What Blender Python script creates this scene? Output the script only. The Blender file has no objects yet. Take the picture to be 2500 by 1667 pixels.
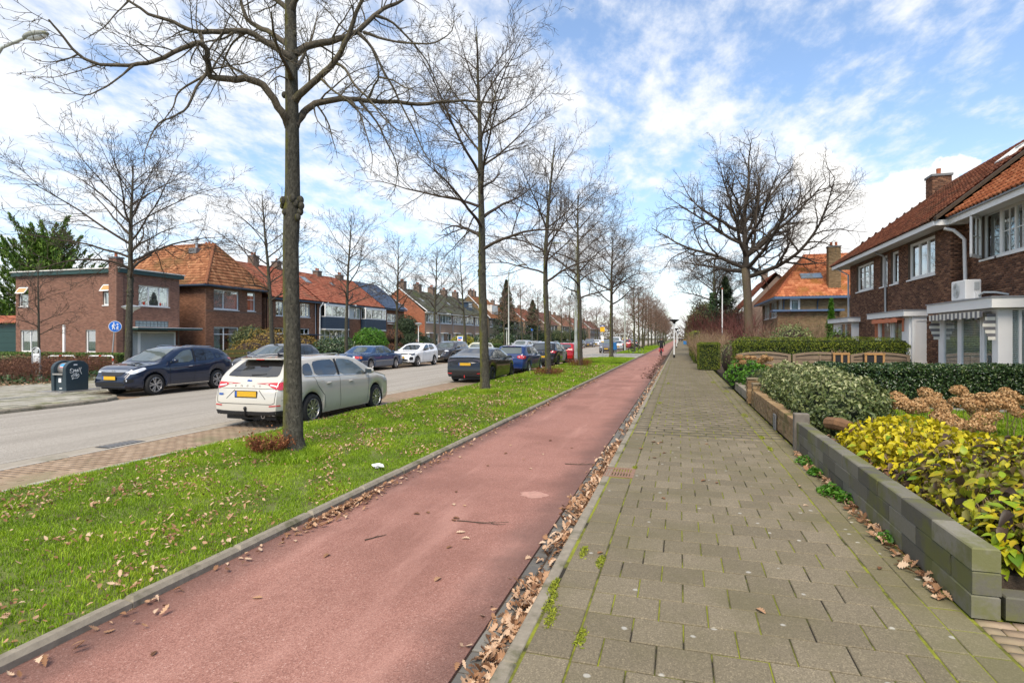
import bpy,bmesh,math,random
import numpy as np
from mathutils import Vector,Matrix
from mathutils.bvhtree import BVHTree
S=bpy.context.scene
C=S.collection
R_=math.radians
#
YAW=math.atan(408/1389.0)
CAMZ=1.78
cd=bpy.data.cameras.new('camera');cam=bpy.data.objects.new('camera',cd);C.objects.link(cam)
cd.sensor_width=36.0;cd.lens=36.0*1389/2500
cd.shift_y=-9.5/2500
cd.clip_start=0.05;cd.clip_end=4000
cam.location=(0,0,CAMZ);cam.rotation_euler=(R_(90),0,YAW)
S.camera=cam
SY,CY=math.sin(YAW),math.cos(YAW)
def ray(px,py):
 u=(px-1250)/1389.0;v=(824-py)/1389.0
 return Vector((-SY+u*CY,CY+u*SY,v))
def at_d(px,py,d):
 return Vector((0,0,CAMZ))+ray(px,py)*d
#
SUN_EL,SUN_AZ=R_(52),R_(175)
W=bpy.data.worlds.new('World');S.world=W;W.use_nodes=True
nt=W.node_tree;nt.nodes.clear();NN=nt.nodes.new;LK=nt.links.new
wo=NN('ShaderNodeOutputWorld')
sky=NN('ShaderNodeTexSky');sky.sky_type='NISHITA';sky.sun_disc=False
sky.sun_elevation=SUN_EL;sky.sun_rotation=SUN_AZ;sky.air_density=1.0;sky.dust_density=0.35;sky.ozone_density=1.6
hs=NN('ShaderNodeHueSaturation');hs.inputs['Saturation'].default_value=1.18;LK(sky.outputs[0],hs.inputs['Color'])
bsky=NN('ShaderNodeBackground');bsky.inputs[1].default_value=0.108;LK(hs.outputs[0],bsky.inputs[0])
bcl=NN('ShaderNodeBackground');bcl.inputs[1].default_value=0.54
mixw=NN('ShaderNodeMixShader');LK(bsky.outputs[0],mixw.inputs[1]);LK(bcl.outputs[0],mixw.inputs[2]);LK(mixw.outputs[0],wo.inputs[0])
tc=NN('ShaderNodeTexCoord')
def wm(op,a,b=None,c=None,clamp=False):
 n=NN('ShaderNodeMath');n.operation=op;n.use_clamp=clamp
 for i,v in enumerate((a,b,c)):
  if v is None:continue
  if isinstance(v,(int,float)):n.inputs[i].default_value=v
  else:LK(v,n.inputs[i])
 return n.outputs[0]
def wv(op,a,b):
 n=NN('ShaderNodeVectorMath');n.operation=op
 for i,v in enumerate((a,b)):
  if isinstance(v,(tuple,list,Vector)):n.inputs[i].default_value=v
  else:LK(v,n.inputs[i])
 return n.outputs['Value'] if op in ('DOT_PRODUCT','DISTANCE') else n.outputs['Vector']
DIR=tc.outputs['Generated']
sep=NN('ShaderNodeSeparateXYZ');LK(DIR,sep.inputs[0])
zc=wm('MAXIMUM',sep.outputs[2],0.0);zz=wm('ADD',zc,0.16)
cmb=NN('ShaderNodeCombineXYZ');LK(wm('DIVIDE',sep.outputs[0],zz),cmb.inputs[0]);LK(wm('DIVIDE',sep.outputs[1],zz),cmb.inputs[1])
mp=NN('ShaderNodeMapping');mp.inputs['Rotation'].default_value=(0,0,R_(62));mp.inputs['Scale'].default_value=(1.2,0.8,1);mp.inputs['Location'].default_value=(3.4,1.2,0)
LK(cmb.outputs[0],mp.inputs[0])
def wnoise(vec,sc,det,rough,dist=0.0):
 n=NN('ShaderNodeTexNoise');n.inputs['Scale'].default_value=sc;n.inputs['Detail'].default_value=det
 n.inputs['Roughness'].default_value=rough;n.inputs['Distortion'].default_value=dist;LK(vec,n.inputs['Vector']);return n
n1=wnoise(mp.outputs[0],1.7,9,0.60,0.25)
n2=wnoise(mp.outputs[0],8.5,8,0.62,0.1)
leftness=wv('DOT_PRODUCT',DIR,tuple(Vector((-0.93,0.37,0.0))))
bias=wm('MULTIPLY',wm('SMOOTH_MIN',wm('ADD',leftness,0.0),0.5,0.2),0.22)
cov=wm('ADD',wm('ADD',n1.outputs[0],bias),wm('MULTIPLY',wm('ADD',n2.outputs[0],-0.5),0.62))
mr=NN('ShaderNodeMapRange');mr.interpolation_type='SMOOTHSTEP';LK(cov,mr.inputs[0])
mr.inputs[1].default_value=0.42;mr.inputs[2].default_value=0.74;mr.inputs[3].default_value=0.14;mr.inputs[4].default_value=0.92
veil=wm('MULTIPLY',wm('POWER',wm('SUBTRACT',1.0,zc,clamp=True),7.0),0.72)
n3=wnoise(DIR,7.0,10,0.62)
n3v=wv('MULTIPLY',wv('SUBTRACT',n3.outputs['Color'],(0.5,0.5,0.5)),(0.16,0.16,0.16))
DW=wv('ADD',wv('NORMALIZE',DIR,(0,0,0)),n3v)
blob=None
for bx_,by_,br_ in ((2120,545,120),(2235,480,100),(2325,400,52),(2015,440,60),(2045,520,85),(2000,640,130),(2190,640,150)):
 c_=ray(bx_,by_).normalized()
 v_=wm('SUBTRACT',1.0,wm('DIVIDE',wv('DISTANCE',DW,tuple(c_)),br_/1389.0/ray(bx_,by_).length))
 blob=v_ if blob is None else wm('SMOOTH_MAX',blob,v_,0.25)
mr2=NN('ShaderNodeMapRange');mr2.interpolation_type='SMOOTHSTEP';LK(blob,mr2.inputs[0])
mr2.inputs[1].default_value=0.04;mr2.inputs[2].default_value=0.26;mr2.inputs[4].default_value=0.97
one_minus=lambda v:wm('SUBTRACT',1.0,v,clamp=True)
tot=one_minus(wm('MULTIPLY',wm('MULTIPLY',one_minus(mr.outputs[0]),one_minus(veil)),one_minus(mr2.outputs[0])))
LK(tot,mixw.inputs[0])
cr=NN('ShaderNodeValToRGB');cr.color_ramp.elements[0].color=(0.84,0.87,0.92,1);cr.color_ramp.elements[1].color=(1.0,0.985,0.96,1)
cr.color_ramp.elements[0].position=0.35;cr.color_ramp.elements[1].position=0.75
LK(wm('ADD',wm('MULTIPLY',cov,0.75),wm('MULTIPLY',mr2.outputs[0],0.35)),cr.inputs[0]);LK(cr.outputs[0],bcl.inputs[0])
sl=bpy.data.lights.new('sun','SUN');sun=bpy.data.objects.new('sun',sl);C.objects.link(sun)
sl.energy=2.35;sl.angle=R_(32);sl.color=(1.0,0.89,0.74)
sd=Vector((math.sin(SUN_AZ)*math.cos(SUN_EL),math.cos(SUN_AZ)*math.cos(SUN_EL),math.sin(SUN_EL)))
sun.rotation_euler=(-sd).to_track_quat('-Z','Y').to_euler();sun.location=sd*60
S.view_settings.view_transform='Standard';S.view_settings.look='None';S.view_settings.exposure=1.17;S.view_settings.gamma=1.0
S.render.engine='CYCLES'
#
LOC={}
def tag(o,label=None,cat=None,group=None,kind=None):
 if label:o['label']=label
 if cat:o['category']=cat
 if group:o['group']=group
 if kind:o['kind']=kind
 return o
def root(name,loc,label,cat,group=None,kind=None,rz=0.0):
 o=bpy.data.objects.new(name,None);C.objects.link(o);o.location=loc;o.rotation_euler=(0,0,rz)
 o.empty_display_size=0.2
 LOC[o.name]=Vector(loc);tag(o,label,cat,group,kind);return o
def link(name,me,parent=None,mat=None):
 o=bpy.data.objects.new(name,me);C.objects.link(o)
 if mat is not None and not me.materials:me.materials.append(mat)
 if parent is not None:
  o.parent=parent
 return o
def copy_tree(o,parent=None):
 c=o.copy();C.objects.link(c);c.parent=parent
 for ch in list(o.children):copy_tree(ch,c)
 return c
def origin_of(parent):
 while parent is not None:
  if parent.name in LOC:return LOC[parent.name]
  parent=parent.parent
 return Vector((0,0,0))
class MB:
 def __init__(s):s.v=[];s.f=[];s.m=[];s.cur=0
 def add(s,vs,fs):
  n=len(s.v);s.v.extend([tuple(p) for p in vs]);s.f.extend([tuple(i+n for i in f) for f in fs]);s.m.extend([s.cur]*len(fs));return s
 def box(s,x0,x1,y0,y1,z0,z1):
  if x0>x1:x0,x1=x1,x0
  if y0>y1:y0,y1=y1,y0
  if z0>z1:z0,z1=z1,z0
  vs=[(x0,y0,z0),(x1,y0,z0),(x1,y1,z0),(x0,y1,z0),(x0,y0,z1),(x1,y0,z1),(x1,y1,z1),(x0,y1,z1)]
  return s.add(vs,[(0,3,2,1),(4,5,6,7),(0,1,5,4),(1,2,6,5),(2,3,7,6),(3,0,4,7)])
 def pbox(s,P,u0,u1,d0,d1,z0,z1):
  vs=[P(u0,d0,z0),P(u1,d0,z0),P(u1,d1,z0),P(u0,d1,z0),P(u0,d0,z1),P(u1,d0,z1),P(u1,d1,z1),P(u0,d1,z1)]
  return s.add(vs,[(0,3,2,1),(4,5,6,7),(0,1,5,4),(1,2,6,5),(2,3,7,6),(3,0,4,7)])
 def cbox(s,x0,x1,y0,y1,z0,z1,b):
  vs=[(x0,y0,z0),(x1,y0,z0),(x1,y1,z0),(x0,y1,z0),(x0,y0,z1-b),(x1,y0,z1-b),(x1,y1,z1-b),(x0,y1,z1-b),(x0+b,y0+b,z1),(x1-b,y0+b,z1),(x1-b,y1-b,z1),(x0+b,y1-b,z1)]
  fs=[(8,9,10,11)]
  for k in range(4):
   a,b_=k,(k+1)%4
   fs+=[(a,b_,b_+4,a+4),(a+4,b_+4,b_+8,a+8)]
  return s.add(vs,fs)
 def tube(s,pts,rad,n=8,cap=True):
  pts=[Vector(p) for p in pts]
  if isinstance(rad,(int,float)):rad=[rad]*len(pts)
  vs=[];fs=[]
  for i,p in enumerate(pts):
   t=(pts[min(i+1,len(pts)-1)]-pts[max(i-1,0)]).normalized()
   a=t.orthogonal() if i==0 else (pa-t*pa.dot(t))
   a.normalize();pa=a;b=t.cross(a)
   for k in range(n):
    q=2*math.pi*k/n;vs.append(p+(a*math.cos(q)+b*math.sin(q))*rad[i])
  for i in range(len(pts)-1):
   for k in range(n):
    k2=(k+1)%n;fs.append((i*n+k,i*n+k2,(i+1)*n+k2,(i+1)*n+k))
  if cap:fs+=[tuple(range(n-1,-1,-1)),tuple((len(pts)-1)*n+k for k in range(n))]
  return s.add(vs,fs)
 def lathe(s,prof,n=24,axis='z',c=(0,0,0)):
  vs=[];fs=[];m=len(prof)
  for k in range(n):
   q=2*math.pi*k/n;cq,sq=math.cos(q),math.sin(q)
   for r,h in prof:
    if axis=='z':vs.append((c[0]+r*cq,c[1]+r*sq,c[2]+h))
    elif axis=='y':vs.append((c[0]+r*cq,c[1]+h,c[2]+r*sq))
    else:vs.append((c[0]+h,c[1]+r*cq,c[2]+r*sq))
  for k in range(n):
   k2=(k+1)%n
   for i in range(m-1):fs.append((k*m+i,k2*m+i,k2*m+i+1,k*m+i+1))
  return s.add(vs,fs)
 def ell(s,c,r,nu=12,nv=8):
  vs=[];fs=[]
  for j in range(nv+1):
   th=math.pi*j/nv
   for i in range(nu):
    ph=2*math.pi*i/nu
    vs.append((c[0]+r[0]*math.sin(th)*math.cos(ph),c[1]+r[1]*math.sin(th)*math.sin(ph),c[2]+r[2]*math.cos(th)))
  for j in range(nv):
   for i in range(nu):
    i2=(i+1)%nu;fs.append((j*nu+i,(j+1)*nu+i,(j+1)*nu+i2,j*nu+i2))
  return s.add(vs,fs)
 def build(s,name,mats,parent=None,smooth=False,world=True,bevel=0,kind=None):
  me=bpy.data.meshes.new(name)
  o=origin_of(parent) if world else Vector((0,0,0))
  me.from_pydata([(p[0]-o[0],p[1]-o[1],p[2]-o[2]) for p in s.v],[],s.f)
  if not isinstance(mats,(list,tuple)):mats=[mats]
  for m in mats:me.materials.append(m)
  if len(mats)>1:me.polygons.foreach_set('material_index',s.m)
  if bevel or smooth:
   bm=bmesh.new();bm.from_mesh(me)
   bmesh.ops.remove_doubles(bm,verts=bm.verts,dist=1e-5)
   bmesh.ops.recalc_face_normals(bm,faces=bm.faces)
   if bevel:
    es=[e for e in bm.edges if len(e.link_faces)==2 and e.calc_face_angle(0)>0.5]
    bmesh.ops.bevel(bm,geom=es,offset=bevel,segments=1,affect='EDGES',clamp_overlap=True)
   bm.to_mesh(me);bm.free()
  if smooth:
   me.polygons.foreach_set('use_smooth',[True]*len(me.polygons))
   if smooth!='all':
    try:me.set_sharp_from_angle(angle=R_(62))
    except Exception:pass
  me.update()
  ob=link(name,me,parent)
  if kind:ob['kind']=kind
  return ob
def mesh_np(name,V,F,mat,parent=None,rnd=None,kind=None,smooth=False,world=True):
 me=bpy.data.meshes.new(name)
 V=np.asarray(V,dtype=np.float64).reshape(-1,3);F=np.asarray(F,dtype=np.int32)
 if world and parent is not None:
  o=origin_of(parent);V=V-np.array([o[0],o[1],o[2]])
 k=F.shape[1];M=F.shape[0]
 me.vertices.add(len(V));me.vertices.foreach_set('co',V.astype(np.float32).ravel())
 me.loops.add(M*k);me.loops.foreach_set('vertex_index',F.ravel())
 me.polygons.add(M);me.polygons.foreach_set('loop_start',np.arange(0,M*k,k,dtype=np.int32))
 try:me.polygons.foreach_set('loop_total',np.full(M,k,dtype=np.int32))
 except Exception:pass
 if rnd is not None:
  a=me.attributes.new('rnd','FLOAT','FACE');a.data.foreach_set('value',np.asarray(rnd,dtype=np.float32))
 if smooth:me.polygons.foreach_set('use_smooth',np.ones(M,dtype=bool))
 me.update(calc_edges=True);me.validate()
 if not isinstance(mat,(list,tuple)):mat=[mat]
 for m in mat:me.materials.append(m)
 ob=link(name,me,parent)
 if kind:ob['kind']=kind
 return ob
RNG=np.random.default_rng(7);random.seed(7)
#
class NT:
 def __init__(s,name):
  s.m=bpy.data.materials.new(name);s.m.use_nodes=True;s.t=s.m.node_tree;s.t.nodes.clear()
  s.out=s.n('ShaderNodeOutputMaterial')
 def n(s,ty,**kw):
  n=s.t.nodes.new(ty)
  for k,v in kw.items():setattr(n,k,v)
  return n
 def l(s,a,b):s.t.links.new(a,b)
 def set(s,inp,v):
  if isinstance(v,(int,float)):inp.default_value=v
  elif isinstance(v,(tuple,list)):inp.default_value=tuple(v) if len(v)==4 or inp.type=='VECTOR' else (*v,1)
  else:s.l(v,inp)
 def math(s,op,a,b=0.0,clamp=False):
  n=s.n('ShaderNodeMath',operation=op,use_clamp=clamp);s.set(n.inputs[0],a);s.set(n.inputs[1],b);return n.outputs[0]
 def pos(s):return s.n('ShaderNodeNewGeometry').outputs['Position']
 def noise(s,vec,sc,det=4,rough=.55,dist=0):
  n=s.n('ShaderNodeTexNoise');n.inputs['Scale'].default_value=sc;n.inputs['Detail'].default_value=det;n.inputs['Roughness'].default_value=rough;n.inputs['Distortion'].default_value=dist
  s.l(vec,n.inputs['Vector']);return n.outputs['Fac']
 def ramp(s,fac,stops):
  n=s.n('ShaderNodeValToRGB');e=n.color_ramp.elements
  while len(e)<len(stops):e.new(0.5)
  for el,(p,c) in zip(e,stops):el.position=p;el.color=(*c,1) if len(c)==3 else c
  s.l(fac,n.inputs[0]);return n.outputs[0]
 def mix(s,fac,a,b,mode='MIX'):
  n=s.n('ShaderNodeMix',data_type='RGBA',blend_type=mode);s.set(n.inputs[0],fac);s.set(n.inputs[6],a);s.set(n.inputs[7],b);return n.outputs[2]
 def mrange(s,v,a,b,c=0.0,d=1.0):
  n=s.n('ShaderNodeMapRange',interpolation_type='SMOOTHSTEP');s.set(n.inputs[0],v)
  for i,q in enumerate((a,b,c,d)):n.inputs[i+1].default_value=q
  return n.outputs[0]
 def bump(s,h,strength=.4,dist=.01):
  n=s.n('ShaderNodeBump');n.inputs['Strength'].default_value=strength;n.inputs['Distance'].default_value=dist;s.l(h,n.inputs['Height']);return n.outputs[0]
 def bsdf(s,col,rough=.8,metal=0.,normal=None,spec=.5,coat=0.,ior=None,coat_rough=.03):
  b=s.n('ShaderNodeBsdfPrincipled');s.set(b.inputs['Base Color'],col);s.set(b.inputs['Roughness'],rough);s.set(b.inputs['Metallic'],metal)
  b.inputs['Specular IOR Level'].default_value=spec;b.inputs['Coat Weight'].default_value=coat;b.inputs['Coat Roughness'].default_value=coat_rough
  if ior:b.inputs['IOR'].default_value=ior
  if normal is not None:s.l(normal,b.inputs['Normal'])
  s.l(b.outputs[0],s.out.inputs[0]);return b
def sc3(c,k):return tuple(min(1,x*k) for x in c)
def mk(name,col,rough=.75,var=.18,sc=6.,bump=0.,bsc=60.,bdist=.004,metal=0.,spec=.4,coat=0.,stain=None,stsc=1.3,stlo=.52,sthi=.68):
 t=NT(name);p=t.pos()
 f=t.noise(p,sc,5,.6)
 c=t.mix(f,sc3(col,1-var*1.6),sc3(col,1+var*1.6))
 if stain:
  c=t.mix(t.math('MULTIPLY',t.mrange(t.noise(p,stsc,6,.65),stlo,sthi),.8),c,stain)
 nm=t.bump(t.noise(p,bsc,3,.6),bump,bdist) if bump else None
 t.bsdf(c,rough,metal,nm,spec,coat);return t.m
def mk_rnd(name,stops,rough=.85,attr=True,bump=.3,bsc=60,stain=None,stsc=1.,stlo=.5,sthi=.66,spec=.3,fine=.25,bdist=.004,stamt=.8):
 t=NT(name);p=t.pos()
 if attr:r=t.n('ShaderNodeAttribute',attribute_name='rnd').outputs['Fac']
 else:r=t.n('ShaderNodeObjectInfo').outputs['Random']
 c=t.ramp(r,stops)
 g=t.noise(p,38,4,.65)
 c=t.mix(fine,c,t.mix(g,(.25,.25,.25),(1.75,1.75,1.75)),'MULTIPLY') if fine else c
 if stain:c=t.mix(t.math('MULTIPLY',t.mrange(t.noise(p,stsc,6,.65),stlo,sthi),stamt),c,stain)
 nm=t.bump(t.noise(p,bsc,3,.6),bump,bdist) if bump else None
 t.bsdf(c,rough,0,nm,spec);return t.m
def mk_leaf(name,stops,rough=.5,trans=.3,attr=True,spec=.35,blotch=None):
 t=NT(name)
 r=t.n('ShaderNodeAttribute',attribute_name='rnd').outputs['Fac'] if attr else t.n('ShaderNodeObjectInfo').outputs['Random']
 c=t.ramp(r,stops)
 if blotch:
  p=t.pos();c=t.mix(t.math('MULTIPLY',t.mrange(t.noise(p,11,4,.6),.42,.68),.6),c,(.13,.24,.012))
  c=t.mix(t.math('MULTIPLY',t.mrange(t.noise(p,34,4,.65),.60,.70),.75),c,(.12,.065,.02))
 b=t.bsdf(c,rough,0,None,spec)
 tr=t.n('ShaderNodeBsdfTranslucent');t.l(c,tr.inputs[0])
 m=t.n('ShaderNodeMixShader');m.inputs[0].default_value=trans;t.l(b.outputs[0],m.inputs[1]);t.l(tr.outputs[0],m.inputs[2]);t.l(m.outputs[0],t.out.inputs[0])
 return t.m
def mk_glass(name,tint=(.9,.95,.95),refl=.10):
 t=NT(name)
 tr=t.n('ShaderNodeBsdfTransparent');t.set(tr.inputs[0],(*tint,1))
 gl=t.n('ShaderNodeBsdfGlossy');gl.inputs['Roughness'].default_value=.015
 lw=t.n('ShaderNodeLayerWeight');lw.inputs[0].default_value=.35
 f=t.math('ADD',t.math('MULTIPLY',lw.outputs['Fresnel'],.42),refl,clamp=True)
 m=t.n('ShaderNodeMixShader');t.l(f,m.inputs[0]);t.l(tr.outputs[0],m.inputs[1]);t.l(gl.outputs[0],m.inputs[2]);t.l(m.outputs[0],t.out.inputs[0])
 return t.m
M={}
M['white']=mk('white_paint',(.78,.77,.74),.45,.04,3,spec=.4)
M['cream']=mk('cream_paint',(.66,.64,.58),.5,.06,3)
M['dgreen']=mk('dark_green_paint',(.02,.055,.05),.45,.1,3)
M['navy']=mk('navy_paint',(.03,.05,.08),.45,.1,3)
M['black']=mk('black_plastic',(.015,.015,.016),.5,.1,8)
M['rubber']=mk('rubber',(.018,.018,.018),.85,.15,20)
M['glass']=mk_glass('window_glass')
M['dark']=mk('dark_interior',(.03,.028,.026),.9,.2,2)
M['curtain']=mk('curtain_cloth',(.55,.54,.5),.9,.08,4)
M['galv']=mk('galvanised_steel',(.42,.43,.43),.42,.12,5,metal=.6)
M['greypole']=mk('grey_pole_paint',(.40,.42,.38),.6,.14,4,stain=(.22,.25,.14),stsc=2)
M['lead']=mk('lead_flashing',(.15,.15,.15),.6,.2,6)
M['zinc']=mk('zinc_gutter',(.30,.31,.33),.5,.15,4,metal=.3)
M['blind']=mk('blind_slat',(.42,.44,.43),.6,.05,3)
M['soil']=mk('soil',(.055,.038,.024),.95,.35,9,.6,40,.02)
#  GROUND, ROAD, PATH, PAVEMENT
def stain_mat():
 pass
t=NT('asphalt');p=t.pos()
v=t.n('ShaderNodeTexVoronoi');v.inputs['Scale'].default_value=95;t.l(p,v.inputs['Vector'])
c=t.ramp(v.outputs['Color'],[(0,(.15,.135,.112)),(.55,(.31,.283,.24)),(1,(.50,.46,.40))])
mpx=t.n('ShaderNodeMapping');mpx.inputs['Scale'].default_value=(1.1,.05,1);t.l(p,mpx.inputs[0])
c=t.mix(t.mrange(t.noise(mpx.outputs[0],1.6,4,.6),.42,.66),c,t.mix(.55,c,(.19,.17,.14)),'MIX')
c=t.mix(t.math('MULTIPLY',t.noise(p,.9,5,.6),.35),c,(.36,.325,.275))
t.bsdf(c,.85,0,t.bump(v.outputs['Distance'],.5,.006),.3);M['asphalt']=t.m
t=NT('red_asphalt');p=t.pos()
v=t.n('ShaderNodeTexVoronoi');v.inputs['Scale'].default_value=130;t.l(p,v.inputs['Vector'])
c=t.ramp(v.outputs['Color'],[(0,(.17,.074,.054)),(.5,(.305,.142,.106)),(.85,(.38,.198,.152)),(1,(.52,.34,.28))])
big=t.noise(p,.55,5,.62)
c=t.mix(t.mrange(big,.40,.66),c,t.mix(.5,c,(.17,.075,.053)))
mpx=t.n('ShaderNodeMapping');mpx.inputs['Scale'].default_value=(1,.14,1);t.l(p,mpx.inputs[0])
c=t.mix(t.math('MULTIPLY',t.mrange(t.noise(mpx.outputs[0],2.2,4,.6),.5,.75),.45),c,(.47,.255,.20))
sx=t.n('ShaderNodeSeparateXYZ');t.l(p,sx.inputs[0])
edge=t.math('ADD',t.math('ABSOLUTE',t.math('ADD',sx.outputs[0],2.39)),t.math('MULTIPLY',t.noise(p,2.5,4,.6),.5))
c=t.mix(t.math('MULTIPLY',t.mrange(edge,.95,1.45),.9),c,t.mix(.6,c,(.06,.038,.03)))
t.bsdf(c,.82,0,t.bump(v.outputs['Distance'],.55,.005),.35);M['redasphalt']=t.m
M['concrete']=mk('kerb_concrete',(.23,.20,.15),.9,.3,14,.5,90,.004,stain=(.075,.075,.03),stsc=2.2,stlo=.5,sthi=.66)
M['lightkerb']=mk('light_kerb',(.37,.34,.285),.9,.2,12,.4,80,.004,stain=(.2,.19,.13))
MOSS=(.13,.17,.02)
tilest=[(0,(.150,.124,.080)),(.4,(.168,.139,.090)),(.7,(.182,.151,.099)),(1,(.205,.170,.114))]
def tile_mat(name,attr):
 t=NT(name);p=t.pos()
 r=t.n('ShaderNodeAttribute',attribute_name='rnd').outputs['Fac'] if attr else t.n('ShaderNodeObjectInfo').outputs['Random']
 c=t.ramp(r,tilest)
 v=t.n('ShaderNodeTexVoronoi');v.inputs['Scale'].default_value=150;t.l(p,v.inputs['Vector'])
 c=t.mix(.55,c,t.ramp(v.outputs['Color'],[(0,(.35,.35,.35)),(.7,(1.1,1.1,1.1)),(1,(2.1,2.1,2.0))]),'MULTIPLY')
 c=t.mix(t.math('MULTIPLY',t.mrange(t.noise(p,.7,6,.65),.42,.66),.6),c,(.115,.10,.05))
 sx=t.n('ShaderNodeSeparateXYZ');t.l(p,sx.inputs[0])
 g=t.math('ADD',sx.outputs[0],t.math('MULTIPLY',t.noise(p,1.4,5,.65),.9))
 c=t.mix(t.math('MULTIPLY',t.mrange(g,1.5,2.2),.35),c,(.15,.145,.06))
 v2=t.n('ShaderNodeTexVoronoi');v2.inputs['Scale'].default_value=4.2;t.l(p,v2.inputs['Vector'])
 dd=t.math('ADD',v2.outputs['Distance'],t.math('MULTIPLY',t.noise(p,30,3,.6),.06))
 c=t.mix(t.math('MULTIPLY',t.mrange(dd,.13,.085),.6),c,(.46,.45,.40))
 t.bsdf(c,.88,0,t.bump(t.noise(p,160,3,.6),.4,.003),.3);return t.m
M['tile_o']=tile_mat('paving_tile_single',False);M['tile_a']=tile_mat('paving_tile_field',True)
t=NT('moss_joint');p=t.pos()
c=t.mix(t.mrange(t.noise(p,1.7,5,.65),.38,.58),(.030,.026,.02),t.mix(t.noise(p,60,3,.6),(.12,.14,.014),(.29,.30,.035)))
t.bsdf(c,.95,0,t.bump(t.noise(p,120,3,.6),.5,.006),.2);M['joint']=t.m
brst=[(0,(.25,.175,.115)),(.35,(.285,.205,.137)),(.7,(.31,.225,.152)),(1,(.345,.255,.175))]
M['pbrick_o']=mk_rnd('parking_brick_single',brst,.9,False,stain=(.20,.18,.10),stsc=.8,stlo=.5,sthi=.7)
M['pbrick_a']=mk_rnd('parking_brick_field',brst,.9,True,stain=(.20,.18,.10),stsc=.8,stlo=.5,sthi=.7)
M['ground']=mk('ground_soil_grass',(.06,.075,.025),.95,.4,3,.5,30,.02)
M['whitemark']=mk('white_road_paint',(.62,.62,.60),.8,.15,12,stain=(.35,.34,.31),stsc=6)
def struct(name,mb,mat,smooth=False):
 return tag(mb.build(name,mat,None,smooth),kind='structure')
struct('ground',MB().box(-900,900,-150,1500,-.9,-.19),M['ground'])
struct('road',MB().box(-16.25,-9.7,-60,900,-.3,-.10),M['asphalt'])
gut=tag(MB().box(-9.7,-9.27,-60,900,-.3,-.104).build('road_gutter',mk('gutter_concrete',(.30,.265,.21),.9,.2,8,.4,80,.004,stain=(.2,.18,.13))),kind='structure')
struct('white_edge_line',MB().box(-9.27,-9.20,-60,900,-.3,-.094),M['lightkerb'])
path=struct('bike_path',MB().box(-3.6,-1.19,-8,900,-.3,-.07),M['redasphalt'])
def field(parent,base,pieces,mo,ma,nobj,th,gap,bev,jit=.002,gy=None):
 pcs=sorted(pieces,key=lambda q:((q[0]+q[1])*.5)**2+((q[2]+q[3])*.5)**2)
 gy=gy or gap;cache={};o=origin_of(parent);rest=[]
 k=0
 rng=random.Random(len(pieces))
 for q in pcs:
  w,l=round(q[1]-q[0],3),round(q[3]-q[2],3)
  front=(q[2]+q[3])*.5>1.5
  if k<nobj and front:
   if (w,l)not in cache:
    mb=MB();mb.cbox(-w/2+gap/2,w/2-gap/2,-l/2+gy/2,l/2-gy/2,-th,0,bev)
    me=bpy.data.meshes.new(base);me.from_pydata(mb.v,[],mb.f);me.materials.append(mo);cache[(w,l)]=me
   ob=bpy.data.objects.new(base,cache[(w,l)]);C.objects.link(ob);ob.parent=parent
   ob.location=((q[0]+q[1])/2-o[0],(q[2]+q[3])/2-o[1],q[4]+rng.uniform(-jit,jit)-o[2])
   ob.rotation_euler=(rng.uniform(-.004,.004),rng.uniform(-.004,.004),rng.uniform(-.006,.006));k+=1
  else:rest.append(q)
 if rest:
  a=np.array(rest);n=len(a);g=gap/2
  x0,x1,y0,y1=a[:,0]+g,a[:,1]-g,a[:,2]+gy/2,a[:,3]-gy/2
  z1=a[:,4]+RNG.uniform(-jit,jit,n);z0=z1-th;b=bev
  V=np.stack([np.stack([x0,y0,z0],1),np.stack([x1,y0,z0],1),np.stack([x1,y1,z0],1),np.stack([x0,y1,z0],1),np.stack([x0+b,y0+b,z1],1),np.stack([x1-b,y0+b,z1],1),np.stack([x1-b,y1-b,z1],1),np.stack([x0+b,y1-b,z1],1)],1)
  base_f=np.array([(4,5,6,7),(0,1,5,4),(1,2,6,5),(2,3,7,6),(3,0,4,7)])
  F=(base_f[None]+(np.arange(n)*8)[:,None,None]).reshape(-1,4)
  ob=mesh_np(base+'_field',V.reshape(-1,3),F,ma,parent,rnd=np.repeat(RNG.random(n),5),kind='stuff')
sw=root('pavement',(0,0,0),None,None,kind='structure')
MB().box(-.87,1.79,-8,900,-.3,-.009).build('joint_bed',M['joint'],sw)
pcs=[]
y=-2.0;row=0
while y<46:
 pcs.append((-.84,-.58,y+.02,y+.32,0.0))
 x=-.575-(.15 if row%2 else 0)
 first=True
 while x<1.375:
  x0=max(x,-.575);x1=min(x+.3,1.385)
  if x1-x0>.1:pcs.append((round(x0,3),round(x1,3),y,y+.3,0.0))
  x+=.3
 pcs.append((1.39,1.58,y+.1,y+.4,-.002));pcs.append((1.58,1.775,y+.1,y+.4,-.004))
 y+=.3;row+=1
pcs=[q for q in pcs if not (q[0]<-.6 and 7.35<(q[2]+q[3])/2<7.9)]
field(sw,'paving_tile',pcs,M['tile_o'],M['tile_a'],300,.05,.009,.005,gy=.013)
MB().box(-.865,1.78,46,900,-.3,-.004).build('far_paving',M['tile_a'],sw)
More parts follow.
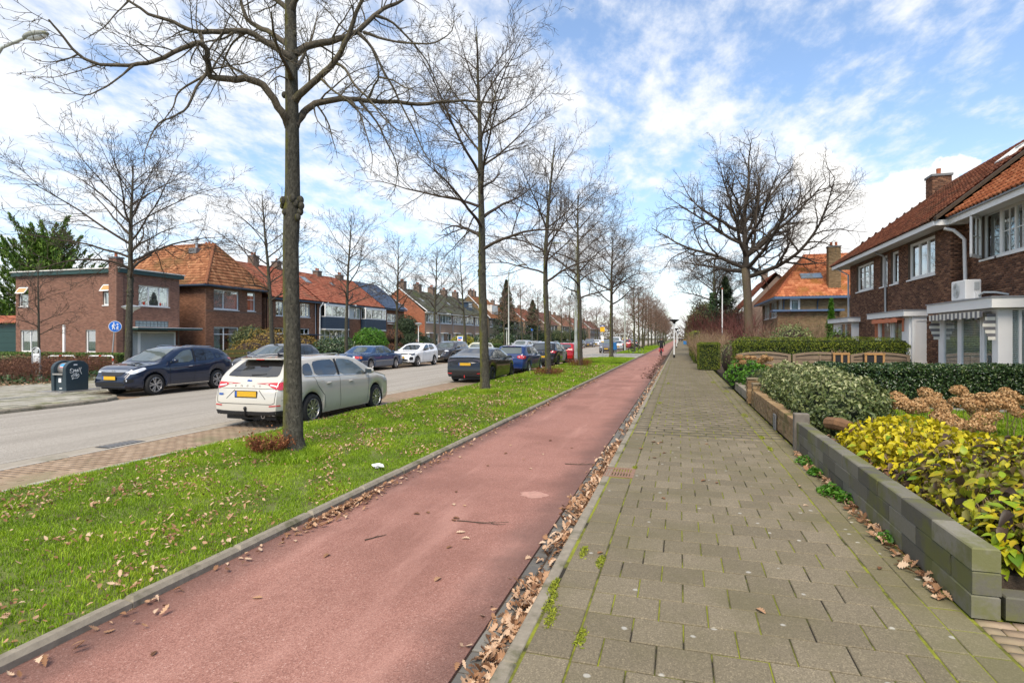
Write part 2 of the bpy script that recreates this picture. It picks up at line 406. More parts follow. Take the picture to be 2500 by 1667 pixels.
def kerb(name,x0,x1,ya,yb,zt,zb,mat,near=24,bev=.012,far=600):
 r=root(name,(0,0,0),None,None,kind='structure')
 cache={}
 y=ya;n=0
 while y<yb:
  l=1.0
  if 'm' not in cache:
   mb=MB();mb.cbox(-(x1-x0)/2,(x1-x0)/2,-.497,.497,zb-zt,0,bev);me=bpy.data.meshes.new('kerb_stone');me.from_pydata(mb.v,[],mb.f);me.materials.append(mat);cache['m']=me
  ob=bpy.data.objects.new('kerb_stone',cache['m']);C.objects.link(ob);ob.parent=r
  ob.location=((x0+x1)/2+random.uniform(-.004,.004),y+.5,zt+random.uniform(-.004,.004));ob.rotation_euler=(0,random.uniform(-.02,.02),random.uniform(-.004,.004))
  y+=l
 if far>yb:MB().cbox(x0,x1,yb,far,zb,zt,bev).build('far_kerb',mat,r)
 return r
kerb('pavement_kerb',-.95,-.855,-2,40,0.0,-.3,M['concrete'])
kerb('verge_kerb',-3.695,-3.585,-2,40,.0,-.3,M['concrete'],bev=.028)
kerb('parking_kerb',-7.66,-7.58,2,60,-.015,-.3,M['lightkerb'])
gt=root('path_gutter',(0,0,0),None,None,kind='structure')
MB().box(-1.19,-.95,-8,900,-.3,-.088).build('gutter_bed',M['soil'],gt)
M['gutbrick']=mk_rnd('gutter_brick',[(0,(.10,.095,.085)),(1,(.19,.18,.155))],.9,False,stain=(.05,.04,.03),stsc=1.6)
M['gutbrick_a']=mk_rnd('gutter_brick_field',[(0,(.10,.095,.085)),(1,(.19,.18,.155))],.9,True,stain=(.05,.04,.03),stsc=1.6)
pcs=[]
y=-1
while y<34:
 pcs.append((-1.19,-1.07,y,y+.22,-.078+random.uniform(-.004,.004)));pcs.append((-1.07,-.95,y+.08,y+.30,-.082+random.uniform(-.004,.004)));y+=.22
field(gt,'gutter_brick',pcs,M['gutbrick'],M['gutbrick_a'],120,.05,.012,.008)
pk=root('parking_strip',(0,0,0),None,None,kind='structure')
MB().box(-9.2,-7.65,-40,900,-.3,-.108).build('parking_bed',mk('brick_sand_joint',(.27,.205,.14),.95,.3,5),pk)
pcs=[]
y=2.0;row=0
while y<26:
 x=-9.195-(.1 if row%2 else 0)
 while x<-7.66:
  x0,x1=max(x,-9.195),min(x+.2,-7.66)
  if x1-x0>.05:pcs.append((round(x0,3),round(x1,3),y,y+.1,-.098))
  x+=.2
 y+=.1;row+=1
field(pk,'parking_brick',pcs,M['pbrick_o'],M['pbrick_a'],300,.04,.007,.003,.0015)
MB().box(-9.2,-7.66,26,900,-.3,-.1).build('far_brick_paving',M['pbrick_a'],pk)
M['turf']=mk('turf',(.12,.145,.03),.95,.35,5,.7,55,.02,stain=(.075,.055,.028),stsc=2.5,stlo=.50,sthi=.62)
def verge(name,x0,x1,y0,y1,z=-.03,h=.05,n=24):
 mb=MB();nx=12
 ny=max(2,int(min(n,(y1-y0)/.8)))
 for j in range(ny+1):
  for i in range(nx+1):
   a=i/nx;e=math.sin(math.pi*a)**.7
   mb.v.append((x0+(x1-x0)*a,y0+(y1-y0)*j/ny,z+h*e+(random.uniform(-.008,.008) if 0<i<nx else 0)))
 for j in range(ny):
  for i in range(nx):
   k=j*(nx+1)+i;mb.f.append((k,k+1,k+nx+2,k+nx+1));mb.m.append(0)
 return tag(mb.build(name,M['turf'],None,True),kind='structure')
verge('verge',-7.6,-3.68,-6,39.5,n=64)
verge('verge',-7.6,-3.68,41.0,51.2)
verge('verge',-7.0,-3.68,65,400,n=80)
struct('verge_gap_soil',MB().box(-7.6,-3.68,39.5,41.0,-.3,-.045),M['soil'])
bs=root('bus_stop_paving',(0,0,0),None,None,kind='structure')
MB().box(-9.2,-3.6,51.6,65,-.3,-.02).build('bus_stop_bed',mk('grey_paving',(.30,.285,.25),.9,.15,3),bs)
pcs=[(-9.15+i*.5,-8.65+i*.5,51.7+j*.5,52.2+j*.5,.0) for i in range(11) for j in range(26)]
M['greytile']=mk_rnd('grey_tile',[(0,(.27,.255,.22)),(1,(.42,.40,.35))],.9,True)
field(bs,'bus_stop_tile',pcs,M['greytile'],M['greytile'],0,.03,.012,.004)
MB().box(-9.25,-9.2,51.6,65,-.3,.0).build('bus_kerb',M['lightkerb'],bs)
MB().box(-9.2,-3.6,51.45,51.6,-.3,-.03).build('bus_kerb_end',M['concrete'],bs)
lp=root('left_pavement',(0,0,0),None,None,kind='structure')
cor=[(-16.1,-40),(-16.1,11.9),(-16.2,12.6),(-16.45,13.1),(-16.9,13.45),(-18.2,13.6),(-18.3,15.0),(-18.3,600),(-23.4,600),(-23.4,17.0),(-24.6,14.6),(-60,14.6),(-60,-40)]
def slab(mb,poly,z0,z1):
 n=len(poly);mb.add([(x,y,z0) for x,y in poly]+[(x,y,z1) for x,y in poly],[tuple(range(n,2*n))]+[(i,(i+1)%n,n+(i+1)%n,n+i) for i in range(n)]);return mb
slab(MB(),cor,-.3,-.012).build('left_pavement_bed',mk('left_paving_bed',(.20,.19,.14),.95,.2,4,stain=(.13,.14,.04),stsc=1.5),lp)
def inpoly(x,y,poly):
 c=False;n=len(poly)
 for i in range(n):
  x0,y0=poly[i];x1,y1=poly[i-1]
  if (y0>y)!=(y1>y) and x<(x1-x0)*(y-y0)/(y1-y0)+x0:c=not c
 return c
M['ltile']=mk_rnd('left_tile',[(0,(.24,.225,.175)),(.5,(.31,.29,.235)),(1,(.38,.36,.30))],.9,True,stain=(.17,.175,.07),stsc=.9,stlo=.5,sthi=.68)
pcs=[]
for i in range(40):
 for j in range(96):
  x=-27.4+i*.3+(.15 if j%2 else 0);yy=6+j*.3
  if all(inpoly(x+a,yy+b,cor) for a,b in ((-.16,-.16),(.45,-.1),(.45,.45),(-.16,.45))):pcs.append((x,x+.3,yy,yy+.3,0.0))
field(lp,'left_tile',pcs,M['ltile'],M['ltile'],0,.03,.010,.004)
kb=MB();ln=cor[:8]
kpts=[Vector((x,y,0)) for x,y in cor[:7]]+[Vector((-18.3,120,0))]
for a,b in zip(kpts[:-1],kpts[1:]):
 d=(b-a).normalized();nrm=Vector((d.y,-d.x,0))
 q=[a,b,b+nrm*.13,a+nrm*.13]
 kb.add([(v.x,v.y,-.3) for v in q]+[(q[0].x,q[0].y,.005),(q[1].x,q[1].y,.005),(q[2].x-nrm.x*.02,q[2].y-nrm.y*.02,.0),(q[3].x-nrm.x*.02,q[3].y-nrm.y*.02,.0),(q[2].x,q[2].y,-.03),(q[3].x,q[3].y,-.03)],[(4,5,6,7),(7,6,8,9),(9,8,2,3),(0,3,9,7,4),(1,5,6,8,2)])
kb.build('kerb_stone',M['concrete'],lp)
bay=root('left_parking_bay',(0,0,0),None,None,kind='structure')
MB().box(-18.3,-16.32,12.6,900,-.3,-.105).build('bay_paving',M['pbrick_a'],bay)
MB().box(-16.32,-16.25,13.9,900,-.3,-.094).build('bay_line',M['lightkerb'],bay)
ep=root('entry_paving',(0,0,0),None,None,kind='structure')
MB().box(1.785,9,-8,4.45,-.3,-.012).build('entry_bed',M['joint'],ep)
pcs=[(round(max(1.79,1.59+i*.2+(.1 if j%2 else 0)),3),round(1.79+i*.2+(.1 if j%2 else 0),3),2.6+j*.1,2.7+j*.1,-.002) for i in range(13) for j in range(17) if i or j%2]
field(ep,'entry_brick',pcs,M['pbrick_o'],M['pbrick_a'],60,.04,.008,.004)
struct('left_gardens',MB().box(-120,-23.4,14.6,900,-.3,-.02),mk('garden_soil',(.085,.08,.035),.95,.4,2,.5,20,.03))
struct('right_garden_soil',MB().box(1.95,60,4.45,900,-.3,.03),M['soil'])
M['lawn']=mk('lawn_turf',(.10,.17,.025),.95,.3,6,.7,60,.02)
lawn=struct('front_lawn',MB().box(3.4,7.4,10.2,15.7,-.2,.07),M['lawn'])
struct('garden_path',MB().box(3.2,9,15.55,16.0,-.2,.10),mk('garden_path_tiles',(.27,.26,.23),.9,.2,6))
#  HOUSES
def bricks_of(name,dark,attr=True):
 return mk_rnd(name,dark,.9,attr,.35,70,bdist=.004,fine=.3)
BR_PURPLE=[(0,(.182,.092,.065)),(.35,(.233,.116,.079)),(.7,(.270,.135,.091)),(1,(.313,.165,.112))]
BR_BROWN=[(0,(.184,.084,.049)),(.35,(.236,.111,.064)),(.7,(.281,.133,.076)),(1,(.342,.170,.100))]
BR_DARK=[(0,(.076,.034,.020)),(.35,(.131,.060,.034)),(.7,(.186,.087,.048)),(1,(.276,.142,.080))]
BR_ORANGE=[(0,(.27,.085,.04)),(.5,(.36,.12,.058)),(1,(.43,.165,.085))]
BR_OLIVE=[(0,(.137,.090,.042)),(.5,(.199,.129,.063)),(1,(.261,.178,.090))]
MATB={k:bricks_of('brick_'+k,v) for k,v in (('purple',BR_PURPLE),('brown',BR_BROWN),('dark',BR_DARK),('orange',BR_ORANGE),('olive',BR_OLIVE))}
MATB['dark_o']=bricks_of('brick_dark_single',BR_DARK,False)
MORT={'purple':mk('mortar_purple',(.25,.19,.155),.95,.2,5),'brown':mk('mortar_brown',(.17,.12,.09),.95,.2,5),'dark':mk('mortar_dark',(.115,.085,.062),.95,.2,5),'orange':mk('mortar_orange',(.33,.22,.15),.95,.15,5),'olive':mk('mortar_olive',(.20,.16,.10),.95,.15,5)}
class Wall:
 def __init__(s,ox,oy,ux,uy,nx,ny):s.o=(ox,oy);s.u=(ux,uy);s.n=(nx,ny)
 def __call__(s,u,d,z):return (s.o[0]+s.u[0]*u+s.n[0]*d,s.o[1]+s.u[1]*u+s.n[1]*d,z)
def spans(u0,u1,z0,z1,ops):
 seg=[(u0,u1)]
 for a,b,c,d in ops:
  if d>z0+.005 and c<z1-.005:
   new=[]
   for s0,s1 in seg:
    if b<=s0 or a>=s1:new.append((s0,s1))
    else:
     if a>s0:new.append((s0,a))
     if b<s1:new.append((b,s1))
   seg=new
 return seg
def wall(parent,P,u0,u1,z0,z1,ops,kind,bricks=True,reveal=.14,top=None,nobj=0,bl=.21,bh=.065,step=None,name='wall'):
 mb=MB()
 us=sorted(set([u0,u1]+[v for o in ops for v in o[:2]]));zs=sorted(set([z0,z1]+[v for o in ops for v in o[2:4]]))
 us=[u for u in us if u0<=u<=u1];zs=[z for z in zs if z0<=z<=z1]
 if top is None:
  for i in range(len(us)-1):
   for j in range(len(zs)-1):
    cu,cz=(us[i]+us[i+1])/2,(zs[j]+zs[j+1])/2
    if any(a<cu<b and c<cz<d for a,b,c,d in ops):continue
    mb.add([P(us[i],0,zs[j]),P(us[i+1],0,zs[j]),P(us[i+1],0,zs[j+1]),P(us[i],0,zs[j+1])],[(0,1,2,3)])
 else:
  prof=top(None);mb.add([P(u,0,z) for u,z in prof],[tuple(range(len(prof)))])
 for a,b,c,d in ops:
  mb.add([P(a,0,c),P(b,0,c),P(b,0,d),P(a,0,d),P(a,-reveal,c),P(b,-reveal,c),P(b,-reveal,d),P(a,-reveal,d)],[(0,1,5,4),(1,2,6,5),(2,3,7,6),(3,0,4,7)])
 w=mb.build(name,MORT[kind],parent)
 if not bricks:return w
 g=.011;rows=[]
 z=z0;k=0
 ops2=[(a,b,c,d) for a,b,c,d in ops]
 while z+bh<=z1+.02:
  zt=min(z+bh-g,z1)
  a0,a1=(u0,u1) if top is None else top(z+bh)
  if a1-a0>.1:
   for s0,s1 in spans(a0,a1,z,zt,ops2):
    off=(bl/2 if k%2 else 0)
    n0=math.floor((s0-u0-off)/bl);u=u0+off+n0*bl
    while u<s1-.02:
     x0,x1=max(u,s0),min(u+bl-g,s1)
     if x1-x0>.03:rows.append((x0,x1,z,zt))
     u+=bl
  z+=bh;k+=1
 if not rows:return w
 a=np.array(rows);n=len(a)
 objs=[]
 if nobj:
  ctr=np.array([P((q[0]+q[1])/2,0,(q[2]+q[3])/2) for q in rows])
  full=(a[:,1]-a[:,0])>bl-g-.004
  dist=np.linalg.norm(ctr-np.array([0,0,1.78]),axis=1)+np.where(full,0,1e6)
  idx=np.argsort(dist)[:nobj];keep=np.ones(n,bool);keep[idx]=False
  mb=MB();hb=(bh-g)/2;wl=(bl-g)/2
  q0=lambda u,d,z:(P.u[0]*u+P.n[0]*d,P.u[1]*u+P.n[1]*d,z)
  mb.add([q0(-wl,0,-hb),q0(wl,0,-hb),q0(wl,0,hb),q0(-wl,0,hb),q0(-wl+.002,.010,-hb+.002),q0(wl-.002,.010,-hb+.002),q0(wl-.002,.010,hb-.002),q0(-wl+.002,.010,hb-.002)],[(4,5,6,7),(0,1,5,4),(1,2,6,5),(2,3,7,6),(3,0,4,7)])
  me=bpy.data.meshes.new('brick');me.from_pydata(mb.v,[],mb.f);me.materials.append(MATB[kind+'_o'])
  o=origin_of(parent)
  for i in idx:
   ob=bpy.data.objects.new('brick',me);C.objects.link(ob);ob.parent=w
   p=Vector(tuple(ctr[i]))-o+Vector((P.n[0],P.n[1],0))*random.uniform(-.003,.003);ob.location=p
  a=a[keep];n=len(a)
 jit=RNG.uniform(.006,.012,n)
 ux,uy=P.u;nx,ny=P.n
 def pt(u,d,z):return np.stack([P.o[0]+ux*u+nx*d,P.o[1]+uy*u+ny*d,z],1)
 V=np.stack([pt(a[:,0],0*jit,a[:,2]),pt(a[:,1],0*jit,a[:,2]),pt(a[:,1],0*jit,a[:,3]),pt(a[:,0],0*jit,a[:,3]),pt(a[:,0]+.002,jit,a[:,2]+.002),pt(a[:,1]-.002,jit,a[:,2]+.002),pt(a[:,1]-.002,jit,a[:,3]-.002),pt(a[:,0]+.002,jit,a[:,3]-.002)],1).reshape(-1,3)
 bf=np.array([(4,5,6,7),(0,1,5,4),(1,2,6,5),(2,3,7,6),(3,0,4,7)])
 F=(bf[None]+(np.arange(n)*8)[:,None,None]).reshape(-1,4)
 mesh_np('bricks',V,F,MATB[kind],w,rnd=np.repeat(RNG.random(n),5),kind='stuff')
 return w
def curtain_mesh(mb,P,u0,u1,z0,z1,d,amp=.03,wl=.12):
 n=max(6,int((u1-u0)/wl*6));vs=[];fs=[]
 for i in range(n+1):
  u=u0+(u1-u0)*i/n;q=d+amp*math.sin(i*2*math.pi/6+math.sin(i*.3));vs+=[P(u,q,z0),P(u,q,z1)]
 for i in range(n):fs.append((2*i,2*i+2,2*i+3,2*i+1))
 mb.add(vs,fs)
def window(parent,P,u0,u1,z0,z1,cols=(1,),rows=(1,),d=-.08,fw=.07,mull=.055,mat='white',fill='dark',sill=True,name='window',muntin=None,curt=None,glass='glass',proud=.0,gap=.45):
 fm=MB();th=.07
 fm.pbox(P,u0,u1,d-th,d+proud,z0,z0+fw);fm.pbox(P,u0,u1,d-th,d+proud,z1-fw,z1)
 fm.pbox(P,u0,u0+fw,d-th,d+proud,z0+fw,z1-fw);fm.pbox(P,u1-fw,u1,d-th,d+proud,z0+fw,z1-fw)
 cs=np.cumsum([0]+list(cols))/sum(cols);rs=np.cumsum([0]+list(rows))/sum(rows)
 iu0,iu1,iz0,iz1=u0+fw,u1-fw,z0+fw,z1-fw
 U=[iu0+(iu1-iu0)*c for c in cs];Z=[iz0+(iz1-iz0)*r for r in rs]
 for c in U[1:-1]:fm.pbox(P,c-mull/2,c+mull/2,d-th,d+proud+.003,iz0,iz1)
 for r in Z[1:-1]:fm.pbox(P,iu0,iu1,d-th,d+proud-.004,r-mull/2,r+mull/2)
 if muntin:
  for i in range(len(U)-1):
   for k in range(1,muntin[0]):
    c=U[i]+(U[i+1]-U[i])*k/muntin[0];fm.pbox(P,c-.012,c+.012,d-.05,d-.012,iz0,iz1)
   for k in range(1,muntin[1]):
    r=iz0+(iz1-iz0)*k/muntin[1];fm.pbox(P,U[i],U[i+1],d-.052,d-.014,r-.012,r+.012)
 w=fm.build(name,M[mat],parent)
 for i in range(len(U)-1):
  for j in range(len(Z)-1):
   MB().pbox(P,U[i]+.001,U[i+1]-.001,d-.04,d-.034,Z[j]+.001,Z[j+1]-.001).build('pane',M[glass],w)
 if sill:MB().pbox(P,u0-.05,u1+.05,d-.02,.05,z0-.06,z0-.005).build('sill',M[mat],w)
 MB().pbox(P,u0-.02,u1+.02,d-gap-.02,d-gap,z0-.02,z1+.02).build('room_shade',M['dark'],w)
 if fill in ('curtain','drapes'):
  wdt=iu1-iu0
  for s0,s1 in ([(iu0-.02,iu1+.02)] if fill=='curtain' else [(iu0-.02,iu0+wdt*.3),(iu1-wdt*.3,iu1+.02)]):
   mb=MB();curtain_mesh(mb,P,s0,s1,z0+.01,z1-.02,d-.2);mb.build('curtain',curt or M['curtain'],w)
 elif fill=='blind':
  mb=MB();z=iz0+.02
  while z<iz1:
   mb.pbox(P,iu0,iu1,d-.10,d-.075,z,z+.036);z+=.05
  mb.build('blind',curt or M['blind'],w)
 elif fill=='shutter':
  mb=MB();z=iz0
  while z<iz1-.02:
   mb.pbox(P,iu0,iu1,d-.032,d-.015,z,z+.05);z+=.058
  mb.build('roller_shutter',curt or M['blind'],w)
 return w
#
def tile_profile(n=5):
 return [(i/n,.026*math.cos(2*math.pi*(i/n))+.004) for i in range(n+1)]
TILE_CACHE={}
def tiles(parent,O,U,V,poly,mat,mat_o=None,tw=.24,tl=.34,nobj=0,name='roof_tile'):
 O,U,V=Vector(O),Vector(U).normalized(),Vector(V).normalized();N=U.cross(V).normalized()
 if N.z<0:N=-N
 amin=min(p[0] for p in poly);amax=max(p[0] for p in poly);bmin=min(p[1] for p in poly);bmax=max(p[1] for p in poly)
 prof=tile_profile();m=len(prof)
 loc=[]
 for (a,h) in prof:loc.append((a*tw*1.06,-.02,h+.058))
 for (a,h) in prof:loc.append((a*tw*1.06,tl+.03,h+.008))
 for (a,h) in prof:loc.append((a*tw*1.06,-.018,h+.008))
 lf=[(i,i+1,m+i+1,m+i) for i in range(m-1)]+[(2*m+i,2*m+i+1,i+1,i) for i in range(m-1)]
 cells=[]
 nb=int((bmax-bmin)/tl)+1;na=int((amax-amin)/tw)+1
 for j in range(nb):
  for i in range(na):
   a,b=amin+i*tw,bmin+j*tl
   if inpoly(a+tw/2,b+tl/2,poly):cells.append((a,b))
 cells=np.array(cells);n=len(cells)
 if n==0:return
 Oa,Ua,Va,Na=(np.array(tuple(q)) for q in (O,U,V,N))
 base=Oa+cells[:,:1]*Ua+cells[:,1:]*Va
 keep=np.ones(n,bool)
 if nobj:
  dist=np.linalg.norm(base-np.array([0,0,1.78]),axis=1)
  dc=(-SY*base[:,0]+CY*base[:,1]);rr=(CY*base[:,0]+SY*base[:,1])/dc
  dist=np.where((rr<.93)&(dc>0),dist,1e6)
  idx=np.argsort(dist)[:nobj];idx=[i for i in idx if dist[i]<1e5];keep[idx]=False
  me=bpy.data.meshes.new(name);rot=Matrix((U,V,N)).transposed()
  me.from_pydata([tuple(rot@Vector(p)) for p in loc],[],lf);me.materials.append(mat_o)
  me.polygons.foreach_set('use_smooth',[True]*len(me.polygons))
  o=origin_of(parent)
  for i in idx:
   ob=bpy.data.objects.new(name,me);C.objects.link(ob);ob.parent=parent;ob.location=Vector(tuple(base[i]))-o+N*random.uniform(0,.008)
 base=base[keep];n=len(base)
 if n==0:return
 base=base+Na*RNG.uniform(0,.010,(n,1))
 L=np.array(loc);off=L[:,:1]*Ua+L[:,1:2]*Va+L[:,2:]*Na
 VV=(base[:,None]+off[None]).reshape(-1,3)
 F=(np.array(lf)[None]+(np.arange(n)*len(loc))[:,None,None]).reshape(-1,4)
 mesh_np('roof_tiles',VV,F,mat,parent,rnd=np.repeat(RNG.random(n),len(lf)),kind='stuff',smooth=False)
def ridge(parent,pts,mat,r=.13,name='ridge_tiles'):
 mb=MB()
 for a,b in zip(pts[:-1],pts[1:]):
  a,b=Vector(a),Vector(b);d=b-a;n=max(1,int(d.length/.38));t=d.normalized();s=t.cross(Vector((0,0,1))).normalized();up=s.cross(t)
  for k in range(n):
   p,q=a+d*(k/n),a+d*((k+1.12)/n)
   vs=[]
   for e,rr in ((p,r*1.08),(q,r*.95)):
    for i in range(7):
     an=math.pi*(i/6)*1.1-.05*math.pi;vs.append(e+s*(math.cos(an)*rr)+up*(math.sin(an)*rr*.8-.01))
   mb.add(vs,[(i,i+1,8+i,7+i) for i in range(6)]+[(6,5,4,3,2,1,0)])
 return mb.build(name,mat,parent,True)
def tmat(name,stops,stain=None,attr=True):return mk_rnd(name,stops,.8,attr,.25,50,stain=stain,stsc=.55,stlo=.50,sthi=.66,fine=.25,stamt=.75)
T_ORANGE=[(0,(.20,.075,.032)),(.5,(.31,.125,.055)),(1,(.42,.20,.095))]
T_BRIGHT=[(0,(.29,.085,.034)),(.5,(.41,.138,.055)),(1,(.53,.215,.10))]
T_BROWN=[(0,(.14,.045,.024)),(.5,(.215,.072,.036)),(1,(.30,.11,.055))]
T_RED=[(0,(.26,.075,.042)),(.5,(.34,.11,.062)),(1,(.42,.155,.09))]
T_BLUE=[(0,(.055,.075,.115)),(1,(.11,.145,.21))]
T_GREY=[(0,(.085,.085,.062)),(.5,(.115,.115,.085)),(1,(.16,.155,.115))]
MT={'orange':tmat('tile_orange',T_ORANGE,(.16,.095,.035)),'bright':tmat('tile_bright',T_BRIGHT,(.30,.085,.025)),'brown':tmat('tile_brown',T_BROWN,(.10,.055,.03)),'red':tmat('tile_red',T_RED,(.20,.10,.06)),'blue':mk_rnd('tile_blue',T_BLUE,.25,True,.1,50,spec=.6),'grey':tmat('tile_grey',T_GREY,(.10,.12,.03)),'bright2':tmat('tile_bright_mossy',T_BRIGHT,(.24,.11,.02))}
MT['brown_o']=tmat('tile_brown_single',T_BROWN,(.10,.055,.03),False);MT['bright_o']=tmat('tile_bright_single',T_BRIGHT,(.30,.085,.025),False)
def roof_plane(mb,pts):mb.add(pts,[tuple(range(len(pts)))])
def chimney(parent,x0,x1,y0,y1,z0,z1,kind,pots=1,bricks=True):
 c=None
 for (P,L) in ((Wall(x0,y0,1,0,0,-1),x1-x0),(Wall(x1,y0,0,1,1,0),y1-y0),(Wall(x0,y0,0,1,-1,0),y1-y0),(Wall(x0,y1,1,0,0,1),x1-x0)):
  if c is None:
   c=wall(parent,P,0,L,z0,z1,[],kind,bricks,name='chimney')
  else:wall(parent,P,0,L,z0,z1,[],kind,bricks,name='chimney_side')
 MB().box(x0-.05,x1+.05,y0-.05,y1+.05,z1,z1+.1).build('chimney_cap',M['lead'],parent)
 cx,cy=(x0+x1)/2,(y0+y1)/2
 for k in range(pots):
  o=(k-(pots-1)/2)*.35
  MB().lathe([(0,.1),(.11,.1),(.12,.16),(.09,.2),(.10,.42),(.08,.42),(.06,.2)],10,'z',(cx+(o if x1-x0>y1-y0 else 0),cy+(0 if x1-x0>y1-y0 else o),z1)).build('chimney_pot',MATB['orange'],parent,True)
 MB().box(x0-.1,x1+.1,y0-.1,y1+.1,z0-.02,z0+.06)
def pipe(parent,pts,r=.04,mat='zinc',name='drainpipe'):
 return MB().tube(pts,r,8).build(name,M[mat],parent,True)
def gable_xsec(y0,y1,x_e,x_r,z_e,z_r):pass
#
h=root('flat_roof_house',(-41,32,0),'flat roofed purple brown brick house with dark green roof edge on the corner','house')
FX,FY=-35.9,29.1
PS=Wall(-45.6,FY,1,0,0,-1)
ops=[(.30,1.25,3.97,5.35),(8.25,9.15,3.97,5.35),(.45,2.25,.78,2.29),(6.68,7.58,.78,2.29)]
wall(h,PS,0,9.7,0,6.2,ops,'purple')
window(h,PS,.30,1.25,3.97,4.85,fill='dark',cols=(1,));window(h,PS,8.25,9.15,3.97,4.85,fill='drapes')
M['orangeglass']=mk('amber_blind',(.55,.28,.10),.5,.1,3)
for u0,u1 in ((.30,1.25),(8.25,9.15)):
 mb=MB();zt,zb,o=5.35,4.90,.30
 def PT(u,d,z,P=PS):f=(zt-z)/(zt-zb);return P(u,d-.02+o*f,z)
 for a in ((u0,u1,zb,zb+.07),(u0,u1,zt-.07,zt),(u0,u0+.07,zb,zt),(u1-.07,u1,zb,zt)):mb.pbox(PT,a[0],a[1],-.03,.03,a[2],a[3])
 w=mb.build('tilted_window',M['white'],h)
 mb=MB();mb.pbox(PT,u0+.07,u1-.07,-.01,.005,zb+.07,zt-.07);mb.build('amber_pane',M['orangeglass'],w)
window(h,PS,.45,2.25,.78,2.29,cols=(1,1),fill='blind');window(h,PS,6.68,7.58,.78,2.29,fill='blind')
MB().pbox(PS,4.66,4.83,.0,.1,.0,2.65).build('white_downpipe',M['white'],h)
PF=Wall(FX,FY,0,1,1,0)
ops=[(1.4,3.86,4.0,5.42),(1.15,3.83,2.52,2.95),(.9,4.74,0,2.28)]
wall(h,PF,0,4.75,0,6.2,ops,'purple')
cg=mk('grey_curtain',(.34,.31,.28),.9,.1,4)
w=window(h,PF,1.4,3.86,4.0,5.42,cols=(1,1.1,.9),fill='curtain',curt=cg)
for k,(u,c) in enumerate(((1.6,'white'),(1.9,'red'),(3.2,'red'),(3.5,'white'))):
 pm=M['white'] if c=='white' else mk('red_pot',(.5,.06,.03),.5,.1)
 MB().lathe([(0,0),(.07,0),(.10,.2),(.08,.2),(0,.19)],10,'z',PF(u,-.02-.10,4.08)).build('window_pot',pm,w,True)
mb=MB()
for i in range(9):
 mb.pbox(PF,1.2+i*.29,1.2+i*.29+.25,-.1,-.03,2.54,2.72);mb.pbox(PF,1.2+i*.29,1.2+i*.29+.25,-.1,-.03,2.75,2.93)
mb.build('glass_blocks',mk('glass_block',(.22,.27,.28),.15,.25,8,spec=.7),h)
MB().pbox(PF,1.15,3.83,-.16,-.09,2.52,2.95).build('glass_block_frame',M['lead'],h)
window(h,PF,1.5,4.5,.05,2.22,cols=(1,),fill='shutter',fw=.12,sill=False)
window(h,PF,.9,1.48,.05,2.22,fill='shutter',sill=False,fw=.06)
MB().pbox(PF,.6,6.0,-.2,.9,2.31,2.45).build('canopy',M['dgreen'],h)
MB().pbox(PF,.58,6.02,-.2,.92,2.45,2.49).build('canopy_edge',M['white'],h)
MB().box(-45.8,-35.7,28.9,34.1,6.12,6.40).build('roof_edge',M['dgreen'],h)
MB().box(-45.85,-35.65,28.85,34.15,6.40,6.47).build('roof_trim',M['cream'],h)
MB().box(-45.0,-36.8,30.0,33.7,0,6.1).build('house_core',M['dark'],h)
chimney(h,-36.45,-35.80,28.78,29.3,0.0,7.05,'purple',1)
sh=root('timber_shed',(-49,30,0),'dark green timber shed with red tiled roof at the far left','shed')
for i in range(14):MB().box(-56,-45.9,29.6-(.015 if i%2 else 0),30.1,.2*i,.2*i+.195).build('plank',M['dgreen'],sh)
mb=MB();roof_plane(mb,[(-56,29.3,2.82),(-45.7,29.3,2.82),(-45.7,31.5,3.5),(-56,31.5,3.5)]);rf=mb.build('roof',MT['red'],sh)
tiles(rf,(-56,29.3,2.84),(1,0,0),(0,2.2,.68),[(0,0),(10.2,0),(10.2,2.2),(0,2.2)],MT['red'])
#
h=root('hipped_roof_house',(-40,39.5,0),'brown brick house with steep hipped orange tile roof and steel flue','house')
P=Wall(FX,36.3,0,1,1,0)
ops=[(.85,3.55,4.08,5.68),(4.55,5.5,4.09,5.69),(.85,3.55,.62,2.66),(4.52,5.5,2.05,2.69)]
wall(h,P,0,6.3,0,5.9,ops,'brown')
cw=mk('white_curtain',(.72,.72,.68),.9,.05,4)
window(h,P,.85,3.55,4.08,5.68,cols=(1,1.6),fill='curtain',curt=cw,fw=.09)
window(h,P,4.55,5.5,4.09,5.69,rows=(1.6,1),fill='drapes',mat='white')
window(h,P,.85,3.55,.62,2.66,cols=(1,1.5),rows=(2.6,1),fill='drapes',curt=cw,fw=.09)
window(h,P,4.52,5.5,2.05,2.69,fill='dark')
MB().pbox(P,-.02,6.32,.012,.02,3.9,3.97).build('brick_band',MORT['brown'],h)
PSd=Wall(-46,36.3,1,0,0,-1)
wall(h,PSd,0,10.1,0,5.9,[],'brown')
wall(h,Wall(FX,42.6,-1,0,0,1),0,9,0,5.9,[],'brown',False)
MB().box(-45.5,-36.8,37.0,42.2,0,5.85).build('house_core',M['dark'],h)
ev=5.95
E0,E1,E2,E3=(-35.35,35.75,ev),(-35.35,43.15,ev),(-47.5,43.15,ev),(-47.5,35.75,ev)
A,B=(-38.1,39.45,9.75),(-43.5,39.45,9.75)
mb=MB();roof_plane(mb,[E0,E1,A]);roof_plane(mb,[E3,E0,A,B]);roof_plane(mb,[E1,E2,B,A]);rf=mb.build('roof',MT['orange'],h)
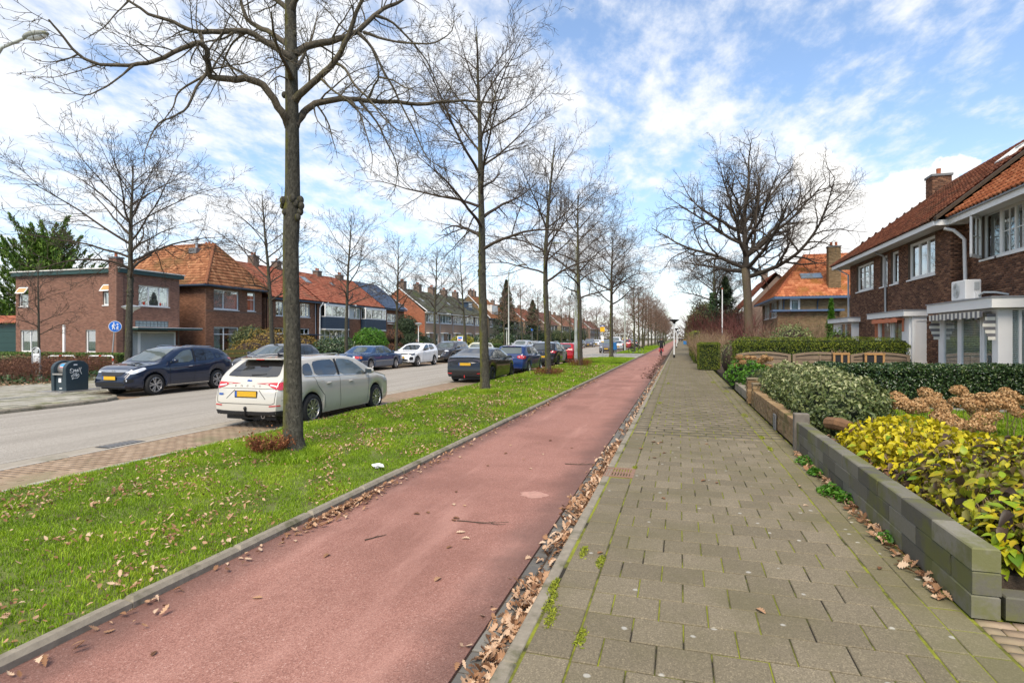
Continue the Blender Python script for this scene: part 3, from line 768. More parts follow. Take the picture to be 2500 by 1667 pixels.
def slope_tiles(rf,e0,e1,apex,apex2,mat,**kw):
 e0,e1,apex,apex2=Vector(e0),Vector(e1),Vector(apex),Vector(apex2)
 U=(e1-e0).normalized();V=(apex-e0)-U*(apex-e0).dot(U);vl=V.length;V.normalize()
 poly=[(0,0),((e1-e0).length,0),((apex2-e0).dot(U),vl),((apex-e0).dot(U),vl)]
 if (apex2-apex).length<.01:poly=poly[:3]
 tiles(rf,e0,U,V,poly,mat,**kw)
slope_tiles(rf,E0,E1,A,A,MT['orange']);slope_tiles(rf,E3,E0,B,A,MT['orange'])
ridge(rf,[E0,A],MT['orange']);ridge(rf,[E1,A],MT['orange']);ridge(rf,[A,B],MT['orange'])
for a,b in ((E0,E1),(E3,E0)):
 a,b=Vector(a),Vector(b);MB().tube([a+Vector((0,0,-.06)),b+Vector((0,0,-.06))],.09,8).build('gutter',M['navy'],rf)
MB().box(-47.4,-35.4,35.8,43.1,5.80,5.92).build('soffit',M['navy'],rf)
MB().lathe([(.1,0),(.1,.95),(.26,1.0),(.26,1.06),(.1,1.08),(.1,1.14),(.22,1.18),(.0,1.3)],14,'z',(-39.4,38.9,9.1)).build('steel_flue',M['galv'],h,True)
MB().box(-39.8,-39.0,38.45,39.35,8.9,9.35).build('flue_flashing',M['lead'],h)
chimney(h,-42.2,-41.4,42.2,42.9,6.5,10.2,'brown',2,False)
#
XR,XRr,ZE,ZR=-36.0,-40.2,5.5,8.95
def terrace(name,label,y0,y1,bk,tk,z_e=ZE,z_r=ZR,bricks=True,gable0=False,gable1=False,xf=XR,xr=XRr,tile=True,fascia='navy',core=True,depth=8.4,tw=.24):
 h=root(name,(xf-4,(y0+y1)/2,0),label,'house','houses along the left side of the road')
 P=Wall(xf,y0,0,1,1,0)
 sx=1
 mb=MB();roof_plane(mb,[(xf+.45,y0,z_e),(xf+.45,y1,z_e),(xr,y1,z_r),(xr,y0,z_r)]);roof_plane(mb,[(xr,y0,z_r),(xr,y1,z_r),(2*xr-xf-.45,y1,z_e),(2*xr-xf-.45,y0,z_e)])
 rf=mb.build('roof',MT[tk],h)
 if tile:slope_tiles(rf,(xf+.45,y0,z_e+.01),(xf+.45,y1,z_e+.01),(xr,y0,z_r),(xr,y1,z_r),MT[tk],tw=tw)
 ridge(rf,[(xr,y0,z_r),(xr,y1,z_r)],MT[tk])
 MB().box(xf-.0,xf+.48,y0+.02,y1-.02,z_e-.20,z_e-.06).build('gutter',M[fascia],rf)
 for g,yy,s in ((gable0,y0,-1),(gable1,y1,1)):
  if g:
   u1=2*(xf-xr);P2=Wall(2*xr-xf,yy,1,0,0,s)
   zr2=z_r-.1
   def top(z,u1=u1,z_e=z_e,zr2=zr2):
    if z is None:return [(0,0),(u1,0),(u1,z_e-.1),(u1/2,zr2),(0,z_e-.1)]
    if z<z_e-.1:return (0,u1)
    f=(z-z_e+.1)/(zr2-z_e+.1);return (u1/2*f,u1-u1/2*f)
   wall(h,P2,0,u1,0,zr2,[],bk,bricks and s<0,top=top,name='gable_wall')
   for sgn in (1,-1):
    MB().tube([(xr,yy+s*.08,z_r+.02),(xr+sgn*(xf+.45-xr),yy+s*.08,z_e+.02)],.08,4).build('verge_board',M['white'],rf)
 if core:MB().box(2*xr-xf,xf-.7,y0+.05,y1-.05,0,z_e-.15).build('house_core',M['dark'],h)
 return h,P,rf
h,P,rf=terrace('terraced_house','brown brick terraced house with red tile roof next to the hipped house',43.4,50.7,'brown','red')
ops=[(1.2,2.3,3.82,5.2),(4.75,6.3,3.82,5.2),(1.0,2.3,2.15,2.69),(4.8,6.2,0,2.68)]
wall(h,P,0,7.2,0,5.4,ops,'brown')
window(h,P,1.2,2.3,3.82,5.2,cols=(1,1),fill='drapes');window(h,P,4.75,6.3,3.82,5.2,cols=(2,1),fill='drapes');window(h,P,1.0,2.3,2.15,2.69,fill='dark')
window(h,P,4.8,6.2,2.1,2.68,cols=(1,1),fill='dark')
MB().pbox(P,4.85,5.8,-.12,-.06,.05,2.05).build('door',mk('wood_door',(.28,.11,.035),.5,.2,6),h)
MB().pbox(P,4.4,7.0,0,1.0,2.02,2.12).build('door_canopy',M['navy'],h)
wall(h,Wall(-41,43.38,1,0,0,-1),0,4.9,0,5.4,[],'brown',name='side_wall')
pipe(h,[(-35.9,50.45,5.3),(-35.85,50.45,0)],.05)
chimney(h,-40.6,-39.9,46.2,47.0,8.3,9.75,'brown',2,False);chimney(h,-40.6,-39.9,49.6,50.3,8.3,9.6,'brown',1,False)
h,P,rf=terrace('bay_house','terraced house with two white box bays over dark blue cladding',50.9,64.1,'brown','red')
ops=[(.5,4.85,2.6,5.2),(8.4,13.2,2.6,5.2),(5.65,8.3,3.9,5.3),(.5,6.0,.6,2.6),(9.0,12.6,.6,2.5)]
wall(h,P,0,13.2,0,5.4,ops,'brown')
cladm=M['navy']
for u0,u1 in ((.45,4.9),(8.4,13.2)):
 MB().pbox(P,u0,u1,0,.7,2.6,2.72).build('bay_floor',M['white'],h);MB().pbox(P,u0,u1,0,.7,5.2,5.3).build('bay_top',M['white'],h)
 PB=Wall(XR+.7,50.9,0,1,1,0)
 for i in range(7):MB().pbox(PB,u0,u1,-.65,-.004*(i%2),2.72+i*.175,2.72+i*.175+.168).build('cladding_board',cladm,h)
 window(h,PB,u0,u1,3.96,5.2,cols=(1,2.2,.6),fill='curtain',curt=cw,d=-.01,sill=False,fw=.1)
 PBs=Wall(XR,50.9+u0,1,0,0,-1)
 window(h,PBs,0.03,.62,3.96,5.2,fill='dark',d=-.01,sill=False)
MB().pbox(P,5.65,8.3,-.1,-.02,3.9,5.3).build('cream_panel',M['cream'],h);window(h,P,6.8,8.2,3.95,5.2,cols=(1,2),fill='dark',d=.03,sill=False)
window(h,P,.5,6.0,.6,2.6,cols=(1,1,2,2),rows=(2.4,1),fill='drapes',curt=cw);window(h,P,9.0,12.6,.6,2.5,cols=(1,2,1),fill='drapes')
for y in (55.2,59.8):pipe(h,[(-35.93,y,5.3),(-35.93,y,0)],.05,'white')
pipe(h,[(-35.5,51.2,5.4),(-35.7,50.95,4.9),(-35.75,50.95,0)],.06,'white')
for y,z in ((52.2,9.5),(56.5,9.4),(61,9.4)):chimney(h,-40.6,-39.9,y,y+.8,8.3,z,'brown',2,False)
def skylight(rf,y,f,w=.8,l=1.0,xf=XR+.45,xr=XRr,ze=ZE,zr=ZR):
 O=Vector((xf,y,ze));V=(Vector((xr,y,zr))-O);L=V.length;V.normalize();U=Vector((0,1,0));N=V.cross(U);N=N if N.z>0 else -N
 def Q(u,d,b):return tuple(O+U*u+V*(f*L+b)+N*d)
 mb=MB();mb.pbox(Q,0,w,0,.10,0,.08);mb.pbox(Q,0,w,0,.10,l-.08,l);mb.pbox(Q,0,.08,0,.10,.08,l-.08);mb.pbox(Q,w-.08,w,0,.10,.08,l-.08)
 s=mb.build('skylight',M['lead'],rf);MB().pbox(Q,.08,w-.08,.03,.075,.08,l-.08).build('skylight_pane',M['skyglass'],s)
t=NT('roof_glass');t.bsdf((.25,.30,.33),.06,.4,None,.8);M['skyglass']=t.m
skylight(rf,52.4,.62,1.0,1.2);skylight(rf,57.5,.66,.5,.6)
h,P,rf=terrace('blue_tile_house','narrow brown house with dark blue glazed tile roof',64.3,70.3,'brown','blue',gable1=True)
ops=[(1.3,3.7,3.85,4.85),(1.8,4.1,.65,2.6)]
wall(h,P,0,6.0,0,5.4,ops,'brown');window(h,P,1.3,3.7,3.85,4.85,cols=(1,1.5,1),fill='curtain',curt=cw);window(h,P,1.8,4.1,.65,2.6,cols=(1,2),fill='drapes')
MB().pbox(P,1.2,3.8,0,.3,3.5,3.6).build('ledge',M['cream'],h);skylight(rf,66.5,.6,.7,.9)
chimney(h,-36.6,-36.0,69.7,70.3,4.0,6.2,'brown',0,False)
h,P,rf=terrace('grey_roof_terrace','long orange brick terrace with mossy grey tile roof and white windows',76.9,103.5,'orange','grey',z_e=5.65,z_r=9.2,gable0=True,fascia='cream',tw=.3)
ops=[];
for k in range(5):
 u=.5+k*5.3;ops+=[(u,u+4.7,4.0,5.45),(u+2.6,u+4.6,.6,2.4),(u+.3,u+1.4,0,2.4)]
wall(h,P,0,26.6,0,5.5,ops,'orange',False)
for k in range(5):
 u=.5+k*5.3
 window(h,P,u,u+4.7,4.0,5.45,cols=(1,1.3,.7,.7,1.2),fill='curtain',curt=cw,fw=.12,mull=.1);window(h,P,u+2.6,u+4.6,.6,2.4,cols=(1,2),fill='drapes')
 MB().pbox(P,u+.3,u+1.4,-.12,-.05,0,2.4).build('door',M['white'],h);MB().pbox(P,u,u+2.0,0,.5,2.42,2.55).build('door_canopy',M['white'],h)
 chimney(h,-40.7,-39.7,77.4+k*5.3,78.4+k*5.3,8.5,10.2,'brown',3,False)
 if k%2==0:skylight(rf,79.6+k*5.3,.45,.8,.9,ze=5.65,zr=9.2)
 if k:pipe(h,[(-35.95,76.9+u-.3,5.5),(-35.95,76.9+u-.3,0)],.05)
wm_=root('grey_roof_dormer',(-38,98,7.2),'small dark dormer on the mossy grey roof','dormer')
MB().box(-39.5,-36.9,97.2,99.4,6.6,8.2).build('dormer_cheeks',M['navy'],wm_);MB().box(-39.8,-36.6,97.0,99.6,8.2,8.35).build('dormer_roof',M['lead'],wm_)
MB().box(-36.9,-36.86,97.4,99.2,7.3,8.1).build('dormer_window',M['skyglass'],wm_)
h,P,rf=terrace('gabled_orange_house','house with steep orange hipped roof beyond the grey terrace',106,117,'olive','orange',z_e=5.6,z_r=10.2,gable0=True)
wall(h,P,0,11,0,5.5,[(1,3,3.9,5.2),(7,9,3.9,5.2),(1,4,.6,2.4)],'olive',False);window(h,P,1,3,3.9,5.2,cols=(1,1));window(h,P,7,9,3.9,5.2,cols=(1,1));window(h,P,1,4,.6,2.4,cols=(1,1,1))
MB().box(-39,-36.4,109.5,113.5,6.6,8.4).build('dormer',M['cream'],h);MB().box(-36.4,-36.36,109.8,113.2,7.0,8.1).build('dormer_window',M['skyglass'],h)
for y in (107,109,114):chimney(h,-40.7,-39.9,y,y+.9,9.5,11.2,'brown',2,False)
far_lbl=['pale row house with red roof beyond the dark spruce','row house with orange roof half hidden by far left trees','farthest row house with red roof near the road end on the left','distant tan row house with brown roof at the far left','distant red roofed row house near the vanishing point','last tiny row house before the far trees']
for k,(y0,y1) in enumerate(((119,132),(134,150),(154,172),(178,198),(205,230),(240,270))):
 h,P,rf=terrace('row_house',far_lbl[k],y0,y1,('olive','orange','brown')[k%3],('orange','red','brown')[k%3],gable0=True,tile=k<2,bricks=False,z_r=9.3)
 n=int((y1-y0)/4);ops=[(1+i*4,3.4+i*4,z,z+1.4) for i in range(n) for z in (.9,3.8)]
 wall(h,P,0,y1-y0,0,5.4,ops,('olive','orange','brown')[k%3],False)
 for o in ops:window(h,P,*o,cols=(1,1),fill='dark',sill=False)
 for i in range(2):chimney(h,-40.6,-39.8,y0+2+i*7,y0+2.8+i*7,8.4,10.1,'brown',1,False)
#
CURT2=mk('net_curtain',(.70,.69,.62),.9,.05,4)
h=root('near_brick_house',(10,19,0),'dark brown brick house with bright orange roof and wide white fascia at the right edge','house')
PB=Wall(8.85,21.74,0,-1,-1,0)
ops=[(1.05,3.45,4.15,5.50)]
wb=wall(h,PB,0,9.5,0,5.5,ops,'dark',nobj=300)
window(h,PB,1.05,1.95,4.15,5.50,fill='drapes',fw=.05,curt=mk('dark_curtain',(.10,.09,.08),.9,.1,4))
window(h,PB,1.95,3.45,4.15,5.50,cols=(1,1),fill='dark',fw=.08,muntin=(2,2))
PC=Wall(8.85-.02,21.74-1.06,-.64,-.77,-.77,.64)
mb=MB()
for a in ((0,.8,4.18,4.27),(0,.8,5.38,5.47),(0,.08,4.18,5.47),(.72,.8,4.18,5.47)):mb.pbox(PC,a[0],a[1],-.03,.03,a[2],a[3])
w=mb.build('open_casement',M['white'],h);MB().pbox(PC,.08,.72,-.004,.004,4.27,5.38).build('pane',M['glass'],w)
mb=MB();mb.pbox(PC,.39,.41,-.02,.02,4.27,5.38);mb.pbox(PC,.08,.72,-.018,.018,4.8,4.83);mb.build('glazing_bar',M['white'],w)
FX2=8.30
zf0,zf1=5.40,5.60
MB().box(FX2,FX2+.04,8,21.5,zf0,zf1).build('fascia',M['white'],h)
MB().box(FX2+.04,8.85,8,21.7,5.46,5.52).build('soffit',M['cream'],h)
MB().box(FX2-.07,FX2,8,21.5,zf1-.03,zf1+.03).build('gutter_edge',M['zinc'],h)
mb=MB();roof_plane(mb,[(8.25,21.5,5.60),(8.25,8,5.60),(11.9,8,8.65),(11.9,21.5,8.65)]);roof_plane(mb,[(11.9,8,8.65),(16,8,5.2),(16,21.5,5.2),(11.9,21.5,8.65)])
rf=mb.build('roof',MT['bright'],h)
slope_tiles(rf,(8.22,21.35,5.62),(8.22,8,5.62),(11.9,21.35,8.66),(11.9,8,8.66),MT['bright'],mat_o=MT['bright_o'],nobj=300,tw=.22,tl=.32)
ridge(rf,[(11.9,21.5,8.66),(11.9,8,8.66)],MT['bright'])
MB().box(9.7,15,8,21.5,0,5.4).build('house_core',M['dark'],h)
def whitebay(par,x,y0,y1,xb,zt,zb,name='bay_window'):
 b=MB().box(x-.25,xb,y0-.25,y1+.2,zb,zt).build(name,M['white'],par)
 MB().box(x-.28,xb,y0-.28,y1+.23,zt,zt+.03).build('bay_roof_trim',M['zinc'],b)
 return b,Wall(x,y1,0,-1,-1,0),Wall(x,y0,1,0,0,-1)
b,Pf,Ps=whitebay(h,7.85,17.5,21.0,8.86,2.80,2.54)
MB().pbox(Pf,0,3.5,-.12,0,0,.75).build('bay_plinth',M['white'],b)
bw=M['white']
window(b,Pf,.25,1.35,.75,2.53,fill='blind',d=0,fw=.09,sill=False,curt=M['white']);window(b,Pf,1.38,2.65,.75,2.53,fill='blind',d=0,fw=.09,sill=False,curt=M['white']);window(b,Pf,2.68,3.28,.75,2.53,fill='blind',d=0,fw=.09,sill=False,curt=M['white'])
mb=MB()
for u0,u1 in ((.3,1.3),(1.43,2.6),(2.7,3.25)):
 n=max(2,int((u1-u0)/.16))
 for i in range(1,n):mb.pbox(Pf,u0+(u1-u0)*i/n-.006,u0+(u1-u0)*i/n+.006,-.085,-.075,.85,2.45)
mb.build('blind_cords',M['white'],b)
MB().pbox(Pf,0,.25,-.12,.005,0,2.54).build('bay_post',M['white'],b);MB().pbox(Pf,3.28,3.5,-.14,.008,0,2.54).build('bay_post',M['white'],b)
MB().pbox(Ps,.0,.25,-.2,.01,0,2.54).build('bay_post',M['white'],b)
window(b,Ps,.25,1.0,.75,2.53,cols=(.35,1),fill='blind',d=0,fw=.05,sill=False,curt=M['white'])
MB().pbox(Ps,0,1.0,-.12,0,0,.75).build('bay_plinth',M['white'],b)
M['stripeg']=mk('awning_grey',(.16,.155,.16),.9,.1,6);M['stripew']=mk('awning_cream',(.70,.67,.58),.9,.08,6)
aw=root('striped_awning',(7.7,19.2,2.4),'grey and white striped awning folded up over the near bay window','awning')
for k in range(26):
 m=M['stripeg'] if k%2 else M['stripew'];u=.15+k*.125
 mb=MB();dz=.03*(1 if k%2 else 0)
 mb.pbox(Pf,u,u+.124,.10,.30,2.44,2.47);mb.pbox(Pf,u,u+.124,.30,.315,2.30-.02*math.sin(k*1.7)-dz*.3,2.47);mb.build('awning_stripe',m,aw)
for u in (.12,3.4):
 for k in range(8):
  m=M['stripeg'] if k%2 else M['stripew'];z=1.72+k*.085;wd=.30-.03*abs(k-4)
  MB().pbox(Pf,u-.006 if u>1 else u,u+.006 if u>1 else u+.012,.02,wd,z,z+.084).build('awning_flap',m,aw)
ac=root('air_conditioner',(8.3,20.2,2.83),'white outdoor air conditioning unit on the flat bay roof','air conditioner')
MB().box(8.05,8.45,19.75,20.65,2.90,3.48).build('casing',M['white'],ac,bevel=.02)
Pa=Wall(8.05,20.65,0,-1,-1,0)
fm=MB();fm.lathe([(.0,-.005),(.07,-.012),(.07,0)],16,'x',(8.04,20.30,3.19));
for r in (.10,.14,.18,.22):fm.lathe([(r-.008,-.004),(r,-.014),(r+.008,-.004)],20,'x',(8.045,20.30,3.19))
fm.build('fan_grille',M['blind'],ac)
PsA=Wall(8.05,19.75,1,0,0,-1)
mb=MB();mb.pbox(PsA,.22,.34,0,.03,3.18,3.40);mb.build('service_cover',M['blind'],ac);MB().pbox(PsA,.24,.36,0,.08,2.92,3.12).build('valve_cover',M['white'],ac)
MB().tube([(8.35,19.7,3.0),(8.4,19.5,3.08),(8.6,19.3,3.06),(8.8,19.2,3.0),(8.84,19.15,2.98)],.03,8).build('hose',M['blind'],ac,True)
for y in (19.9,20.5):MB().box(8.05,8.45,y-.04,y+.04,2.83,2.90).build('foot',M['black'],ac)
pipe(h,[(8.2,21.55,5.3),(8.45,21.5,5.22),(8.62,21.42,5.0),(8.70,21.40,4.9),(8.74,21.40,2.84)],.055,'white')
MB().tube([(8.85,21.55,3.3),(8.6,21.45,3.3)],.02,6).build('pipe_bracket',M['white'],h)
h=root('brick_house_with_chimney',(10.5,28,0),'dark brick house with brown tile roof and short chimney behind the clipped hedge','house')
PA=Wall(8.45,33.0,0,-1,-1,0);LA=33.0-21.74
w_=[(1.1,3.66,4.02,5.28),(4.58,5.46,3.98,5.30),(5.84,6.73,3.98,5.30),(7.7,10.13,3.98,5.34)]
wall(h,PA,0,LA,0,5.42,w_,'dark')
window(h,PA,*w_[0],cols=(1,1,1),fill='curtain',curt=CURT2,muntin=(1,2),fw=.09);window(h,PA,*w_[1],fill='curtain',curt=CURT2,fw=.09);window(h,PA,*w_[2],fill='drapes',fw=.09);window(h,PA,*w_[3],cols=(1,1,1),fill='drapes',fw=.10,mull=.09,curt=CURT2)
wall(h,Wall(8.45,21.74,1,0,0,-1),0,.42,0,5.42,[],'dark',name='return_wall')
wall(h,Wall(8.45,33.0,1,0,0,1),0,7,0,5.42,[],'dark',False,name='far_wall')
MB().box(7.90,7.94,21.5,34.3,5.40,5.57).build('fascia',M['white'],h);MB().box(7.94,8.9,21.46,21.5,5.40,5.57).build('fascia_return',M['white'],h);MB().box(7.94,12,34.3,34.34,5.40,5.57).build('fascia_end',M['white'],h)
MB().box(7.94,8.9,21.5,34.3,5.43,5.48).build('soffit',M['cream'],h)
e0,e1,rA,rB=(7.86,34.35,5.58),(7.86,21.5,5.58),(11.6,29.6,8.62),(11.6,21.5,8.62)
mb=MB();roof_plane(mb,[e0,e1,rB,rA]);roof_plane(mb,[e0,rA,(15.3,34.35,5.58)]);roof_plane(mb,[rA,rB,(15.3,21.5,5.58),(15.3,34.35,5.58)]);rf=mb.build('roof',MT['brown'],h)
slope_tiles(rf,e0,e1,rA,rB,MT['brown'],mat_o=MT['brown_o'],nobj=0,tw=.22,tl=.32)
slope_tiles(rf,(15.3,34.35,5.58),e0,rA,rA,MT['brown'],tw=.22,tl=.32)
ridge(rf,[rA,rB],MT['brown'],.11);ridge(rf,[e0,rA],MT['brown'],.11)
mb=MB();O1,O2=Vector((7.9,21.42,5.66)),Vector((11.75,21.42,8.80))
d_=O2-O1;mb.add([O1+Vector((0,-.12,0)),O1+Vector((0,.12,0)),O2+Vector((0,.12,0)),O2+Vector((0,-.12,0)),O1+Vector((0,-.12,-.12)),O1+Vector((0,.12,-.12)),O2+Vector((0,.12,-.12)),O2+Vector((0,-.12,-.12))],[(0,1,2,3),(0,1,5,4),(0,3,7,4),(1,2,6,5)])
mb.build('party_strip',M['soil'],h)
MB().box(9.3,15,22.4,32.9,0,5.4).build('house_core',M['dark'],h)
def skylight_r(rf,y,xq,l=.8,w=.9):
 O=Vector(e1);V=(Vector(rB)-O).normalized();U=Vector((0,1,0));N=Vector((-V.z,0,V.x));f=(xq-7.86)/V.x
 def Q(u,d,b):return tuple(O+U*(y-21.5+u)+V*(f+b)+N*d)
 mb=MB();mb.pbox(Q,0,w,0,.12,0,.07);mb.pbox(Q,0,w,0,.12,l-.07,l);mb.pbox(Q,0,.07,0,.12,.07,l-.07);mb.pbox(Q,w-.07,w,0,.12,.07,l-.07)
 s=mb.build('skylight',M['white'],rf);MB().pbox(Q,.07,w-.07,.03,.09,.07,l-.07).build('skylight_pane',M['skyglass'],s)
skylight_r(rf,22.4,10.4)
chimney(h,11.2,11.95,30.6,31.35,7.0,9.2,'dark',1)
pipe(h,[(8.0,27.58,5.38),(8.3,27.6,5.25),(8.38,27.58,5.1),(8.39,27.58,0)],.045,'galv');pipe(h,[(8.0,33.6,5.38),(8.38,33.06,5.0),(8.39,33.06,0)],.045,'galv')
b,Pf,Ps=whitebay(h,7.95,23.7,27.4,8.46,2.75,2.55)
MB().pbox(Pf,0,3.7,-.12,0,0,1.0).build('bay_plinth',M['white'],b)
window(b,Pf,.5,1.9,1.0,2.54,fill='curtain',d=0,curt=CURT2,sill=False,fw=.1);window(b,Pf,2.0,3.1,1.0,2.54,fill='curtain',d=0,curt=CURT2,sill=False,fw=.1)
MB().pbox(Pf,3.1,3.7,-.1,.006,0,2.55).build('bay_post',M['white'],b);MB().pbox(Pf,0,.5,-.1,.006,0,2.55).build('bay_post',M['white'],b)
MB().box(7.96,8.46,23.72,23.8,0,2.55).build('bay_side',M['white'],b)
Pt=Wall(7.95,23.55,1,0,0,-1)
bl=mk('pleated_blind',(.26,.26,.22),.8,.06,3);
MB().box(8.0,9.0,23.56,23.70,0,2.6).build('side_panel',M['white'],b)
window(b,Pt,.10,.86,.85,2.44,fill='curtain',d=0.02,fw=.07,sill=False,curt=bl)
ow=root('orange_awning',(7.7,25.5,2.4),'faded orange folded awning over the middle bay window','awning')
M['awn_o']=mk('awning_orange',(.60,.20,.10),.85,.2,4,stain=(.55,.30,.2),stsc=3)
mb=MB();n=24
for i in range(n):
 u=.45+i*(2.85/n);mb.pbox(Pf,u,u+2.85/n-.002,.02,.26,2.44+.02*math.sin(i),2.50+.02*math.sin(i));mb.pbox(Pf,u,u+2.85/n-.002,.25,.262,2.36-.025*(i%2),2.48)
mb.build('awning_cloth',M['awn_o'],ow)
MB().pbox(Pf,.44,.46,.03,.14,1.75,2.44).build('awning_flap',M['awn_o'],ow);MB().pbox(Pf,3.28,3.30,.03,.09,2.0,2.44).build('awning_flap',M['awn_o'],ow)
b,Pf,Ps=whitebay(h,8.15,31.5,35.0,8.9,2.75,2.55,'porch')
MB().pbox(Pf,0,3.5,-.12,0,0,1.0).build('porch_plinth',M['white'],b);window(b,Pf,1.4,3.4,.9,2.54,cols=(1,1.2),d=0,sill=False)
MB().pbox(Pf,0,1.4,-.12,.004,0,2.55).build('porch_wall',M['white'],b);MB().pbox(Ps,0,.3,-.12,.004,0,2.55).build('porch_post',M['white'],b);MB().pbox(Ps,.3,.75,-.3,-.2,0,2.55).build('porch_door',M['dark'],b)
#
h=root('orange_roof_house',(13,55,0),'olive brick house with bright orange hipped roof, tall chimney and blue gutters','house')
PY=Wall(7.9,49.6,1,0,0,-1)
ops=[(.55,1.3,3.88,4.88)]
wall(h,PY,0,10,0,5.0,ops,'olive');window(h,PY,.55,1.3,3.88,4.88,fill='curtain',curt=cw,fw=.14)
PX=Wall(7.9,61.0,0,-1,-1,0)
ops=[(1.2,4.6,3.5,4.9),(5.4,8.6,3.5,4.9),(9.2,11.3,3.65,4.9),(1,5,.6,2.4),(6,10,.6,2.4)]
wall(h,PX,0,11.4,0,5.0,ops,'olive')
for o in ops:window(h,PX,*o,cols=(1,1,1),fill='curtain',curt=cw)
ev=5.0;E0,E1,E2=(7.3,49.0,ev),(7.3,61.6,ev),(22,49.0,ev);A,B=(10.6,55.3,9.0),(20,55.3,9.0)
mb=MB();roof_plane(mb,[E1,E0,A]);roof_plane(mb,[E0,E2,B,A]);roof_plane(mb,[E1,A,B,(22,61.6,ev)]);rf=mb.build('roof',MT['bright2'],h)
slope_tiles(rf,E1,E0,A,A,MT['bright2']);slope_tiles(rf,E0,E2,A,B,MT['bright2'])
ridge(rf,[E0,A],MT['bright2']);ridge(rf,[E1,A],MT['bright2']);ridge(rf,[A,B],MT['bright2'])
MB().box(7.24,22,48.9,48.99,4.82,5.0).build('gutter',mk('blue_gutter',(.06,.10,.17),.5,.1,3),h);MB().box(7.2,7.29,48.95,61.6,4.82,5.0).build('gutter',bpy.data.materials['blue_gutter'],h);MB().box(7.3,22,49,61.6,4.86,4.93).build('soffit',M['white'],h)
MB().box(7.0,12.0,48.3,49.6,3.80,3.95).build('bay_roof',bpy.data.materials['blue_gutter'],h)
MB().box(8.8,20,50.6,60.6,0,4.9).build('house_core',M['dark'],h)
wall(h,Wall(7.4,48.7,1,0,0,-1),0,4.2,0,3.8,[],'olive',name='bay_wall')
for x in (7.98,10.4):pipe(h,[(x,48.95,4.85),(x,49.5,4.6),(x,49.52,4.0)],.05,'navy')
chimney(h,11.3,12.15,50.0,50.7,5.4,8.9,'olive',2)
mb=MB();V_=Vector((0,6.3,4.0)).normalized();N_=Vector((0,-V_.z,V_.y));Ob=Vector((9.6,51.4,5.0+(51.4-49)*4/6.3))
def Q(u,d,b):return tuple(Ob+Vector((1,0,0))*u+V_*b+N_*d)
mb.pbox(Q,0,1.6,0,.12,0,.9);s=mb.build('skylight',M['lead'],rf);MB().pbox(Q,.06,.77,.125,.14,.06,.84).build('skylight_pane',M['skyglass'],s);MB().pbox(Q,.83,1.54,.125,.14,.06,.84).build('skylight_pane',M['skyglass'],s)
h=root('red_roof_house',(12,86,0),'house with dull red gabled roof behind the bare oak trunk','house')
mb=MB();roof_plane(mb,[(7.5,80,5.2),(7.5,98,5.2),(12,98,10.2),(12,80,10.2)]);roof_plane(mb,[(12,80,10.2),(12,98,10.2),(17,98,5.2),(17,80,5.2)]);rf=mb.build('roof',MT['red'],h)
slope_tiles(rf,(7.5,80,5.2),(7.5,98,5.2),(12,80,10.2),(12,98,10.2),MT['red'],tw=.3,tl=.4)
def topR(z):
 if z is None:return [(0,0),(9,0),(9,5.2),(4.4,10),(0,5.2)]
wall(h,Wall(8,80.3,1,0,0,-1),0,9,0,10,[],'brown',False,top=topR);wall(h,Wall(8,98,0,-1,-1,0),0,17.7,0,5.2,[(2,4,3.4,4.8),(8,11,3.4,4.8),(13,16,3.4,4.8)],'brown',False)
P=Wall(8,98,0,-1,-1,0)
for o in ((2,4,3.4,4.8),(8,11,3.4,4.8),(13,16,3.4,4.8)):window(h,P,*o,cols=(1,1))
chimney(h,11.6,12.4,90,90.8,9.5,11.2,'brown',2,False)
#  VEGETATION
def mk_bark(name,c1,c2,moss,mossamt=.6):
 t=NT(name);p=t.pos()
 mpx=t.n('ShaderNodeMapping');mpx.inputs['Scale'].default_value=(1,1,.45);t.l(p,mpx.inputs[0])
 c=t.mix(t.mrange(t.noise(mpx.outputs[0],26,7,.75),.32,.68),c1,c2)
 c=t.mix(t.math('MULTIPLY',t.mrange(t.noise(p,13,6,.75),.56,.66),.65),c,sc3(c2,1.8))
 nrm=t.n('ShaderNodeNewGeometry').outputs['Normal'];sx=t.n('ShaderNodeSeparateXYZ');t.l(nrm,sx.inputs[0])
 side=t.mrange(t.math('ADD',t.math('MULTIPLY',sx.outputs[0],-.45),t.math('MULTIPLY',t.noise(p,3.2,5,.7),1.2)),.55,1.0)
 c=t.mix(t.math('MULTIPLY',side,mossamt),c,moss)
 t.bsdf(c,.92,0,t.bump(t.noise(mpx.outputs[0],45,4,.7),.9,.02),.2);return t.m
M['bark']=mk_bark('lime_bark',(.028,.026,.020),(.086,.080,.061),(.12,.117,.018),.8)
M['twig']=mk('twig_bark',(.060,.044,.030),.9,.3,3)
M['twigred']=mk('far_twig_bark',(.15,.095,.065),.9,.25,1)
M['oakbark']=mk_bark('oak_bark',(.085,.065,.045),(.19,.145,.10),(.15,.125,.05),.4)
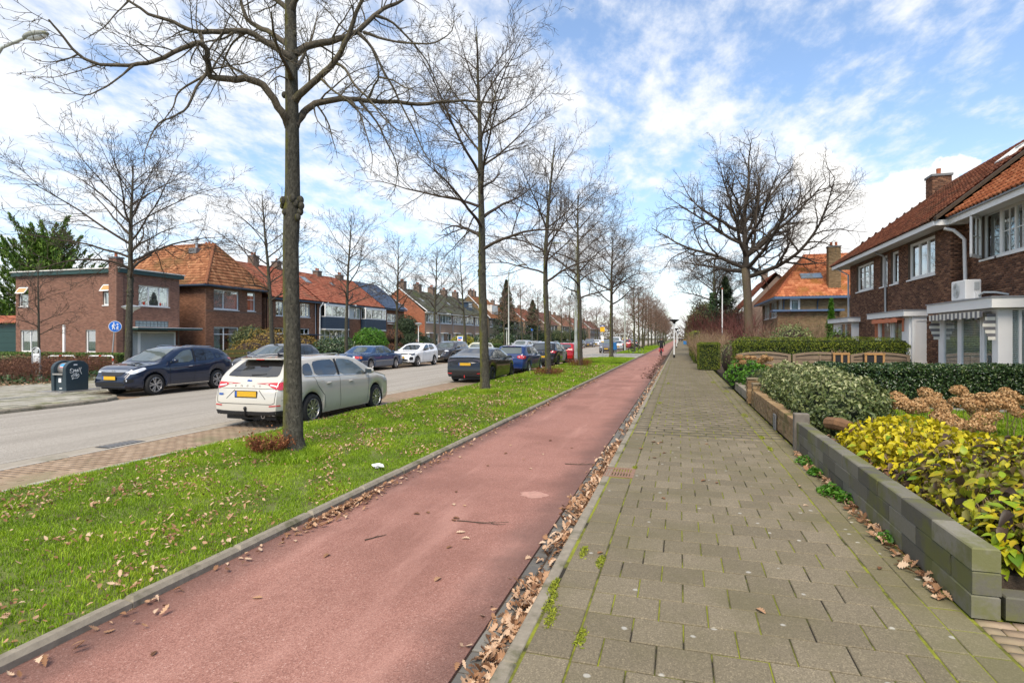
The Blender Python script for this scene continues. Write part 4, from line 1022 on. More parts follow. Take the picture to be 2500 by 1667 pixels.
class Tubes:
 def __init__(s):s.g={}
 def add(s,pts,rad,n):s.g.setdefault((len(pts),n),[]).append((pts,rad))
 def arrays(s):
  VV=[];FF=[];base=0
  for (m,n),lst in s.g.items():
   P=np.array([q[0] for q in lst],dtype=np.float64);Rr=np.array([q[1] for q in lst],dtype=np.float64)
   T=np.empty_like(P);T[:,1:-1]=P[:,2:]-P[:,:-2];T[:,0]=P[:,1]-P[:,0];T[:,-1]=P[:,-1]-P[:,-2]
   T/=np.linalg.norm(T,axis=2,keepdims=True)+1e-9
   ref=np.zeros_like(T);ax=np.argmin(np.abs(T[:,0]),axis=1);ref[np.arange(len(P)),:,ax]=1
   A=np.cross(T,ref);A/=np.linalg.norm(A,axis=2,keepdims=True)+1e-9;B=np.cross(T,A)
   q=2*np.pi*np.arange(n)/n
   V=P[:,:,None]+(A[:,:,None]*np.cos(q)[None,None,:,None]+B[:,:,None]*np.sin(q)[None,None,:,None])*Rr[:,:,None,None]
   K=len(P);VV.append(V.reshape(-1,3))
   i=np.arange(m-1)[:,None];k=np.arange(n)[None];k2=(k+1)%n
   f=np.stack([i*n+k,i*n+k2,(i+1)*n+k2,(i+1)*n+k],-1).reshape(-1,4)
   FF.append((f[None]+(np.arange(K)*m*n)[:,None,None]).reshape(-1,4)+base);base+=K*m*n
  return np.concatenate(VV),np.concatenate(FF)
 def build(s,name,mat,parent,world=False):
  V,F=s.arrays();return mesh_np(name,V,F,mat,parent,smooth=True,world=world)
def rvec(rng):
 v=Vector((rng.gauss(0,1),rng.gauss(0,1),rng.gauss(0,1)));return v.normalized()
def branch_pts(rng,p,d,L,n,wander,trop):
 pts=[p.copy()];dirs=[d.copy()];st=L/n
 for i in range(n):
  d=(d+rvec(rng)*wander+Vector((0,0,trop))*(1.0 if not callable(trop) else 1)).normalized()
  p=p+d*st;pts.append(p.copy());dirs.append(d.copy())
 return pts,dirs
def sub_branches(T,rng,pts,dirs,L,r,level,cfg):
 if level>=len(cfg['num']):return
 num=cfg['num'][level];n=len(pts)-1
 cnt=max(1,int(num*(L/cfg['ref'][level])**.8+rng.random()))
 for k in range(cnt):
  f=cfg['t0'][level]+(1-cfg['t0'][level])*((k+rng.random())/cnt)
  x=f*n;i=min(int(x),n-1);q=x-i
  p=pts[i].lerp(pts[i+1],q);t=dirs[min(i+1,n)]
  a=rvec(rng);a=(a-t*a.dot(t));
  if a.length<1e-3:continue
  a.normalize();a=(a+Vector((0,0,cfg['lift'][level]))).normalized()
  ang=math.radians(cfg['ang'][level]+rng.uniform(-15,15));d=(t*math.cos(ang)+a*math.sin(ang)).normalized()
  l=L*cfg['ratio'][level]*(1.15-.55*f)*rng.uniform(.65,1.25)
  ev_=cfg.get('env')
  if ev_:
   q_=p+d*l;e_=(q_.x/ev_[0])**2+(q_.y/ev_[0])**2+((q_.z-ev_[1])/ev_[2])**2
   if e_>1.0:l*=.35 if e_>1.15 else .6
  rr=max(cfg['rmin'],r*(1-f*.75)*cfg['rr'][level])
  sg=cfg['seg'][level]
  pp,dd=branch_pts(rng,p,d,l,sg,cfg['wan'][level],cfg['trop'][level])
  T.add(pp,[max(cfg['rmin']*.6,rr*(1-.8*j/sg)) for j in range(sg+1)],cfg['sides'][level])
  sub_branches(T,rng,pp,dd,l,rr,level+1,cfg)
LIME=dict(num=(11,7,4),ref=(3.2,1.3,.6),t0=(.18,.15,.1),lift=(.1,.1,.0),ang=(48,45,42),ratio=(.46,.46,.5),rmin=.0056,rr=(.5,.5,.55),seg=(6,5,3),wan=(.20,.26,.3),trop=(.03,.04,.03),sides=(5,4,3))
def lime_tree(name,label,x,y,H,r0,base,spread,seed,group=None,cfg=LIME,nlimb=20,mat_t=None,mat_c=None,lean=0,knob=True,crown_mat=None,z0=0.0,cat='tree',spike=1.0):
 rng=random.Random(seed)
 R=root(name,(x,y,z0),label,cat,group)
 tr,dr=branch_pts(rng,Vector((0,0,0)),Vector((lean,0,1)).normalized(),H*.97,14,.028,.03)
 rad=[]
 for j in range(15):
  f=j/14;q=r0*(1-f)**.75*.95+.012
  if j==0:q*=1.35
  rad.append(q)
 mb=MB();mb.tube([tr[0]-Vector((0,0,.15))]+tr[:1]+[tr[0].lerp(tr[1],.25)]+tr[1:],[rad[0]*1.1,rad[0]*1.02,r0*1.03]+rad[1:],14)
 if knob:
  for zz in (base*.86,base*1.0):
   i=min(13,int(zz/(H*.97)*14));c=tr[i].lerp(tr[i+1],(zz/(H*.97)*14)-i)
   for k in range(6):
    a=k*1.05+rng.random();rk=r0*rng.uniform(.22,.38)
    mb.ell((c.x+math.cos(a)*rad[i]*.82,c.y+math.sin(a)*rad[i]*.82,c.z+rng.uniform(-.12,.12)),(rk,rk,rk*1.3),8,6)
 mb.build('trunk',mat_t or M['bark'],R,'all',world=False)
 T=Tubes()
 for k in range(nlimb):
  f=(k+rng.random()*.6)/nlimb;z=base+(H*.93-base)*f
  i=min(13,int(z/(H*.97)*14));p=tr[i].lerp(tr[min(i+1,14)],min(1,max(0,z/(H*.97)*14-i)))
  a=k*2.4+rng.uniform(-.5,.5);up=.45+.75*f+rng.uniform(-.15,.2)
  d=Vector((math.cos(a),math.sin(a),up)).normalized()
  L=spread*(math.sin(math.pi*min(1,.28+.72*f))**.8*.95+.16)*rng.uniform(.8,1.15)
  rr=max(.014,r0*(.42-.30*f))*rng.uniform(.8,1.1)
  pts,dirs=branch_pts(rng,p,d,L,9,.15,.02-.05*(1-f))
  T.add(pts,[max(.005,rr*(1-.88*j/9)) for j in range(10)],7)
  sub_branches(T,rng,pts,dirs,L,rr,0,cfg)
 T.build('crown',crown_mat or M['twig'],R)
 return R
#
near=root('lime_tree',(-5.66,7.40,0),'nearest bare lime tree on the verge, thick trunk beside the estate car','tree','trees along the verge')
DN=-SY*-5.66+CY*7.40
def tp(cx,cy,dd=0.0):
 return at_d(cx/1.96,cy/1.96,DN+dd)-Vector((-5.66,7.40,0))
rng=random.Random(3)
trk=[Vector((.02,0,-.15)),Vector((.02,0,.0)),Vector((0,0,.25))]+[tp(*q) for q in ((1400,1700),(1394,1450),(1391,1176),(1397,1000),(1400,900),(1399,750),(1398,600),(1396,450),(1394,300),(1391,150),(1390,0),(1387,-200),(1384,-420),(1380,-640),(1378,-820))]
trr=[.27,.205,.150,.126,.120,.116,.122,.110,.105,.100,.096,.091,.088,.08,.066,.05,.032,.012]
mb=MB();mb.tube(trk,trr,18)
for (cx,cy,rr) in ((1355,960,.05),(1438,958,.05),(1442,985,.045),(1352,985,.04),(1436,1012,.05),(1362,1015,.04),(1400,950,.05),(1375,985,.05),(1425,1040,.045),(1415,975,.05),(1360,455,.04),(1418,250,.035),(1376,210,.04),(1412,160,.03)):
 c=tp(cx,cy,rng.uniform(-.1,.02));mb.ell(c,(rr,rr,rr*1.35),10,8)
mb.build('trunk',M['bark'],near,'all',world=False)
T=Tubes()
LIMBS=[([(1410,600),(1435,570),(1470,520),(1530,490),(1640,475),(1750,481),(1850,487),(2000,497),(2130,490),(2220,480),(2345,490),(2420,470)],0,.9,.062),([(1385,610),(1366,570),(1330,510),(1260,410),(1170,378),(1100,380),(1010,365),(995,300),(988,240),(950,205),(870,235),(740,290),(620,315),(480,310),(370,260),(300,180),(235,100)],0,-1.6,.062),([(1405,490),(1435,455),(1490,400),(1580,320),(1650,210),(1690,100),(1735,0),(1790,-140),(1830,-260)],0,-.6,.062),([(1400,270),(1425,245),(1500,215),(1620,190),(1710,150),(1790,80),(1860,30),(1930,0),(2020,-60),(2120,-90)],0,.8,.066),([(1390,285),(1370,265),(1270,200),(1180,155),(1050,150),(930,150),(830,105),(710,65),(610,0),(520,-80)],0,-.9,.060),([(1390,230),(1365,210),(1280,150),(1200,110),(1160,40),(1150,-40),(1120,-150),(1060,-260)],0,1.2,.052),([(1392,100),(1370,40),(1290,-20),(1180,-60),(1060,-80),(900,-120),(760,-190)],0,.5,.048),([(1392,60),(1430,-20),(1520,-90),(1620,-150),(1760,-220),(1900,-260)],0,-.7,.046),([(1390,-100),(1330,-180),(1240,-250),(1130,-340),(1050,-440)],0,-.8,.04),([(1390,-140),(1450,-230),(1540,-320),(1640,-430)],0,.8,.04),([(1395,380),(1380,330),(1350,280),(1330,230),(1310,150),(1300,60)],0,-2.0,.04),([(1400,350),(1440,300),(1460,250),(1500,160),(1520,60)],0,2.2,.04),([(1715,158),(1780,230),(1830,330),(1880,420),(1930,520),(1990,640),(2040,750),(2110,800),(2210,850)],.3,.4,.024),([(1680,480),(1720,540),(1745,620),(1780,740),(1775,830)],.2,-.3,.018),([(1720,485),(1800,580),(1850,680),(1900,790),(1890,900),(1850,960)],.2,.8,.018),([(1600,300),(1650,330),(1700,410),(1770,480),(1830,560),(1900,620),(1970,640)],-.2,-.9,.022),([(1540,380),(1590,430),(1650,470),(1720,520),(1810,540),(1880,560)],-.2,-.9,.018),([(1800,75),(1880,110),(1960,190),(2040,290),(2100,420),(2150,500)],.4,1.1,.022),([(1740,155),(1860,195),(1980,208),(2080,205),(2160,150),(2175,60)],.4,0,.022),([(1765,470),(1790,410),(1812,370),(1800,290),(1770,220),(1740,180)],.3,-.4,.018),([(1812,370),(1880,385),(1940,420),(2010,440),(2090,470)],0,-.6,.014),([(1000,340),(940,420),(900,510),(830,560),(760,590),(710,680),(685,780)],-.4,-1.2,.022),([(1008,350),(920,395),(850,450),(830,510),(780,580),(715,650)],-.4,-.6,.018),([(1170,160),(1120,200),(1085,260),(1050,360),(1010,440),(950,540)],-.3,.3,.018),([(960,160),(975,210),(1000,300)],-.5,-.6,.018),([(640,312),(560,380),(480,430),(400,458),(300,420),(180,370)],-1.2,-1.9,.014),([(470,308),(380,340),(260,370),(170,365)],-1.2,-1.2,.009),([(370,262),(300,290),(200,295),(110,250)],-1.4,-1.8,.009),([(1120,155),(1060,190),(960,210),(910,300),(950,325),(990,310)],-.4,-.1,.016),([(1290,160),(1300,230),(1320,330),(1318,480)],.2,.5,.012),([(1000,360),(1040,290),(1100,200),(1140,110),(1170,30)],-.4,0,.016),([(620,0),(560,60),(500,130),(440,170),(400,190)],-.6,-1,.012),([(1400,400),(1340,365),(1290,400),(1270,440)],0,-.6,.014),([(1500,500),(1520,580),(1590,640),(1660,690)],.1,-.3,.012),([(2100,490),(2160,560),(2230,620),(2290,730)],.8,1.0,.014),([(1960,495),(2010,560),(2090,600),(2200,700)],.6,.2,.012),]
NC=dict(num=(19,8,4),ref=(3.0,1.0,.45),t0=(.22,.12,.1),lift=(-.06,0,.0),ang=(52,48,45),ratio=(.36,.45,.5),rmin=.0038,rr=(.42,.5,.55),seg=(7,5,3),wan=(.24,.28,.3),trop=(-.015,.02,.03),sides=(5,4,3))
for pts,d0,d1,r in LIMBS:
 n=len(pts);P3=[tp(c[0],c[1],d0+(d1-d0)*(i/(n-1))) for i,c in enumerate(pts)]
 out=[]
 for i in range(n-1):
  p0,p1,p2,p3=P3[max(i-1,0)],P3[i],P3[i+1],P3[min(i+2,n-1)]
  for k in range(3):
   u=k/3;out.append(.5*((2*p1)+(p2-p0)*u+(2*p0-5*p1+4*p2-p3)*u*u+(3*p1-p0-3*p2+p3)*u**3))
 out.append(P3[-1]);L=sum((a-b).length for a,b in zip(out[1:],out[:-1]))
 out=[p+rvec(rng)*min(.012,r*.2) for p in out]
 m=len(out)-1;T.add(out,[max(.004,r*(1.25 if j<2 else 1)*(1-.82*j/m)) for j in range(m+1)],8)
 dirs=[(out[min(i+1,m)]-out[max(i-1,0)]).normalized() for i in range(m+1)]
 sub_branches(T,rng,out,dirs,L*.8,r*.8,0,NC)
T.build('crown',mk_bark('lime_branch_bark',(.06,.05,.036),(.13,.11,.08),(.15,.14,.03),.5),near)
#
lab=['second bare lime tree of the verge row, behind the black car','third bare lime tree of the verge row with rusty shoots at its foot','fourth bare lime tree of the verge row next to the grey pole','bare lime tree on the small grass patch before the bus stop']
spec=[(-6.05,17.5,12.3,.155,4.6,3.6,11),(-6.0,26.6,12.0,.15,4.4,3.6,12),(-5.95,35.4,11.6,.16,4.2,3.8,13),(-5.9,52.0,11.5,.19,4.6,4.6,14)]
for l,(x,y,H,r0,b,sp,sd_) in zip(lab,spec):lime_tree('lime_tree',l,x,y,H,r0,b,sp,sd_,'trees along the verge')
FAR=dict(LIME,num=(8,6,3),rmin=.0115,sides=(4,3,3),seg=(4,3,2))
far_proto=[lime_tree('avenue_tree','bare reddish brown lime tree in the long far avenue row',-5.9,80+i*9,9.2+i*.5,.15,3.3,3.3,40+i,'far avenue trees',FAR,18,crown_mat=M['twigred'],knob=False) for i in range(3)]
yy=[107+i*8.6 for i in range(22)]
for i,y in enumerate(yy):
 o=copy_tree(far_proto[i%3]);o.location=(-5.9+random.uniform(-.3,.3),y,0);o.rotation_euler=(0,0,random.uniform(0,6));s=random.uniform(.95,1.12);o.scale=(s,s,s)
#
LL=['bare young lime tree before the flat roofed house','bare lime tree of the left row before the hipped house','bare lime tree of the left row behind the blue saloon','bare lime tree of the left row behind the white crossover','bare lime tree of the left row before the grey roof','bare lime tree of the left row beside the tall street lamp',None]
lefty=[16.3,24.2,30.8,37.3,44.1,51.3]
hts=[8.6,9.4,9.6,9.2,9.6,10.6]
for k,(y,H) in enumerate(zip(lefty,hts)):
 lime_tree('street_lime',LL[k],-19.7,y,H,.135 if k==0 else .12,4.0 if k==0 else 3.6,3.5 if k==0 else 2.9,60+k,'trees of the left row',dict(LIME,num=(9,6,3),rmin=.0072),20 if k else 24,knob=k==0)
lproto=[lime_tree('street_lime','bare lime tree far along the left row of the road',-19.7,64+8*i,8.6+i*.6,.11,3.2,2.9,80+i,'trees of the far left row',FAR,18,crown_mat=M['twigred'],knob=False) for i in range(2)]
for i in range(20):
 o=copy_tree(lproto[i%2]);o.location=(-19.7+random.uniform(-.4,.4),80+i*8.2,0);o.rotation_euler=(0,0,random.uniform(0,6));s=random.uniform(.9,1.15);o.scale=(s,s,s)
lime_tree('young_tree','slender young bare tree against the flat roofed house side wall',-34.6,23.2,6.0,.07,1.9,2.1,91,None,FAR,16,knob=False)
#
def oak(name,label,x,y,H,r0,bole,seed):
 rng=random.Random(seed);R=root(name,(x,y,0),label,'tree');T=Tubes();B=MB()
 tr,dr=branch_pts(rng,Vector((0,0,-.1)),Vector((-.02,0,1)),bole,6,.02,.02)
 B.tube(tr,[r0*1.25,r0*1.05,r0,r0*.97,r0*.95,r0*.97,r0],16);B.build('trunk',M['oakbark'],R,'all',world=False)
 cfg=dict(env=(9.8,12.6,8.6),num=(10,7,3),ref=(6,2.6,1.1),t0=(.2,.12,.1),lift=(.15,.1,0),ang=(46,48,46),ratio=(.46,.48,.5),rmin=.011,rr=(.58,.52,.5),seg=(8,6,3),wan=(.34,.40,.40),trop=(.03,.04,.03),sides=(6,4,3))
 lead,ld=branch_pts(rng,tr[-1],Vector((.06,0,1)),H-bole-1.0,12,.10,.02)
 T.add(lead,[max(.02,r0*.8*(1-.93*j/12)) for j in range(13)],10);sub_branches(T,rng,lead,ld,(H-bole)*.7,r0*.6,0,cfg)
 for k in range(17):
  f=k/17;a=k*2.4+rng.uniform(-.4,.4);z=bole-.6+(H-bole)*.42*f
  if z<=bole:p=tr[-1].lerp(tr[-2],min(1,(bole-z)/1.0))
  else:
   i=min(11,int((z-bole)/(H-bole-1)*12));p=lead[i]
  L=(H-bole)*(.80-.20*f)*rng.uniform(.85,1.12)
  pts,dirs=branch_pts(rng,p,Vector((math.cos(a),math.sin(a),.05+1.15*f**.9)).normalized(),L,12,.17,.035)
  rr=r0*(.56-.22*f)
  for j_ in range(1,13):
   q_=pts[j_];e_=(q_.x**2+q_.y**2)/96+((q_.z-12.6)/8.6)**2
   if e_>1:pts[j_]=Vector((q_.x,q_.y,q_.z-12.6))/math.sqrt(e_)+Vector((0,0,12.6))+rvec(rng)*.15
  T.add(pts,[max(.014,rr*(1-.86*j/12)) for j in range(13)],8);sub_branches(T,rng,pts,dirs,L,rr,0,cfg)
 T.build('crown',M['oaktwig'],R);return R
M['oaktwig']=mk('oak_branch_bark',(.062,.048,.034),.9,.3,2)
oak('oak_tree','huge spreading bare oak with thick trunk in front of the orange roofed house',6.0,54.0,21.2,.36,8.0,5)
#
def scatter_leaves(name,P,N,size,mat,parent=None,asp=.5,fold=.25,jit=.9,rnd=None,kind=None,curl=0.0,rng=RNG,smooth=False):
 n=len(P);P=np.asarray(P);N=np.asarray(N)
 size=np.asarray(size)*np.ones(n)
 nn=N+rng.normal(0,jit,(n,3));nn/=np.linalg.norm(nn,axis=1,keepdims=True)+1e-9
 t=rng.normal(0,1,(n,3));t-=nn*np.sum(t*nn,1,keepdims=True);t/=np.linalg.norm(t,axis=1,keepdims=True)+1e-9
 b=np.cross(nn,t)
 L=size[:,None];Wd=L*asp
 p0=P-t*L*.5;p1=P+t*L*.5-nn*L*curl
 m0=P-t*L*.12+nn*L*curl*.3
 l_=m0+b*Wd*.5+nn*Wd*fold;r_=m0-b*Wd*.5+nn*Wd*fold
 l2=P+t*L*.22+b*Wd*.40+nn*Wd*fold*.7;r2=P+t*L*.22-b*Wd*.40+nn*Wd*fold*.7
 V=np.stack([p0,l_,l2,p1,r2,r_],1).reshape(-1,3)
 bf=np.array([(0,3,2,1),(0,5,4,3)])
 F=(bf[None]+(np.arange(n)*6)[:,None,None]).reshape(-1,4)
 rr=rng.random(n) if rnd is None else rnd
 return mesh_np(name,V,F,mat,parent,rnd=np.repeat(rr,2),kind=kind,smooth=smooth)
def quads(name,P,N,size,mat,parent=None,asp=.35,jit=.7,rnd=None,kind=None,rng=RNG,along=None):
 n=len(P);nn=N+rng.normal(0,jit,(n,3));nn/=np.linalg.norm(nn,axis=1,keepdims=True)+1e-9
 t=rng.normal(0,1,(n,3)) if along is None else along+rng.normal(0,.35,(n,3));t-=nn*np.sum(t*nn,1,keepdims=True);t/=np.linalg.norm(t,axis=1,keepdims=True)+1e-9;b=np.cross(nn,t)
 L=(np.asarray(size)*np.ones(n))[:,None]*.5;Wd=L*asp
 V=np.stack([P-t*L,P-b*Wd,P+t*L,P+b*Wd],1).reshape(-1,3)
 F=np.arange(n*4).reshape(-1,4)
 return mesh_np(name,V,F,mat,parent,rnd=rng.random(n) if rnd is None else rnd,kind=kind)
def box_pts(n,x0,x1,y0,y1,z0,z1,depth=.10,faces='LRFBT',rnd_edge=.12,bul=0.0,rng=RNG):
 ar={'L':(y1-y0)*(z1-z0),'R':(y1-y0)*(z1-z0),'F':(x1-x0)*(z1-z0),'B':(x1-x0)*(z1-z0),'T':(x1-x0)*(y1-y0)}
 tot=sum(ar[f] for f in faces);PP=[];NNs=[]
 for f in faces:
  k=int(n*ar[f]/tot);a,b=rng.random(k),rng.random(k);d=rng.random(k)**1.6*depth
  z=z0+(z1-z0)*b;x=x0+(x1-x0)*a;y=y0+(y1-y0)*a
  if f=='L':p=np.stack([x0+d,y,z],1);nn=(-1,0,.3)
  elif f=='R':p=np.stack([x1-d,y,z],1);nn=(1,0,.3)
  elif f=='F':p=np.stack([x,y0+d,z],1);nn=(0,-1,.3)
  elif f=='B':p=np.stack([x,y1-d,z],1);nn=(0,1,.3)
  else:p=np.stack([x,y0+(y1-y0)*b,z1-d],1);nn=(0,0,1)
  PP.append(p);NNs.append(np.tile(np.array(nn,float),(k,1)))
 P=np.concatenate(PP);N=np.concatenate(NNs)
 if rnd_edge:
  for ax,lo,hi in ((0,x0,x1),(1,y0,y1)):
   dx=np.minimum(P[:,ax]-lo,hi-P[:,ax]);tz=(P[:,2]-(z1-rnd_edge))/rnd_edge;m=(dx<rnd_edge)&(tz>0)
   e=1-dx[m]/rnd_edge;P[m,2]-=rnd_edge*.6*e**2*tz[m]
 w=np.sin(P[:,0]*2.1+P[:,1]*1.7)*np.sin(P[:,0]*5.3+1+P[:,2]*3)*.03+bul*0
 return P+N*w[:,None],N
def hedge(name,label,x0,x1,y0,y1,z1,n,leaf,size,core,cat='hedge',z0=0.05,group=None,asp=.4,folded=False,depth=.12,faces='LRFBT',rnd_edge=.15,jit=.75):
 h=root(name,((x0+x1)/2,(y0+y1)/2,0),label,cat,group)
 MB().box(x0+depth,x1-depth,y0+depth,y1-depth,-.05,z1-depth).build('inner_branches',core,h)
 P,N=box_pts(n,x0,x1,y0,y1,z0,z1,depth,faces,rnd_edge)
 sz=RNG.uniform(.7,1.25,len(P))*size
 (scatter_leaves if folded else quads)('foliage',P,N,sz,leaf,h,asp=asp,jit=jit,kind='stuff');return h
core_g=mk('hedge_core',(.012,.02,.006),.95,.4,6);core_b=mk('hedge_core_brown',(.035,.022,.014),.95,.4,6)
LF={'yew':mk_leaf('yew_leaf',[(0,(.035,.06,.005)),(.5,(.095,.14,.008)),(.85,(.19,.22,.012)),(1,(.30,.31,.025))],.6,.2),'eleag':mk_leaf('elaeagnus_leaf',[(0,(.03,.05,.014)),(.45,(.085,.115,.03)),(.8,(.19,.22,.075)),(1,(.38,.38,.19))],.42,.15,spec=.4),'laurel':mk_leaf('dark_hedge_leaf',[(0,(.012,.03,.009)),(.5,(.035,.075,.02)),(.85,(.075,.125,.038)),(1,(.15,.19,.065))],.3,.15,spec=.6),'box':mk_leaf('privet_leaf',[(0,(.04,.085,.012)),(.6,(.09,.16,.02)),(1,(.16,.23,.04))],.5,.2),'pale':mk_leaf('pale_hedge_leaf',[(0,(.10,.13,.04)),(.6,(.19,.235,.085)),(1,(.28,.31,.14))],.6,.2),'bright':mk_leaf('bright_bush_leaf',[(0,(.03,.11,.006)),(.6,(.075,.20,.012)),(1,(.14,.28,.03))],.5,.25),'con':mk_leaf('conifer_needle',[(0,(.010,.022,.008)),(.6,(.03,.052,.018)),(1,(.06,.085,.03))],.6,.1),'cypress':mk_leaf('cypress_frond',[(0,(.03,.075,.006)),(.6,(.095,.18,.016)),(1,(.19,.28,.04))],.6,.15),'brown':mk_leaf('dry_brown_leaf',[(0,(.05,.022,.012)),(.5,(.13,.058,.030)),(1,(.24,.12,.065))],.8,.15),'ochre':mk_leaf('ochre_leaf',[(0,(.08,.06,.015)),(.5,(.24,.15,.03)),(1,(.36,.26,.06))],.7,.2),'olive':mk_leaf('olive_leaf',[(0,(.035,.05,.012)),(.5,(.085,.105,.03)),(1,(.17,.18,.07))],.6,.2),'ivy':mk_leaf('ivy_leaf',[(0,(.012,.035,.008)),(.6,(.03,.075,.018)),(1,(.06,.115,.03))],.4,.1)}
hedge('clipped_yew_hedge','long flat topped yew hedge standing behind the wooden fence',1.95,7.65,22.6,23.5,1.79,30000,LF['yew'],.055,core_g,rnd_edge=.35)
hedge('dark_leafy_hedge','dark glossy leafy hedge crossing the front garden below the white bays',3.3,9.6,15.95,16.75,1.14,19000,LF['laurel'],.062,core_g,folded=True,asp=.52,faces='FTL',rnd_edge=.2,depth=.16,jit=.9)
def mound_pts(n,c,r,rng=RNG,shell=.22,flat=.0):
 v=rng.normal(0,1,(n,3));v[:,2]=np.abs(v[:,2])*1.0-.25*rng.random(n);v/=np.linalg.norm(v,axis=1,keepdims=True)
 k=1-rng.random(n)**1.8*shell
 bump=1+.08*np.sin(v[:,0]*9+v[:,1]*7+c[0])*np.sin(v[:,2]*8+v[:,1]*11)+.05*np.sin(v[:,0]*21+v[:,2]*17)
 sup=np.power(np.abs(v),.72)*np.sign(v);sup=v*(1-flat)+sup*flat
 return np.array(c)+sup*np.array(r)*(k*bump)[:,None],v
e_=root('silvery_shrub',(3.1,13,0),'big silvery green broad-leaved shrub spilling over the low brick wall','shrub')
Ps,Ns=[],[]
for c,r,k in (((2.72,11.5,.28),(.86,1.15,.84),6500),((2.78,13.4,.3),(.86,1.5,.88),6500),((2.7,15.6,.3),(.8,1.5,.84),4500)):
 p,n_=mound_pts(k,c,r,flat=.35);Ps.append(p);Ns.append(n_)
Ps=np.concatenate(Ps);Ns=np.concatenate(Ns);ok=(Ps[:,2]>.08)&(Ps[:,0]>1.93);Ps,Ns=Ps[ok],Ns[ok]
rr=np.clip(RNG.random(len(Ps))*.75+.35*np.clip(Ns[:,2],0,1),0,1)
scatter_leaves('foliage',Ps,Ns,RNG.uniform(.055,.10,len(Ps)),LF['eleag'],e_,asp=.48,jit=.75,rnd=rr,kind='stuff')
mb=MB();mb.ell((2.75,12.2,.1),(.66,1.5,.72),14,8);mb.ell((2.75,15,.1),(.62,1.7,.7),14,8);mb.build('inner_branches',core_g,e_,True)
def shrub(name,label,blobs,leaf,size,n,asp=.42,core=core_g,folded=True,zmin=.05,jit=.7,cat='shrub',group=None,shell=.3):
 c0=blobs[0][0];R=root(name,(c0[0],c0[1],0),label,cat,group);PP=[];NNs=[]
 tot=sum(b[1][0]*b[1][2] for b in blobs)
 mb=MB()
 for c,r in blobs:
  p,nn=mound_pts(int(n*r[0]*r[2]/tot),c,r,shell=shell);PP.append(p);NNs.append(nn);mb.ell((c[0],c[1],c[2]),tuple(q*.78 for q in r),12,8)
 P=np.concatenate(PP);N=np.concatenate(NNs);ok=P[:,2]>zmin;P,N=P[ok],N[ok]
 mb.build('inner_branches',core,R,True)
 (scatter_leaves if folded else quads)('foliage',P,N,RNG.uniform(.65,1.3,len(P))*size,leaf,R,asp=asp,jit=jit,kind='stuff');return R
shrub('rhododendron','fresh green rhododendron mound at the pavement edge beyond the brick wall',[((2.2,21.2,.35),(.7,.9,.75)),((2.5,20.0,.3),(.65,.7,.62))],LF['bright'],.13,1500,.35)
shrub('small_shrub','loose olive green shrub between the silvery shrub and the rhododendron',[((2.6,18.3,.3),(.7,1.0,.6))],LF['olive'],.07,1500)
hedge('hedge_block','square clipped green hedge block at the pavement edge by the lamp post',.98,2.15,32.7,34.4,1.52,9000,LF['yew'],.06,core_g)
hedge('far_hedge','tall narrow clipped hedge along the far pavement',.95,1.5,44.5,60,2.3,7000,LF['yew'],.10,core_g)
hedge('low_far_hedge','low clipped hedge end beside the bare brown shrubs',.95,1.45,41,43,1.15,2500,LF['yew'],.07,core_g)
hedge('corner_hedge','long clipped green hedge before the flat roofed house',-49,-29.5,23.7,24.5,.93,12000,LF['box'],.10,core_g,faces='FTR')
hedge('pale_low_hedge','pale green low hedge in front of the taller corner hedge',-40,-31.8,21.4,22.2,.80,4000,LF['pale'],.10,core_g,faces='FTR')
def brushwood(name,label,pts,n,h,mat,leafm,seed,cat='shrub',group=None,leaves=0,spread=.25,lsize=.05,fork=3,r=.006):
 rng=random.Random(seed);R=root(name,(pts[0][0],pts[0][1],0),label,cat,group);T=Tubes();tips=[]
 o=Vector((pts[0][0],pts[0][1],0))
 for k in range(n):
  cx,cy,rad=pts[k%len(pts)][:3];a=rng.uniform(0,6.28);q=rad*math.sqrt(rng.random());p=Vector((cx+q*math.cos(a),cy+q*math.sin(a),0))-o
  d=Vector((math.cos(a)*spread,math.sin(a)*spread,1)).normalized();L=h*rng.uniform(.6,1.05)
  pp,dd=branch_pts(rng,p,d,L,5,.13,.02);T.add(pp,[r*(1.1-.75*j/5) for j in range(6)],3)
  for f in range(fork):
   i=rng.randint(2,4);d2=(dd[i]+rvec(rng)*.7).normalized();p2,_=branch_pts(rng,pp[i],d2,L*.4,3,.2,.04);T.add(p2,[r*.6,r*.5,r*.4,r*.3],3);tips.append(p2[-1]);tips.append(p2[2])
 T.build('stems',mat,R)
 if leaves:
  tp_=np.array([tuple(rng.choice(tips)+rvec(rng)*.08) for _ in range(leaves)])
  quads('foliage',tp_+np.array(tuple(o)),np.tile([0,0,1.],(leaves,1)),RNG.uniform(.7,1.3,leaves)*lsize,leafm,R,asp=.6,jit=1.2,kind='stuff')
 return R
M['stemred']=mk('red_brown_stem',(.15,.065,.04),.9,.25,4);M['stemtan']=mk('tan_stem',(.24,.165,.10),.9,.25,4);M['stemmaroon']=mk('maroon_stem',(.14,.05,.04),.9,.25,4)
bedp=[]
for i in range(9):
 f=i/8;bedp.append((-24.6-3.6*f,16.2+5.4*f,.95));bedp.append((-27.2-3.0*f,15.6+5.2*f,1.0))
for i in range(5):bedp.append((-29.5-i*1.6,16.2+.4*i,1.2))
brushwood('brown_shrub_bed','bed of dry reddish brown low shrubs behind the waste container',bedp,1500,.88,M['stemred'],LF['brown'],21,leaves=9000,lsize=.07,fork=4)
gcp=np.stack([RNG.uniform(-29,-23.8,900),RNG.uniform(15,20.5,900),RNG.uniform(.05,.28,900)],1)
